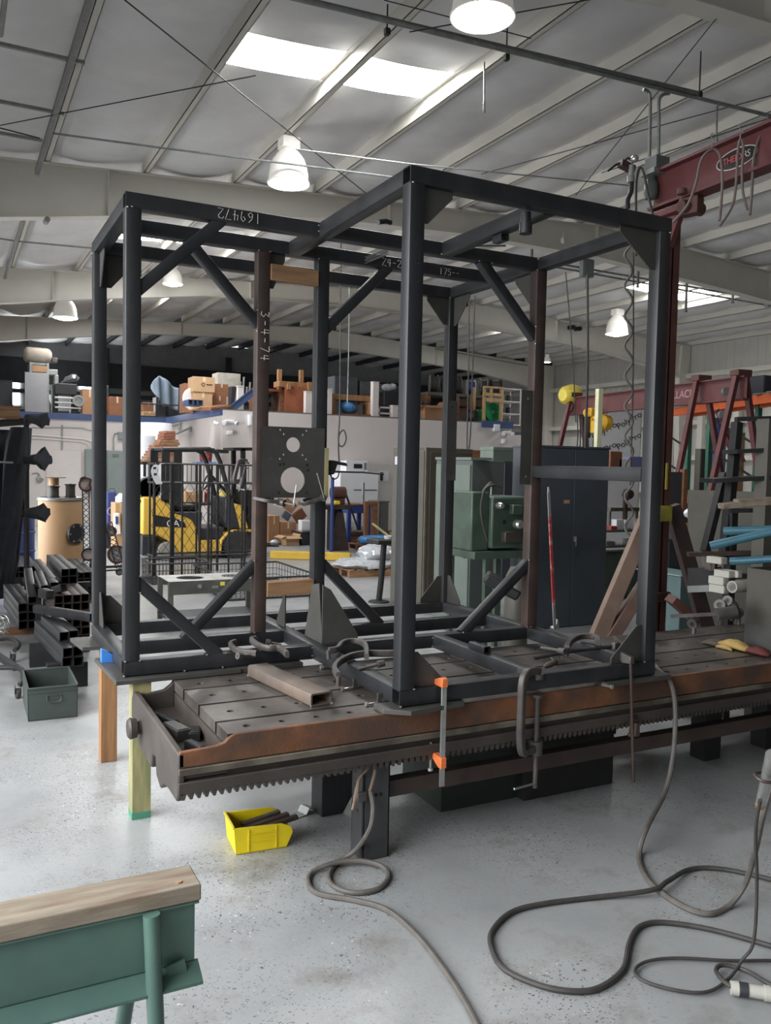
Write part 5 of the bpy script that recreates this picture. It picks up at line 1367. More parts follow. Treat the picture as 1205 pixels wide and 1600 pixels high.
body = fpoly('chassis', [(120, 470), (275, 475), (300, 505), (360, 545), (385, 610), (490, 640), (555, 675), (595, 760), (612, 845), (790, 840), (782, 965), (410, 968), (390, 905), (340, 845), (255, 805), (120, 800)], cat_yellow, bevel=.04)
fpoly('rear_guard', [(118, 800), (255, 806), (215, 860), (195, 975), (118, 975)], char, .0, 1.1)
fpoly('counterweight_panel', [(206, 622), (440, 668), (482, 692), (500, 735), (236, 726)], black_m, -.012, .014, 0)
x = fk(408, 702); text_mesh('CAT', 'maker_lettering', appl_white, (x.x, YF - .014, x.z), (1, 0, 0), (0, 0, 1), .17, lift, .002)
fpoly('seat_deck', [(385, 604), (640, 604), (622, 835), (606, 845), (592, 758), (552, 672), (490, 638)], char, .02, 1.05)
fpoly('seat', [(350, 545), (640, 548), (645, 600), (382, 602)], black_m, .25, .6, .03)
fpoly('seat_back', [(448, 385), (490, 400), (505, 450), (500, 545), (450, 545)], black_m, .28, .55, .03)
fpoly('foot_well', [(612, 740), (835, 738), (800, 838), (622, 842)], char, .05, 1.0)
fpoly('dash_column', [(845, 480), (905, 480), (968, 745), (860, 748), (835, 700)], char, .05, 1.0)
fpoly('front_cowl', [(908, 528), (985, 545), (1000, 600), (1040, 745), (965, 748)], cat_yellow, .05, 1.0)
fpoly('front_fender', [(790, 842), (840, 785), (900, 755), (1060, 752), (1060, 775), (910, 778), (860, 805), (815, 850), (800, 960), (780, 960)], cat_yellow, .0, 1.1)
fpoly('mast', [(1000, 60), (1035, 60), (1040, 900), (1003, 900)], black_m, .2, .08, 0)
fpoly('mast', [(1000, 60), (1035, 60), (1040, 900), (1003, 900)], black_m, .8, .08, 0)
fpoly('mast_crosshead', [(930, 50), (1150, 50), (1150, 76), (930, 76)], black_m, .2, .68, 0)
fpoly('load_carriage', [(1045, 420), (1090, 420), (1090, 900), (1045, 900)], black_m, .15, .8, 0)
for y in (.25, .7):
    fpoly('fork', [(1085, 880), (1330, 900), (1330, 912), (1085, 912)], black_m, y, .12, 0)
for y in (0.02, .98):
    mb = MB(); mb.tube([fk(300, 68) + V((0, y, 0)), fk(700, 66) + V((0, y, 0)), fk(755, 92) + V((0, y, 0)), fk(790, 170) + V((0, y, 0)), fk(835, 330) + V((0, y, 0)), fk(872, 490) + V((0, y, 0))], .045, 8); mb.build('guard_pillar', black_m, lift)
    for xx, yb in ((325, 500), (430, 545)):
        mb = MB(); a, e = fk(xx, 70), fk(xx - (8 if xx < 400 else 0), yb); mb.box((a.x - .07, YF + y - .03, e.z), (a.x + .07, YF + y + .03, a.z)); mb.build('guard_pillar', black_m, lift)
for k in range(6):
    xx = 330 + k * 80; a = fk(xx, 66); mb = MB(); mb.box((a.x - .025, YF, a.z - .02), (a.x + .025, YF + 1.0, a.z + .02)); mb.build('guard_bar', black_m, lift)
fpoly('guard_front_bar', [(770, 66), (862, 75), (862, 100), (800, 95)], black_m, 0, 1.0, 0)
mb = MB(); a = fk(860, 250); mb.tube([fk(780, 300) + V((0, .5, 0)), fk(900, 430) + V((0, .5, 0)), fk(960, 500) + V((0, .5, 0))], .03, 8); mb.build('steering_column', black_m, lift)
mb = MB(); c_ = fk(735, 350) + V((0, .5, 0)); mb.tube([c_ + V((.05 * math.sin(i * .5), .16 * math.cos(i * .5), .14 * math.sin(i * .5))) for i in range(14)], .014, 6); mb.build('steering_wheel', black_m, lift)
c_ = fk(188, 402); mb = MB(); mb.lathe((c_.x, YF + .1, c_.z), (0, 1, 0), [(0, 0), (0, .12), (.02, .17), (.08, .2), (.75, .2), (.82, .16), (.84, 0)], 24); mb.build('gas_tank', M('tank_grey', S(170, 172, 174), .4, .3), lift)
mb = MB(); mb.lathe((c_.x, YF + .04, c_.z), (0, 1, 0), [(0, .19), (0, .215), (.08, .215), (.08, .19), (0, .19)], 24); mb.build('tank_collar', galv, lift)
mb = MB(); mb.box((c_.x - .2, YF + .1, c_.z - .25), (c_.x + .2, YF + .95, c_.z - .2)); mb.build('tank_bracket', black_m, lift)
for xx, yy, r in ((335, 925, 80), (940, 912, 112)):
    c_ = fk(xx, yy); rad = (fk(xx + r, yy).x - c_.x); zc = FLOOR + rad
    for y in (-.02, .9):
        mb = MB(); mb.lathe((c_.x, YF + y, zc), (0, 1, 0), [(0, rad * .6), (0, rad * .93), (.03, rad), (.2, rad), (.23, rad * .93), (.23, rad * .6), (.18, rad * .55), (.05, rad * .55)], 32)
        wh = mb.build('wheel', tyre if r > 100 else tyre_l, lift)
        for i in range(24):
            if y > 0 or r < 100: break
            a_ = i * 2 * math.pi / 24; mb = MB(); mb.boxc((c_.x + math.cos(a_) * (rad + .0), YF + .09, zc + math.sin(a_) * (rad + .0)), (.05, .2, .05), 0, 0, -a_); mb.build('tread_lug', tyre, wh)
        mb = MB(); mb.lathe((c_.x, YF + y + .02, zc), (0, 1, 0), [(0, 0), (0, rad * .2), (.02, rad * .22), (.03, rad * .56), (.1, rad * .56), (.1, 0)], 24); hb = mb.build('hub', char, wh)
t = thing('curled_paper', 'white curled paper strip hung on the corner of the black wire rack', 'paper strip', at(240, 740, Y=9.8))
mb = MB(); mb.flat([at(246, 726, Y=9.86), at(238, 728, Y=9.84), at(236, 738, Y=9.84), at(240, 748, Y=9.84), at(246, 757, Y=9.84)], .07, .003, (0, 1, 0), smooth=5)
L_ = [at(248, 725, Y=9.83), at(240, 727, Y=9.82), at(236, 735, Y=9.82), at(238, 745, Y=9.82), at(244, 757, Y=9.82)]; L_ = spline(L_, 5)
mb = MB(); vs = []; fs = []
for p in L_: vs += [p, p + V((.1, .0, .012)), p + V((.1, .004, .012)), p + V((0, .004, 0))]
for i in range(len(L_) - 1):
    for k in range(4): fs.append((i * 4 + k, i * 4 + (k + 1) % 4, i * 4 + 4 + (k + 1) % 4, i * 4 + 4 + k))
mb.add(vs, fs); pp = mb.build('paper', appl_white, t)
for k in (4, 9, 14):
    p = L_[k]; mb = MB(); mb.box((p.x + .03, p.y - .002, p.z - .0), (p.x + .075, p.y - .0005, p.z + .035)); mb.build('print', char, t)

# ------------------------------------------------------------------ black wire rack and low mesh baskets
Yw = 9.9
t = thing('wire_rack', 'tall black wire lattice rack standing in front of the forklift', 'wire rack', at(310, 893))
xs = [225, 240, 370, 390, 435, 465, 615, 650, 690, 715, 835, 865, 1000, 1050, 1170]
zr = [fk(600, yy, Yw).z for yy in (195, 355, 975)]
X = [fk(x_, 600, Yw).x for x_ in xs]
for z in zr:
    mb = MB()
    for y in (Yw, Yw + .45): mb.cyl((X[0], y, z), (X[-1], y, z), .016, n=6)
    for x_ in (X[0], X[-1]): mb.cyl((x_, Yw, z), (x_, Yw + .45, z), .016, n=6)
    mb.build('rail', black_m, t)
for i, x_ in enumerate(X):
    y = Yw + (.45 if i % 3 == 1 else 0); mb = MB(); mb.cyl((x_, y, FLOOR), (x_, y, zr[0]), .017 if i % 2 else .022, n=6); mb.build('upright', black_m, t)
mb = MB(); n = 12
z0, z1 = zr[2] + .02, zr[1]
for i in range(n):
    xa, xb = X[0] + (X[-1] - X[0]) * i / n, X[0] + (X[-1] - X[0]) * (i + 1) / n
    for j in range(5):
        a, c_ = z0 + (z1 - z0) * j / 5, z0 + (z1 - z0) * (j + 1) / 5
        mb.cyl((xa, Yw + .2, a), (xb, Yw + .2, c_), .004, n=4); mb.cyl((xb, Yw + .2, a), (xa, Yw + .2, c_), .004, n=4)
mb.build('lattice', black_m, t)
mb = MB(); m_ = 26
for i in range(m_):
    x_ = X[0] + (X[-1] - X[0]) * i / m_; mb.cyl((x_, Yw + .45, zr[1]), (x_, Yw + .45, zr[0]), .007, n=4)
mb.build('top_wires', black_m, t)


def basket(label, x0, x1, y0, y1, z0, z1, nx, ny, group=None):
    t = thing('mesh_basket', label, 'wire basket', ((x0 + x1) / 2, y0, z0), group)
    mb = MB()
    for z in (z0 + .015, z1):
        mb.cyl((x0, y0, z), (x1, y0, z), .014, n=6); mb.cyl((x0, y1, z), (x1, y1, z), .014, n=6); mb.cyl((x0, y0, z), (x0, y1, z), .014, n=6); mb.cyl((x1, y0, z), (x1, y1, z), .014, n=6)
    mb.build('rim', black_m, t)
    mb = MB()
    for i in range(nx + 1):
        x = x0 + (x1 - x0) * i / nx
        for y in (y0, y1): mb.cyl((x, y, z0 + .01), (x, y, z1), .004, n=4)
        mb.cyl((x, y0, z0 + .02), (x, y1, z0 + .02), .004, n=4)
    for j in range(ny + 1):
        y = y0 + (y1 - y0) * j / ny
        for x in (x0, x1): mb.cyl((x, y, z0 + .01), (x, y, z1), .004, n=4)
        mb.cyl((x0, y, z0 + .02), (x1, y, z0 + .02), .004, n=4)
    for k in (1, 2):
        z = z0 + (z1 - z0) * k / 3
        for y in (y0, y1): mb.cyl((x0, y, z), (x1, y, z), .004, n=4)
        for x in (x0, x1): mb.cyl((x, y0, z), (x, y1, z), .004, n=4)
    mb.build('mesh', black_m, t)
    return t


xa, xb = at(242, 900, Y=8.9).x, at(330, 900, Y=8.9).x
basket('low black mesh basket on the floor under the left side of the wire rack', xa, xb, 9.05, 9.8, FLOOR, FLOOR + .3, 16, 12)
xa, xb = at(345, 910, Y=7.6).x, at(486, 910, Y=7.6).x
basket('low black mesh basket on the floor seen between the middle posts', xa, xb, 7.3, 9.0, FLOOR, FLOOR + .28, 22, 14)
# steel stand with oval holes
Ys = 5.6; x0, x1 = at(264, 907, Y=Ys).x, at(415, 907, Y=Ys).x; z1 = at(318, 907, Y=Ys).z
t = thing('steel_tray_stand', 'grey steel stand with big round cut-outs in its top, behind the left braces', 'steel stand', ((x0 + x1) / 2, Ys, FLOOR))
dpt = .55; wd = (x1 - x0) / 2
mb = MB(); mb.holed((x0, Ys, z1), (1, 0, 0), (0, 1, 0), [(0, wd - .005, 0, dpt, (wd * .55, dpt * .5, .15)), (wd + .005, 2 * wd, 0, dpt, (wd * 1.5, dpt * .5, .15))], .008, (0, 0, 1), 24)
mb.build('top_plate', M('bright_plate', S(168, 166, 162), .45, .3), t, smooth=False)
mb = MB(); mb.box((x0, Ys - .01, z1 - .14), (x1, Ys, z1 - .009)); ap = mb.build('front_apron', M('olive_plate', S(82, 82, 76), .5, .1), t)
q = at(312, 916, Y=Ys - .01); mb = MB(); mb.lathe((q.x, Ys - .01, q.z), (0, -1, 0), [(0, .022), (.02, .022), (.02, 0)], 16); mb.build('knob', zinc, ap)
q = at(336, 917, Y=Ys - .01); mb = MB(); mb.box((q.x - .035, Ys - .012, q.z - .015), (q.x + .035, Ys - .0102, q.z + .015)); mb.build('name_plate', galv, ap)
q = at(347, 912, Y=Ys - .01); mb = MB(); mb.box((q.x - .02, Ys - .012, q.z - .02), (q.x + .03, Ys - .0102, q.z + .02)); mb.build('yellow_sticker', yel_bucket, ap)
for x in (x0, x1 - .05):
    for y in (Ys, Ys + dpt - .05):
        mb = MB(); mb.box((x, y + .001, FLOOR), (x + .05, y + .05, z1 - .009)); mb.build('leg', cab_olive, t)
mb = MB(); mb.box((x0, Ys + .05, z1 - .42), (x1, Ys + dpt, z1 - .4)); mb.build('shelf', black_m, t)

# ------------------------------------------------------------------ cardboard heap and rubbish behind the plate
carton('tall tan carton on its end at the left of the cardboard heap', (420, 806, 437, 848), 14.6, .5, card, base=FLOOR)
carton('taped brown box at the back of the cardboard heap', (438, 816, 463, 846), 14.6, .6, card, base=FLOOR)
carton('open brown box on the floor in front of the cardboard heap', (447, 838, 468, 857), 14.0, .45, card_l, base=FLOOR, open_=True)
t = thing('waste_bin', 'black square waste bin right of the cardboard heap', 'bin', at(480, 856)); x0, x1, z0, z1 = rect(470, 831, 497, 858, 14.0)
mb = MB(); mb.hexa([(x0 + .03, 14.03, FLOOR), (x1 - .03, 14.03, FLOOR), (x1 - .03, 14.5, FLOOR), (x0 + .03, 14.5, FLOOR), (x0, 14, z1 - .03), (x1, 14, z1 - .03), (x1, 14.53, z1 - .03), (x0, 14.53, z1 - .03)]); mb.build('bin_body', char, t)
mb = MB(); mb.box((x0 - .02, 13.98, z1 - .03), (x1 + .02, 14.55, z1)); mb.build('bin_rim', black_m, t, bevel=.01)
x0, x1, z0, z1 = rect(471, 813, 485, 828, 14.2); zb0 = rect(470, 831, 497, 858, 14.0)[3]
mb = MB(); mb.box((x0, 14.2, zb0 + .002), (x1, 14.4, z1)); mb.box((x0 + .01, 14.19, zb0 + .02), (x1 - .01, 14.2, z1 - .02)); single(mb, 'white_box', appl_white, 'small white box on the black waste bin', 'box', bevel=.005)
rnd = random.Random(9)
for i, (x, y, w_, h, a_, lab, m_) in enumerate(((452, 790, 22, 16, .6, 'large brown cardboard sheet tilted on the heap under the mounting plate', card),
                                               (468, 806, 20, 18, -.7, 'brown cardboard flap hanging at the right of the heap', card_d),
                                               (475, 786, 20, 6, .0, 'pale board lying flat on top of the cardboard heap', card_l),
                                               (436, 788, 14, 8, .3, 'white crumpled packaging on the left of the heap', appl_white),
                                               (448, 806, 12, 14, -1.0, 'grey board leaning in the heap behind the hanging clamp', cloth_grey))):
    c_ = at(x, y, Y=14.7); s_ = fwd(c_) / F_PX
    mb = MB(); mb.boxc(c_, (w_ * s_, .03, h * s_), 0, .25, a_); mb.boxc(c_ + V((0, .05, .01)), (w_ * s_ * .8, .02, h * s_ * .9), 0, .2, a_ + .05); single(mb, 'cardboard_sheet', m_, lab, 'cardboard', 'loose sheets on the cardboard heap')
x0, x1, z0, z1 = rect(426, 846, 440, 853, 14.3); mb = MB(); mb.ball(((x0 + x1) / 2, 14.35, FLOOR + .06), .13, 12, 6, (1.2, .6, .42)); single(mb, 'plastic_bag', film, 'small pale plastic bag on the floor at the left of the heap', 'bag')
mb = MB(); a = at(424, 872); e = at(548, 876); mb.boxc(((a.x + e.x) / 2, (a.y + e.y) / 2, FLOOR + .07), ((e - a).length, .2, .13), math.atan2(e.y - a.y, e.x - a.x)); mb.boxc(((a.x + e.x) / 2, (a.y + e.y) / 2, FLOOR + .138), ((e - a).length * .99, .14, .01), math.atan2(e.y - a.y, e.x - a.x))
single(mb, 'yellow_beam', M('safety_yellow', S(206, 170, 62), .5, 0, .1, 6), 'long yellow steel beam lying on the floor behind the middle posts', 'steel beam', bevel=.01)

# clutter behind the forklift
carton('brown box on the bench behind the forklift seat', (290, 768, 312, 785), 14.4, .4, card_l)
carton('brown box behind the forklift dash', (337, 786, 352, 806), 14.4, .4, card)
x0, x1, z0, z1 = rect(300, 785, 372, 872, 14.3)
t = thing('work_bench', 'cluttered dark bench behind the forklift', 'workbench', ((x0 + x1) / 2, 14.3, FLOOR)); xl = at(255, 790, Y=14.3).x
mb = MB(); mb.box((xl, 14.25, at(300, 786, Y=14.3).z - .05), (x1, 14.95, at(300, 786, Y=14.3).z - .004)); mb.build('bench_top', steel_rust, t)
for x in (xl + .05, x1 - .1):
    for y in (14.3, 14.85): mb = MB(); mb.box((x, y, FLOOR), (x + .06, y + .06, at(300, 786, Y=14.3).z - .05)); mb.build('leg', black_m, t)
zbench = at(300, 786, Y=14.3).z
for i, (x, y, r, m_, lab) in enumerate(((266, 766, 9, yellow_plastic, 'yellow plastic tub on the bench behind the forklift seat'), (350, 770, 12, M('pale_yellow_tub', S(222, 206, 120), .5), 'pale yellow tub on the bench behind the forklift dash'))):
    c_ = at(x, y, Y=14.6); s_ = fwd(c_) / F_PX; mb = MB(); mb.lathe((c_.x, 14.6, zbench), (0, 0, 1), [(0, 0), (0, r * s_ * .8), (r * s_ * 1.6, r * s_), (r * s_ * 1.6, r * s_ * .9), (.02, r * s_ * .7), (.02, 0)], 18); single(mb, 'tub', m_, lab, 'tub')
for i in range(9):
    x = 283 + i * 9.5; c_ = at(x, 760 + (i % 3) * 4, Y=14.9); t = thing('spray_can', 'small can or bottle in the row on the bench behind the wire rack', 'can', (c_.x, 14.8, zbench), 'bottles on the bench behind the forklift')
    hh = max(.12, c_.z - zbench); mb = MB(); mb.lathe((c_.x, 14.8, zbench + .001), (0, 0, 1), [(0, 0), (0, .05), (hh * .75, .05), (hh * .85, .025), (hh, .025), (hh, 0)], 12); mb.build('can_body', (red_p, white_p, blue_paint, card_d)[i % 4], t)
x0, x1, z0, z1 = rect(316, 707, 331, 722, 15.2); zz = z0
t = thing('wall_shelf', 'thin shelf on the office wall behind the forklift guard', 'shelf', ((x0 + x1) / 2, 15.4, zz)); xs_ = at(306, 722, Y=15.2).x; xe_ = at(338, 722, Y=15.2).x
mb = MB(); mb.box((min(xs_, XO + .02), 15.15, zz - .03), (xe_, 15.49, zz)); mb.build('board', blue_plastic, t)
mb = MB(); mb.lathe(((x0 + x1) / 2, 15.3, zz + .002), (0, 0, 1), [(0, 0), (0, .13), (z1 - zz, .15), (z1 - zz, 0)], 20); single(mb, 'red_bucket', red_p, 'red and white bucket on the wall shelf behind the forklift guard', 'bucket')

# ------------------------------------------------------------------ bench area to the right of the plate
YBn = 14.6
cabinet_px('storage_cabinet', 'white two-door cabinet against the office wall behind the blue bench', 'cabinet', (531, 738, 591, 832), 15.0, .48, appl_white, 1, base=FLOOR, handle=False)
zc = rect(531, 738, 591, 832, 15.0)[3]
x0, x1, z0, z1 = rect(541, 720, 575, 737, 15.05); t = thing('microwave', 'white microwave oven with a black window on top of the white cabinet', 'microwave', ((x0 + x1) / 2, 15.05, zc))
mb = MB(); mb.box((x0, 15.05, zc + .002), (x1, 15.4, z1)); mb.build('case', appl_white, t, bevel=.008)
a0, a1, b0, b1 = rect(553, 725, 566, 732, 15.05); mb = MB(); mb.box((a0, 15.045, b0), (a1, 15.05, b1)); mb.build('window', black_m, t)
a0, a1, b0, b1 = rect(569, 723, 573, 734, 15.05); mb = MB(); mb.box((a0, 15.045, b0), (a1, 15.05, b1)); mb.build('control_panel', galv, t)
mb = MB(); x = at(566, 778, Y=14.99); mb.box((at(553, 766, Y=14.99).x, 14.988, at(566, 766.5, Y=14.99).z), (at(589, 766, Y=14.99).x, 14.992, at(566, 765, Y=14.99).z)); single(mb, 'cabinet_handle_bar', char, 'thin dark handle line across the white cabinet', 'handle')
for (px0, py0, px1, py1, lab) in ((592, 736, 607, 752, 'white notice sheets pinned on the office wall right of the cabinet'),):
    x0, x1, z0, z1 = rect(px0, py0, px1, py1, YO - .01); t = thing('notice_board', lab, 'notice board', ((x0 + x1) / 2, YO - .01, z0))
    mb = MB(); mb.box((x0, YO - .015, z0), (x1, YO - .002, z1)); mb.build('sheet', appl_white, t)
    mb = MB(); mb.box((x0 + .03, YO - .05, z0 + .02), (x0 + .1, YO - .016, z1 - .03)); mb.build('wall_pocket', black_m, t)
# blue bench
t = thing('work_bench', 'blue steel workbench with a wood top in front of the white cabinet', 'workbench', at(566, 835, Y=13.6)); x0, x1, z0, z1 = rect(543, 788, 584, 845, 13.6)
mb = MB(); mb.box((x0, 13.6, z1 - .03), (x1, 14.3, z1)); mb.build('bench_top', wood_dark, t)
mb = MB(); mb.box((x0 + .02, 13.62, z1 - .2), (x1 - .02, 14.28, z1 - .031)); mb.build('apron', blue_paint, t)
for x in (x0 + .02, x1 - .1):
    for y in (13.62, 14.2): mb = MB(); mb.box((x, y, FLOOR), (x + .08, y + .08, z1 - .2)); mb.build('leg', blue_paint, t)
mb = MB(); mb.box((x0 + .1, 13.65, FLOOR + .2), (x1 - .1, 13.7, FLOOR + .25)); mb.build('stretcher', steel_rust, t)
q = at(570, 788, Y=13.8); mb = MB(); mb.cyl((q.x, 13.9, z1 + .001), (q.x, 13.9, at(570, 754, Y=13.9).z), .035, n=14); mb.cyl((q.x, 13.9, z1 + .001), (q.x, 13.9, z1 + .03), .07, n=14); single(mb, 'steel_pipe', galv, 'grey vertical pipe standing on the blue workbench', 'pipe')
# brown wooden frames
for k, (xa, xb) in enumerate(((571, 576), (583, 590))):
    x0, x1, z0, z1 = rect(xa, 788, xb, 836, 12.9)
    mb = MB(); mb.box((x0, 12.9, FLOOR + .25), (x1, 13.0, z1)); 
    if k == 1:
        u0 = rect(571, 788, 576, 836, 12.9)[0]; mb.box((u0, 12.9, z1 + .001), (x1, 13.0, z1 + .06))
    single(mb, 'timber_post', wood_dark, ('left' if k == 0 else 'right') + ' reddish timber post of the trestle in front of the blue workbench', 'timber', 'trestle timbers')
# pallet with boards
def pallet(label, px, py, w_, d_, mat=wood_dark):
    q = at(px, py); t = thing('pallet', label, 'pallet', q)
    for i in range(3):
        mb = MB(); mb.box((q.x, q.y + i * (d_ - .08) / 2, FLOOR), (q.x + w_, q.y + .08 + i * (d_ - .08) / 2, FLOOR + .1)); mb.build('runner', mat, t)
    for i in range(6):
        mb = MB(); x = q.x + i * (w_ - .1) / 5; mb.box((x, q.y, FLOOR + .101), (x + .1, q.y + d_, FLOOR + .12)); mb.build('deck_board', mat, t)
    return q


q = pallet('wooden pallet carrying boards and cups in front of the blue bench', 536, 851, 1.25, .9)
mb = MB(); mb.box((q.x + .02, q.y + .05, FLOOR + .122), (q.x + 1.2, q.y + .85, FLOOR + .26)); single(mb, 'board_stack', card_d, 'stack of brown boards on the pallet in front of the blue bench', 'boards', bevel=.01)
mb = MB(); mb.box((q.x - .02, q.y, FLOOR + .262), (q.x + 1.25, q.y + .9, FLOOR + .3)); single(mb, 'plywood_sheet', wood_grey, 'pale plywood sheet on top of the board stack', 'board', bevel=.005)
for i, (dx_, r) in enumerate(((.3, .07), (.7, .09), (1.0, .06))):
    mb = MB(); mb.lathe((q.x + dx_, q.y + .3, FLOOR + .302), (0, 0, 1), [(0, 0), (0, r), (.07, r), (.07, r * .8), (.02, r * .8), (.02, 0)], 16); single(mb, 'cup', appl_white, ('left', 'middle', 'right')[i] + ' white part on the plywood sheet in front of the blue bench', 'part', 'white parts on the plywood')
q = pallet('wooden pallet with blue film behind the black pedestal', 569, 862, 1.1, .8)
mb = MB(); rnd = random.Random(2)
L = []
for (z, k) in ((.121, .9), (.2, 1.0), (.28, .8), (.3, .4)):
    L.append([V((q.x + .55 + math.cos(a * .4488) * .5 * k * rnd.uniform(.85, 1.1), q.y + .4 + math.sin(a * .4488) * .36 * k * rnd.uniform(.85, 1.1), FLOOR + z)) for a in range(14)])
mb.sweep_loop(L); single(mb, 'blue_film_bundle', blue_plastic, 'bundle wrapped in blue film on the pallet behind the pedestal', 'bundle', angle=70)
q = pallet('wooden pallet under the silver film bundle beside the olive locker', 546, 903, .95, .7, wood_h)
mb = MB(); L = []
for (z, k) in ((.121, 1.0), (.18, 1.05), (.24, .8), (.27, .3)):
    L.append([V((q.x + .45 + math.cos(a * .3141) * .52 * k * rnd.uniform(.8, 1.12), q.y + .36 + math.sin(a * .3141) * .4 * k * rnd.uniform(.8, 1.12), FLOOR + z + rnd.uniform(-.01, .02))) for a in range(20)])
mb.sweep_loop(L); single(mb, 'film_bundle', film, 'crinkled clear plastic film bundle on the pallet left of the olive locker', 'bundle', angle=60)
mb = MB(); L = []
qq = q + V((.62, .05, 0))
for (z, k) in ((.2, .8), (.34, 1.1), (.44, .9), (.48, .3)):
    L.append([V((qq.x + math.cos(a * .3927) * .3 * k * rnd.uniform(.75, 1.15), qq.y + .3 + math.sin(a * .3927) * .25 * k * rnd.uniform(.8, 1.12), FLOOR + z + rnd.uniform(-.02, .02))) for a in range(16)])
mb.sweep_loop(L); single(mb, 'film_bundle', film, 'taller lump of crinkled film on the right end of the pallet beside the olive locker', 'bundle', angle=60)
# black pedestal stand
b_ = at(592, 941); t = thing('pedestal_stand', 'black pedestal stand with a tray, in front of the olive locker', 'stand', b_); s_ = fwd(b_) / F_PX; zt2 = at(595, 842, D=fwd(b_)).z
mb = MB(); mb.lathe(b_, (0, 0, 1), [(.001, 0), (.001, .14), (.02, .13), (.03, .04), (.03, 0)], 22); mb.build('base', black_m, t)
mb = MB(); mb.tube([b_ + V((0, 0, .02)), b_ + V((.03, 0, .3)), b_ + V((.06, 0, zt2 - FLOOR - .05))], .04, 10); mb.build('column', black_m, t)
mb = MB(); mb.box((b_.x - .1, b_.y - .15, zt2 - .06), (b_.x + .3, b_.y + .2, zt2)); mb.build('tray', black_m, t, bevel=.01)
mb = MB(); mb.bar((b_.x + .18, b_.y, zt2 + .004), at(582, 818, D=fwd(b_) + .1), .05, .02); mb.build('support_arm', M('dull_yellow', S(150, 140, 90), .6), t)
mb = MB(); mb.lathe((b_.x + .12, b_.y, zt2 + .001), (0, 0, 1), [(0, 0), (0, .05), (.04, .06), (.04, 0)], 14); single(mb, 'dish', appl_white, 'small white dish on the tray of the black pedestal', 'dish')
# dark round machine table and vice stand at left of the blue bench
t = thing('vice_stand', 'dark welding table with a rusty vice and tools behind the right middle post', 'tool stand', at(530, 852, Y=12.6)); x0, x1, z0, z1 = rect(503, 789, 549, 800, 12.6)
mb = MB(); mb.box((x0, 12.6, z0 + .05), (x1, 13.2, z1)); mb.build('table_top', steel_rust, t, bevel=.01)
xx = rect(520, 800, 536, 848, 12.7); mb = MB(); mb.box((xx[0], 12.75, FLOOR), (xx[1], 13.0, z0 + .05)); mb.build('pedestal', black_m, t)
mb = MB(); mb.prism([(xx[0] - .05, 12.7, FLOOR), (xx[1] + .15, 12.7, FLOOR), (xx[1], 12.7, z0), (xx[0] + .1, 12.7, z0)], (0, .03, 0)); mb.build('web_plate', steel_rust, t)
vx = rect(523, 760, 538, 786, 12.8); mb = MB(); mb.box((vx[0], 12.75, z1 + .001), (vx[1], 13.0, z1 + .12)); mb.cyl((vx[0] - .04, 12.87, z1 + .24), (vx[1] + .04, 12.87, z1 + .24), .13, n=16); mb.build('vice', M('rusty_vice', S(88, 58, 54), .6), t, bevel=.01)
vx = rect(524, 781, 533, 787, 12.6); mb = MB(); mb.box((vx[0], 12.62, z1 + .001), (vx[1], 12.72, z1 + .08)); mb.build('yellow_tool', yellow_plastic, t, bevel=.02)
mb = MB(); mb.bar(at(540, 770, Y=12.85), at(560, 828, Y=12.95), .04, .03); mb.build('prop', black_m, t)
vx = rect(517, 746, 523, 835, 12.4); mb = MB(); mb.cyl((vx[0] + .03, 12.4, FLOOR), (vx[0] + .03, 12.4, vx[3]), .035, n=12); single(mb, 'blue_pole', blue_paint, 'blue upright pole left of the rusty vice', 'pole')
mb = MB(); x0, x1, z0, z1 = rect(592, 785, 607, 838, 13.2); mb.box((x0, 13.2, FLOOR), (x1, 13.7, z1)); mb.box((x0 - .02, 13.18, z1 + .001), (x1 + .02, 13.72, z1 + .03)); mb.box((x0 + .05, 13.19, FLOOR + .1), (x1 - .05, 13.2, z1 - .1)); single(mb, 'tool_cabinet', cab_olive, 'low dark olive tool cabinet left of the tall olive locker', 'tool cabinet', bevel=.01)
# ================================================================== lockers and machines behind the frame
lk = thing('steel_locker', 'tall olive grey steel locker behind the front corner post', 'locker', at(665, 940))
Yl = 6.3; x0, x1, z0, z1 = rect(613, 700, 728, 941, Yl)
D0 = 10.3; pL, pM, pR = at(612, 820, D=D0 + .35), at(664, 820, D=D0), at(736, 820, D=D0 + .55)
zt2 = at(664, 699, D=D0).z
gz_ = lambda p, z: V((p.x, p.y, z))
back = pL + (pR - pM)
def quadbox(mb, P4, z0, z1): return mb.hexa([gz_(p, z0) for p in P4] + [gz_(p, z1) for p in P4])
mb = MB(); quadbox(mb, [pL, pM, pR, back], FLOOR, zt2); mb.build('body', cab_olive, lk, bevel=.006)
e1 = (pM - pL).normalized(); n1 = V((e1.y, -e1.x, 0)); e2 = (pR - pM).normalized(); n2 = V((e2.y, -e2.x, 0))
mb = MB(); mb.prism([gz_(pL, FLOOR + .08) + e1 * .02, gz_(pM, FLOOR + .08) - e1 * .02, gz_(pM, zt2 - .04) - e1 * .02, gz_(pL, zt2 - .04) + e1 * .02], n1 * .018); d1 = mb.build('door', M('olive_door', S(98, 97, 88), .5, .05, .08, 3), lk, bevel=.004)
mb = MB(); p = gz_(pL, zt2 - .22) + e1 * .05 + n1 * .018; mb.prism([p, p + e1 * .06, p + e1 * .06 + V((0, 0, .1)), p + V((0, 0, .1))], n1 * .003); mb.build('sticker', appl_white, d1)
mb = MB(); mb.bar(gz_(pM, FLOOR + .05) + n1 * .002 - e1 * .005, gz_(pM, zt2) + n1 * .002 - e1 * .005, .03, .02); mb.build('corner_trim', M('worn_edge', S(120, 112, 98), .45, .3), lk)
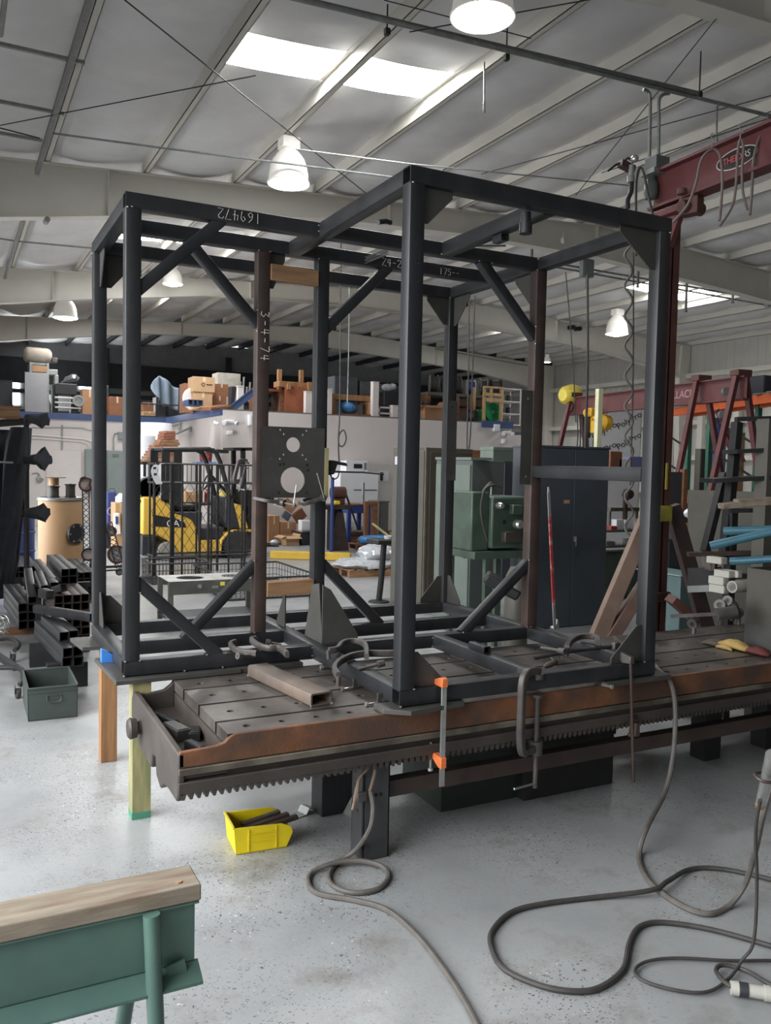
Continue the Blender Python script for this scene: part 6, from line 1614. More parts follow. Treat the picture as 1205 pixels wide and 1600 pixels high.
mb = MB(); mb.prism([gz_(pM, FLOOR + .08) + e2 * .06, gz_(pR, FLOOR + .08) - e2 * .03, gz_(pR, zt2 - .05) - e2 * .03, gz_(pM, zt2 - .05) + e2 * .06], n2 * .012); mb.build('side_panel', M('olive_shadow_side', S(82, 76, 66), .5, .05, .12, 3), lk, bevel=.003)
# pale green lockers
lk = thing('steel_locker', 'pale green steel locker with a grey-green side next to the green machine', 'locker', at(740, 950)); D0 = 8.9
pL, pM, pR = at(680, 820, D=D0 + .5), at(736, 820, D=D0), at(786, 820, D=D0 + .42); back = pL + (pR - pM); zt2 = at(736, 719, D=D0).z
e1 = (pM - pL).normalized(); n1 = V((e1.y, -e1.x, 0)); e2 = (pR - pM).normalized(); n2 = V((e2.y, -e2.x, 0))
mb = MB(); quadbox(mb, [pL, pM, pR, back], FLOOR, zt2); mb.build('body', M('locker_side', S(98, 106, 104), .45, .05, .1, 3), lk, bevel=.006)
mb = MB(); mb.prism([gz_(pL, FLOOR + .06) + e1 * .02, gz_(pM, FLOOR + .06) - e1 * .015, gz_(pM, zt2 - .05) - e1 * .015, gz_(pL, zt2 - .05) + e1 * .02], n1 * .02); d1 = mb.build('door', cab_green, lk, bevel=.004)
mb = MB(); p = gz_(pM, (FLOOR + zt2) / 2 - .1) - e1 * .06 + n1 * .02; mb.prism([p, p + e1 * .03, p + e1 * .03 + V((0, 0, .12)), p + V((0, 0, .12))], n1 * .03); mb.build('latch', black_m, d1)
mb = MB(); mb.prism([gz_(pL, zt2 + .001) - n1 * -.02, gz_(pM, zt2 + .001) + n1 * .02, gz_(pM, zt2 + .03) + n1 * .02, gz_(pL, zt2 + .03) + n1 * .02], -n1 * .3); mb.build('top_cap', cab_green, lk)
mb = MB(); p = at(752, 765, D=D0 + .1); mb.tube([p + V((-.04, -.03, -.13)), p + V((0, -.05, .0)), p + V((.06, -.05, .06)), p + V((.1, -.04, .07)), p + V((.1, -.04, -.06))], .012, 8, smooth=3); mb.build('bracket', galv, lk)
# slate cabinet partly hidden, and the board on top
cabinet_px('steel_cabinet', 'slate blue steel cabinet hidden behind the rusty right rear post', 'cabinet', (786, 722, 826, 905), 6.6, .45, cab_blue, 1, base=FLOOR)
x0, x1, z0, z1 = rect(738, 704, 786, 716, 7.6)
t = thing('timber_crate', 'orange brown timber crate top showing above the pale green locker', 'crate', ((x0 + x1) / 2, 7.6, z0)); mb = MB(); mb.box((x0 - .1, 7.6, FLOOR), (x1, 8.2, z0)); mb.build('crate_body', card_d, t)
for k in range(2): mb = MB(); mb.box((x0 - .1, 7.58 + .25 * k, z0 + .001), (x1, 7.7 + .3 * k, z1 - .03 * k)); mb.build('board', wood_dark, t)
x0, x1, z0, z1 = rect(785, 698, 824, 722, 6.4); zc = rect(786, 722, 826, 905, 6.6)[3]
t = thing('cabinet_box', 'small pale green metal box on top of the slate cabinet', 'metal box', ((x0 + x1) / 2, 6.65, zc)); mb = MB(); mb.box((x0, 6.62, zc + .002), (x1, 6.95, zc + .2)); mb.build('box_body', cab_green, t, bevel=.005)
mb = MB(); mb.box((x0 - .004, 6.612, zc + .16), (x1 + .004, 6.958, zc + .206)); mb.build('lid', cab_green, t, bevel=.004)
# main slate blue cabinet
YC = 4.25; x0, x1, z0, z1 = rect(838, 698, 947, 1000, YC)
cab = thing('steel_cabinet', 'tall slate blue two-door steel cabinet behind the right end of the frame', 'cabinet', ((x0 + x1) / 2, YC, FLOOR))
mb = MB(); mb.box((x0, YC, FLOOR), (x1, YC + .48, z1)); mb.build('body', cab_blue, cab, bevel=.005)
xm = at(893, 850, Y=YC).x; zb_ = at(893, 978, Y=YC).z; zd = z1 - .03
for k, (a, b_) in enumerate(((x0 + .02, xm - .003), (xm + .003, x1 - .012))):
    mb = MB(); mb.box((a, YC - .018, zb_), (b_, YC - .0005, zd)); d1 = mb.build('door', cab_blue, cab, bevel=.004)
    if k == 0:
        q = at(887, 784, Y=YC - .02); mb = MB(); mb.box((q.x - .05, YC - .0195, q.z - .02), (q.x + .03, YC - .018, q.z + .02)); mb.build('label_plate', M('tan_label', S(176, 130, 100), .6), d1)
    else:
        q = at(898, 842, Y=YC - .02); mb = MB(); mb.boxc((q.x, YC - .03, q.z), (.022, .024, .06)); mb.boxc((q.x + .002, YC - .045, q.z - .03), (.014, .014, .1)); mb.build('handle', zinc, d1)
mb = MB(); mb.box((x0 - .004, YC - .02, z1 - .018), (x1 + .004, YC + .484, z1 + .006)); mb.build('top_cap', cab_blue, cab, bevel=.003)
q = at(921, 700, Y=YC + .2); e = at(935, 608, Y=YC + .2)
mb = MB(); mb.box((at(933, 700, Y=YC + .2).x, YC + .2, z1 + .007), (at(940, 700, Y=YC + .2).x, YC + .26, at(935, 607, Y=YC + .2).z)); single(mb, 'timber_stick', white_wood, 'pale bleached wooden stick standing upright on the slate blue cabinet', 'timber', bevel=.002)
# green machine head on a stand
D0 = 7.9; q = at(770, 948, D=D0); t = thing('green_machine', 'green machine head unit on a green steel stand beside the pale green locker', 'machine', V((q.x, q.y, FLOOR)))
Ym = q.y; R5 = lambda x0, y0, x1, y1: rect(x0, y0, x1, y1, Ym)
x0, x1, z0, z1 = R5(737, 769, 823, 860)
xs_ = R5(765, 800, 766, 801)[0]
mb = MB(); mb.box((x0, Ym - .0, z0), (xs_, Ym + .5, z1)); mb.build('gear_housing', mach_green, t, bevel=.015)
mb = MB(); f0, f1, g0, g1 = R5(764, 776, 826, 856); mb.box((f0, Ym - .05, g0), (f1, Ym + .45, g1)); hs = mb.build('front_casting', mach_green, t, bevel=.02)
for (a, b_, c_, d_, m_) in ((790, 788, 806, 803, mach_green), (795, 811, 810, 826, zinc), (778, 829, 804, 846, cast_dark), (772, 784, 776, 795, zinc)):
    u0, u1, v0, v1 = R5(a, b_, c_, d_); mb = MB()
    if m_ is zinc: mb.lathe(((u0 + u1) / 2, Ym - .05, (v0 + v1) / 2), (0, -1, 0), [(0, 0), (0, (v1 - v0) / 2), (.05, (v1 - v0) / 2), (.07, (v1 - v0) / 3), (.07, 0)], 16)
    else: mb.box((u0, Ym - .12, v0), (u1, Ym - .049, v1))
    mb.build('control_knob' if m_ is zinc else 'boss_casting', m_, t, bevel=.01 if m_ is not zinc else 0)
u0, u1, v0, v1 = R5(801, 793, 812, 799); mb = MB(); mb.box((u0, Ym - .052, v0), (u1, Ym - .0501, v1)); mb.build('data_plate', appl_white, t)
u0, u1, v0, v1 = R5(781, 812, 786, 818); mb = MB(); mb.cyl(((u0 + u1) / 2, Ym - .052, (v0 + v1) / 2), ((u0 + u1) / 2, Ym - .0495, (v0 + v1) / 2), .02, n=12); mb.build('oil_hole', recess_shade, t)
u0, u1, v0, v1 = R5(737, 857, 826, 872); mb = MB(); mb.box((u0, Ym - .05, v0), (u1, Ym + .5, z0 - .001)); mb.build('stand_top', mach_green, t, bevel=.005)
for a, y in ((755, Ym - .04), (810, Ym - .04), (742, Ym + .42), (815, Ym + .42)):
    u0, u1, _, _ = R5(a, 872, a + 6, 900); mb = MB(); mb.box((u0, y, FLOOR), (u1, y + .05, v0 - .001)); mb.build('stand_leg', mach_green, t)
mb = MB(); p = lambda x, y: at(x, y, Y=Ym - .09); mb.tube([p(784, 763), p(772, 758), p(758, 765), p(752, 790), p(754, 815), p(762, 845)], .012, 8, smooth=5); mb.build('hose', rubber, t)
q = at(738, 945, D=8.0); mb = MB(); u0, u1, v0, v1 = rect(726, 931, 752, 948, q.y - .25); q2 = at(726, 948)
t = thing('wooden_block', 'orange brown wooden block on the floor under the green machine', 'wood block', q2); mb.boxc((q2.x + .12, q2.y + .05, FLOOR + .065), (.24, .14, .13), -.5); mb.build('block', wood_dark, t, bevel=.004)
mb = MB(); mb.boxc((q2.x + .12, q2.y + .05, FLOOR + .1315), (.23, .13, .002), -.5)
# dark machine base lump behind the right brace
b_ = at(805, 985, D=6.6); t = thing('machine_casting', 'olive machine casting showing behind the lower right brace', 'machine', V((b_.x, b_.y, FLOOR))); s_ = 6.6 / F_PX
mb = MB(); mb.lathe((b_.x, b_.y, FLOOR), (0, 0, 1), [(0, 0), (0, .16), (.25, .14), (.3, .1), (at(805, 900, D=6.6).z - FLOOR, .085), (at(805, 885, D=6.6).z - FLOOR, .05), (at(805, 885, D=6.6).z - FLOOR, 0)], 24); mb.build('column', cab_olive, t)
mb = MB(); mb.boxc(at(785, 915, D=6.6), (.3, .2, .09), -.6, 0, .5); mb.build('arm', black_m, t, bevel=.02)

# shelf and bench seen between the cabinet and the right post
YS = 5.6; x0, x1, z0, z1 = rect(946, 762, 1040, 900, YS)
t = thing('shelf_unit', 'grey-green shelf and bench full of small parts right of the slate blue cabinet', 'shelf unit', ((x0 + x1) / 2, YS, FLOOR)); zs = [at(970, y, Y=YS).z for y in (828, 852, 738)]
for x in (x0, x1 - .05): mb = MB(); mb.box((x, YS + .3, FLOOR), (x + .05, YS + .35, zs[2])); mb.build('upright', M('grey_green_angle', S(150, 154, 142), .5, .1), t)
for i, z in enumerate(zs): mb = MB(); mb.box((x0 - .0, YS - .02 + .1 * (i == 2), z - .03), (x1, YS + .299, z)); mb.build('shelf', cab_olive, t)
mb = MB(); mb.box((x0, YS + .02, FLOOR), (x1, YS + .3, zs[1] - .09)); bd = mb.build('bench_cabinet', mach_green, t, bevel=.006)
for k in range(3):
    mb = MB(); w_ = (x1 - x0) / 3; mb.box((x0 + w_ * k + .01, YS + .005, FLOOR + .2), (x0 + w_ * (k + 1) - .01, YS + .02, zs[1] - .13)); mb.build('drawer_front', M('drawer_%d' % k, S(70, 84, 76), .5), bd)
for i, (a, b_, c_, d_, m_, zz, lab) in enumerate(((954, 822, 963, 828, red_p, zs[0], 'red box on the parts shelf right of the slate cabinet'), (962, 812, 973, 828, appl_white, zs[0], 'white and black box on the parts shelf, left of the coil'), (976, 812, 981, 828, appl_white, zs[0], 'narrow white box on the parts shelf behind the coil'), (991, 810, 996, 828, appl_white, zs[0], 'white box on the parts shelf beside the corner post'),
        (946, 847, 960, 853, galv, zs[1], 'bright metal bar on the bench right of the slate cabinet'), (985, 842, 995, 852, galv, zs[1], 'shiny fitting on the bench beside the corner post'))):
    u0, u1, v0, v1 = rect(a, b_, c_, d_, YS + .05); mb = MB(); v0 = zz + .002; mb.box((u0, YS + .03, v0), (u1, YS + .2, max(v1, v0 + .05))); mb.box((u0 + .01, YS + .028, v0 + .02), (u1 - .01, YS + .03, max(v1, v0 + .05) - .015))
    single(mb, 'parts_box', m_, lab, 'box', 'boxes on the parts shelf', bevel=.004)
u0, u1, v0, v1 = rect(958, 728, 1003, 760, YS + .1); mb = MB(); mb.box((u0, YS + .12, zs[0] + .25), (u1, YS + .28, zs[0] + .302)); mb.box((u0, YS + .14, zs[0] + .001), (u0 + .03, YS + .17, zs[0] + .25)); mb.box((u1 - .03, YS + .14, zs[0] + .001), (u1, YS + .17, zs[0] + .25)); single(mb, 'shelf_riser', cab_olive, 'small riser shelf on the parts shelf right of the slate cabinet', 'shelf')
c_ = at(978, 772, Y=YS + .1); mb = MB(); mb.lathe(c_, (0, -1, 0), [(0, 0), (0, .07), (.05, .08), (.1, .06), (.11, .02), (.11, 0)], 18); mb.cyl(c_, (c_.x, c_.y, zs[0]), .035, n=12); mb.cyl((c_.x, c_.y, zs[0] + .001), (c_.x, c_.y, zs[0] + .02), .07, n=14)
single(mb, 'bench_motor', steel_rust, 'small dark red motor on a pillar on the parts shelf', 'motor')
for i, (a, b_, c_, d_, m_, lab) in enumerate(((948, 706, 966, 722, card_d, 'red-brown box on top of the shelf unit beside the cabinet'), (962, 718, 980, 727, appl_white, 'white carton on top of the shelf unit under the air hose'), (980, 714, 1003, 727, M('blue_white', S(120, 130, 170), .6), 'blue and white crumpled packet on top of the shelf unit'))):
    u0, u1, v0, v1 = rect(a, b_, c_, d_, YS + .2); mb = MB(); v0 = zs[2] + .002; mb.box((u0, YS + .12, v0), (u1, YS + .29, max(v1, v0 + .06))); mb.box((u0 + .02, YS + .13, max(v1, v0 + .06)), (u1 - .02, YS + .28, max(v1, v0 + .06) + .006)); single(mb, 'packet', m_, lab, 'box', bevel=.01)

# ================================================================== red jib crane column beside the frame
DJ = 6.3
jb = at(1040, 700, D=DJ); jw = 17 * DJ / F_PX
jib = thing('jib_crane', 'dark red jib crane with a column beside the right post and an I-beam arm overhead', 'jib crane', V((jb.x, jb.y, FLOOR)))
zj = at(1050, 330, D=DJ).z
mb = MB(); mb.box((jb.x - .07, jb.y, FLOOR), (jb.x + .07, jb.y + .012, zj)); mb.box((jb.x - .07, jb.y + .13, FLOOR), (jb.x + .07, jb.y + .142, zj)); mb.box((jb.x - .006, jb.y, FLOOR), (jb.x + .006, jb.y + .14, zj)); mb.build('column', red_brown, jib)
u0, u1, v0, v1 = rect(1035, 790, 1052, 815, jb.y); mb = MB(); mb.box((jb.x - .085, jb.y - .012, v0), (jb.x + .085, jb.y + .155, v1)); mb.box((jb.x + .005, jb.y - .01, v1 + .12), (jb.x + .03, jb.y - .001, v1 + .32)); mb.build('yellow_collar', M('worn_yellow', S(160, 154, 66), .6, 0, .2, 12), jib, bevel=.005)
za = at(1025, 272, D=DJ).z; zb2 = at(1025, 331, D=DJ).z; A = at(1023, 300, D=DJ)
E_ = at(1205, 226, Z=A.z); dj = (E_ - A).normalized(); sj = V((dj.y, -dj.x, 0)); Bj = A + dj * 2.6
mb = MB(); h = za - zb2
for z, w_ in ((za - .01, .13), (zb2 + .01, .13)): mb.bar(V((A.x, A.y, z)), V((Bj.x, Bj.y, z)), w_, .02)
mb.bar(V((A.x, A.y, A.z)), V((Bj.x, Bj.y, A.z)), .012, h); arm = mb.build('boom', red_crane, jib)
cn = V((jb.x, jb.y + .07, zb2))
mb = MB(); mb.prism([V((cn.x, cn.y, zj - .3)) - dj * .08, V((cn.x, cn.y, zj - .3)) + dj * .08, V((cn.x, cn.y, zb2 - .03)) + dj * .2, V((A.x, A.y, zb2 - .1)) - dj * .02, V((A.x, A.y, zb2 - .12))], sj * .05); mb.build('knee_plate', red_crane, jib, bevel=.004)
mb = MB(); mb.bar(V((A.x, A.y, zb2 - .055)) - dj * .02, V((A.x, A.y, zb2 - .055)) + dj * .36, .14, .05); mb.build('head_clamp', red_crane, jib, bevel=.004)
q = V((A.x, A.y, zb2 - .01)) + dj * .38
mb = MB(); mb.boxc(q + V((0, 0, -.05)), (.1, .14, .12), .3); mb.cyl(q + sj * .1 + V((0, 0, -.06)), q - sj * .1 + V((0, 0, -.06)), .045, n=14); mb.cyl(q + sj * .09 + V((0, 0, .06)), q + sj * .09 + V((0, 0, .02)), .035, n=12); mb.build('trolley', red_brown, jib, bevel=.006)
# oval maker plate with lettering
oc = at(1152, 247, Z=A.z + .0); t0_ = (V((oc.x, oc.y, 0)) - V((A.x, A.y, 0))).dot(dj); side = sj if (CAM - A).dot(sj) > 0 else -sj
oc = V((A.x, A.y, 0)) + dj * t0_ + side * .0075; oc.z = at(1152, 247, D=fwd(V((oc.x, oc.y, A.z)))).z
def oval(a, b_, off): return [oc + side * off + dj * (a * math.cos(i * math.pi / 16)) + V((0, 0, b_ * math.sin(i * math.pi / 16))) for i in range(32)]
mb = MB(); mb.prism(oval(.175, .066, 0), side * .0015); ov = mb.build('maker_plate', logo_white, jib)
mb = MB(); mb.prism(oval(.168, .059, .0016), side * .001); mb.build('plate_field', logo_black, ov)
xd = dj if RIGHT.dot(dj) > 0 else -dj
text_mesh('THEID', 'red_lettering', logo_red, oc + side * .004 - xd * .035, xd, (0, 0, 1), .062, ov, .0008, .9)
text_mesh('RS', 'white_lettering', logo_white, oc + side * .004 + xd * .085, xd, (0, 0, 1), .062, ov, .0008, .9)
text_mesh('(', 'white_lettering', logo_white, oc + side * .004 - xd * .132, xd, (0, 0, 1), .06, ov, .0008, .9)
# brown steel braces at the foot
for k, (a, e, D1, w_) in enumerate((((1000, 815), (938, 985), 6.0, .1), ((1012, 905), (962, 985), 6.0, .08), ((1050, 790), (1105, 985), 6.6, .11), ((1048, 935), (1085, 968), 6.1, .06))):
    pa, pe = at(*a, D=D1), at(*e, D=D1 - .2 + (.0 if k < 2 else .3))
    if k == 0: pa = pa.lerp(V((jb.x, jb.y - .05, pa.z + .2)), .35)
    if k != 3: pe = pe + (pe - pa) * ((FLOOR - pe.z) / (pe.z - pa.z))
    mb = MB(); mb.bar(pa, pe, w_, .1, FWD); mb.build('foot_brace', M('brown_brace_%d' % k, (S(118, 98, 86), S(110, 88, 78), S(72, 56, 54), S(96, 62, 56))[k], .6, .05, .2, 6), jib, bevel=.004)
u0, u1, v0, v1 = rect(1030, 925, 1055, 940, jb.y - .02); mb = MB(); mb.box((jb.x - .09, jb.y - .03, v0), (jb.x + .09, jb.y + .17, v1)); mb.build('base_collar', red_brown, jib, bevel=.01)
# festoon cables on a messenger wire along the boom
def fz(x, y):
    q = at(x, 247, Z=A.z); return at(x, y, D=fwd(q) - .16)


mb = MB(); mb.tube([at(940, 270, D=6.6), at(1040, 238, D=6.3), at(1120, 212, D=6.05), at(1205, 184, D=5.85), at(1300, 150, D=5.6)], .004, 6); single(mb, 'messenger_wire', black_m, 'thin wire above the jib boom carrying the hanging cables', 'wire')
for k, pts in enumerate(([(1052, 348), (1075, 320), (1088, 285), (1096, 250), (1113, 233), (1125, 243), (1129, 280), (1126, 330), (1124, 345)], [(1125, 353), (1145, 320), (1151, 280), (1153, 240), (1157, 218), (1162, 232), (1160, 265), (1161, 300), (1168, 328)], [(1172, 336), (1175, 300), (1178, 250), (1187, 215), (1199, 205), (1215, 206)])):
    cable(('left', 'middle', 'right')[k] + ' grey festoon cable loop hanging in front of the jib boom', [fz(*p) for p in pts], .009, M('festoon_grey_%d' % k, S(110, 98, 94), .6), 'cable', 'festoon_cable', 5, 'festoon cables')
    tp = pts[4]; q = fz(tp[0], tp[1]); mb = MB(); mb.tube([q, q + V((0, 0, .03)), q + V((.02, 0, .05)), q + V((-.02, 0, .08)), q + V((0, 0, .1))], .004, 6, smooth=3); single(mb, 'hanger_hook', zinc, 'wire hook holding the ' + ('left', 'middle', 'right')[k] + ' festoon cable loop', 'hook', 'festoon hooks')
# grey box and swivel gear beside the boom end
b_ = at(1027, 257, D=6.25); s_ = 6.25 / F_PX
t = thing('disconnect_box', 'grey electrical box on a bracket at the end of the jib boom', 'electrical box', b_)
mb = MB(); mb.boxc(b_, (28 * s_, .12, 20 * s_)); mb.build('box_body', M('box_grey', S(96, 100, 98), .5), t, bevel=.004)
mb = MB(); mb.boxc(b_ + V((-.01, 0, -.07)), (.17, .14, .035)); mb.build('bracket', galv, t)
mb = MB(); c_ = b_ + V((-.03, .02, -.17)); mb.lathe(c_ + V((0, 0, -.08)), (0, 0, 1), [(0, 0), (0, .04), (.04, .055), (.11, .05), (.14, .03), (.163, .03), (.163, 0)], 16); mb.build('motor_housing', M('motor_grey', S(84, 92, 90), .5), t)
hd = at(985, 262, D=6.2)
t = thing('hose_swivel', 'black pipe arm with couplings carrying the coiled air hose', 'pipe fitting', hd)
mb = MB(); mb.tube([at(950, 267, D=6.2), at(962, 258, D=6.2), at(975, 252, D=6.2), at(982, 247, D=6.2), at(988, 252, D=6.2)], .009, 8, smooth=3); mb.build('lever', black_m, t)
mb = MB(); mb.boxc(at(979, 260, D=6.22), (.13, .06, .05), 0, 0, .2); mb.build('bracket', steel_rust, t, bevel=.005)
mb = MB(); mb.cyl(at(987, 258, D=6.18), at(987, 285, D=6.18), .02, n=12); mb.ball(at(992, 248, D=6.18), .03); mb.cyl(at(986, 285, D=6.18), at(986, 275, D=6.18), .028, n=12); mb.build('coupling', zinc, t)
mb = MB(); mb.tube([at(987, 284, D=6.18), at(986, 300, D=6.18), at(981, 312, D=6.18), at(981, 326, D=6.18)], .018, 8, smooth=3); mb.build('hose_end', black_m, t)
mb = MB(); mb.tube([at(994, 400, D=6.18), at(994, 300, D=6.18), at(997, 270, D=6.18), at(1001, 262, D=6.18), at(1006, 270, D=6.18), at(1012, 300, D=6.18), at(1020, 335, D=6.18)], .009, 8, smooth=5); single(mb, 'air_line', rubber, 'black air line arched over the swivel beside the boom end', 'hose')
# coiled hose: a flattened helix hanging down
pts = []
for i in range(150):
    f = i / 149; y = 330 + f * 590; x = 982 + 1.5 * f; base = at(x, y, D=6.1 + .5 * f); an = f * 2 * math.pi * 12.5; r_ = .026 + .008 * f
    pts.append(base + RIGHT * (math.cos(an) * r_) + V((FWD.x, FWD.y, 0)) * (math.sin(an) * r_))
mb = MB(); mb.tube(pts, .009, 8); single(mb, 'coiled_air_hose', rubber_grey, 'long black coiled air hose hanging down behind the right part of the frame', 'hose')
for k, (x0_, y0_, x1_, y1_, D1, lab) in enumerate(((990, 395, 985, 760, 6.5, 'thin black cable hanging beside the coiled air hose'), (884, 425, 900, 660, 9, 'thin dark cable hanging down to the yellow bucket'), (918, 430, 915, 700, 8.5, 'thick black drop cable hanging from the junction box'), (948, 60, 948, 60, 6, ''))):
    if lab: cable(lab, [at(x0_, y0_, D=D1), at((x0_ + x1_) / 2 + 2, (y0_ + y1_) / 2, D=D1), at(x1_, y1_, D=D1)], .012 if k == 2 else .006, rubber, 'cable', 'drop_cable', 4)

# ================================================================== gantry crane
g0 = at(892, 636, Z=1.95); Dg0 = 14.5; Dg1 = 10.6
gL, gR = at(890, 637, D=Dg0), at(1168, 604, D=Dg1); gR.z = gL.z = (gL.z + gR.z) / 2; hg = 31 * 12 / F_PX
gan = thing('gantry_crane', 'dull red gantry crane with an I-beam on A-frame legs behind the right side', 'gantry crane', V((gL.x, gL.y, FLOOR)))
dg = (gR - gL).normalized(); sg = V((dg.y, -dg.x, 0))
mb = MB(); mb.bar(gL, gR, .012, hg); mb.bar(gL + V((0, 0, hg / 2)), gR + V((0, 0, hg / 2)), .12, .02); mb.bar(gL - V((0, 0, hg / 2)), gR - V((0, 0, hg / 2)), .12, .02); bm = mb.build('beam', red_crane, gan)
sgc = sg if (CAM - gL).dot(sg) > 0 else -sg
xd = dg if RIGHT.dot(dg) > 0 else -dg
p = at(1088, 620, D=12); tt_ = (V((p.x, p.y, 0)) - V((gL.x, gL.y, 0))).dot(dg)
for txt, px in (('WALLACE', 1074), ('5', 1001)):
    D1 = Dg0 + (Dg1 - Dg0) * (px - 890) / 278; p = at(px, 620, D=D1); k = (V((p.x - gL.x, p.y - gL.y, 0))).dot(dg); o_ = gL + dg * k + sgc * .008
    text_mesh(txt, 'maker_lettering', M('faded_lettering_' + txt, S(176, 140, 140), .6), o_, xd, (0, 0, 1), .15, bm, .001, 1.0)
for e, f in ((gL + dg * .15, 1), (gR - dg * .12, -1), (gL.lerp(gR, (1104 - 890) / 278) + dg * .1, 2)):
    for s_ in (-1, 1):
        foot = V((e.x, e.y, FLOOR)) + sg * s_ * .75 + dg * (.12 if f == 2 else 0)
        mb = MB(); mb.bar(e + sg * s_ * .07 + V((0, 0, hg / 2 + .02)), foot, .065, .065); mb.build('leg', red_crane, gan)
    if f != 2: mb = MB(); zz = FLOOR + .25; mb.bar(V((e.x, e.y, zz)) + sg * .75 * .9, V((e.x, e.y, zz)) - sg * .75 * .9, .1, .08); mb.build('cross_tie', red_crane, gan)
    mb = MB(); mb.boxc(e + V((0, 0, hg / 2 + .05)), (.16, .22, .08), math.atan2(dg.y, dg.x)); mb.build('head_bracket', red_brown, gan, bevel=.01)
for px, py in ((1127, 648), (1133, 612)):
    q = at(px, py, D=10.9); mb = MB(); mb.cyl(q, q - FWD * .06, .05, n=12); mb.build('bolt_head', galv, gan)
for a, e in (((1120, 640), (1162, 722)), ((1130, 672), (1148, 712))):
    mb = MB(); mb.bar(at(*a, D=11.2), at(*e, D=11.2), .07, .05); mb.build('diagonal_brace', red_crane, gan)
# yellow hoist and bucket
h0 = at(932, 663, D=13.6)
hs = thing('chain_hoist', 'yellow electric chain hoist hanging from the gantry beam', 'hoist', h0); s_ = 13.6 / F_PX
mb = MB(); mb.boxc(at(930, 645, D=13.6), (28 * s_, .14, 14 * s_)); mb.cyl(at(918, 645, D=13.5), at(918, 645, D=13.7), .07, n=14); mb.build('trolley', yel_hoist, hs, bevel=.02)
mb = MB(); mb.boxc(at(929, 664, D=13.6), (17 * s_, .25, 27 * s_)); bd = mb.build('body', yel_hoist, hs, bevel=.02)
mb = MB(); q = at(946, 660, D=13.6); mb.lathe(q + V((-.12, 0, 0)), (1, 0, 0), [(0, 0), (0, .09), (.05, .13), (.16, .13), (.2, .1), (.24, .04), (.24, 0)], 18); mb.build('motor', yel_hoist, hs)
p = at(927, 655, D=13.45); text_mesh('YALE', 'maker_lettering', M('hoist_lettering', S(90, 70, 40), .6), at(928, 656, D=13.42), RIGHT, (0, 0, 1), .08, hs, .001)
mb = MB(); mb.tube([at(934, 676, D=13.6), at(934, 695, D=13.6)], .03, 8); mb.boxc(at(932, 693, D=13.6), (.1, .08, .14)); mb.build('hook_block', black_m, hs, bevel=.01)
mb = MB(); mb.boxc(at(918, 668, D=13.6), (.08, .1, .34)); mb.build('chain_bag', char, hs, bevel=.02)
for k in range(5):
    cable('chain or control cable hanging from the gantry beside the yellow hoist', [at(902 + 4 * k, 645 + 2 * k, D=13.8), at(903 + 4 * k, 680, D=13.8), at(901 + 5 * k, 712, D=13.8)], .01, rubber, 'cable', 'control_cable', 4, 'cables beside the hoist')
q = at(890, 618, D=14.4); t = thing('bucket', 'yellow upturned bucket fixed on the left end of the gantry beam', 'bucket', q); mb = MB(); mb.lathe(q + V((-.15, 0, 0)), (1, .1, .05), [(0, 0), (0, .1), (.05, .15), (.22, .19), (.3, .17), (.31, .16), (.1, .1), (.1, 0)], 20); mb.build('bucket_body', yel_bucket, t)
mb = MB(); mb.tube([q + V((.0, -.1, -.17)), q + V((-.03, -.1, -.25)), q + V((-.05, -.05, -.3))], .03, 8); mb.build('bracket', red_crane, t)

# sheet of wrapped stock with printed lettering on the right wall
pA, pB = at(918, 640, D=16), at(1004, 640, D=16.0); zt2, zb2 = at(960, 636, D=16).z, at(960, 745, D=16).z
t = thing('wrapped_sheets', 'tall white film wrapped bundle printed with PolyPro lettering behind the hoist', 'wrapped bundle', V((pA.x, pA.y, FLOOR)))
dd = (pB - pA).normalized(); nn = V((dd.y, -dd.x, 0)); pA.z = pB.z = 0
mb = MB(); mb.prism([gz_(pA, FLOOR), gz_(pB, FLOOR), gz_(pB, zt2), gz_(pA, zt2)], -nn * .4); mb.build('film', M('printed_film', S(186, 188, 190), .35, 0, .06, 2, bump=.2, bscale=9), t, bevel=.02)
wd = (pB - pA).length
for (px, py) in ((948, 642), (945, 673), (945, 704), (984, 657), (984, 689)):
    q = at(px, py, D=15.98); k = (V((q.x, q.y, 0)) - pA).dot(dd); o_ = pA + dd * k + nn * .004; o_.z = q.z
    xx = (dd * .86 + V((0, 0, .5))); text_mesh('PolyPro', 'print', logo_black, o_, xx, V((0, 0, 1)) * .86 - dd * .5, .165, t, .001)

# pallet rack with green uprights and orange beams
Dr = 15.0; rk = thing('pallet_rack', 'pallet rack with green uprights and orange beams by the right wall', 'rack', at(1078, 745, D=Dr))
rr0, rr1 = at(1078, 646, D=Dr), at(1186, 636, D=12.6)
for P0 in (rr0, rr1, rr1 + (rr1 - rr0) * .9):
    for o_ in (0, .9):
        mb = MB(); mb.box((P0.x - .045, P0.y + o_ - .03, FLOOR), (P0.x + .045, P0.y + o_ + .03, rr0.z)); mb.build('upright', green_rack, rk)
    for k in range(5):
        mb = MB(); z = FLOOR + .2 + k * .5; mb.cyl((P0.x, P0.y, z), (P0.x, P0.y + .9, z + .45), .018, n=6); mb.build('lattice_brace', black_m, rk)
rE = rr1 + (rr1 - rr0) * .9
for o_ in (-.04, .9):
    for z in (rr0.z, rr0.z - 1.5):
        mb = MB(); mb.bar(V((rr0.x, rr0.y + o_, z)), V((rE.x, rE.y + o_, z)), .05, .13); mb.build('beam', orange_p, rk, bevel=.004)
mb = MB()
for i in range(14):
    q = rr0.lerp(rE, i / 13); q.z = rr0.z + .07; mb.box((q.x - .1, q.y, q.z), (q.x + .1, q.y + .9, q.z + .015))
mb.build('deck', galv, rk)
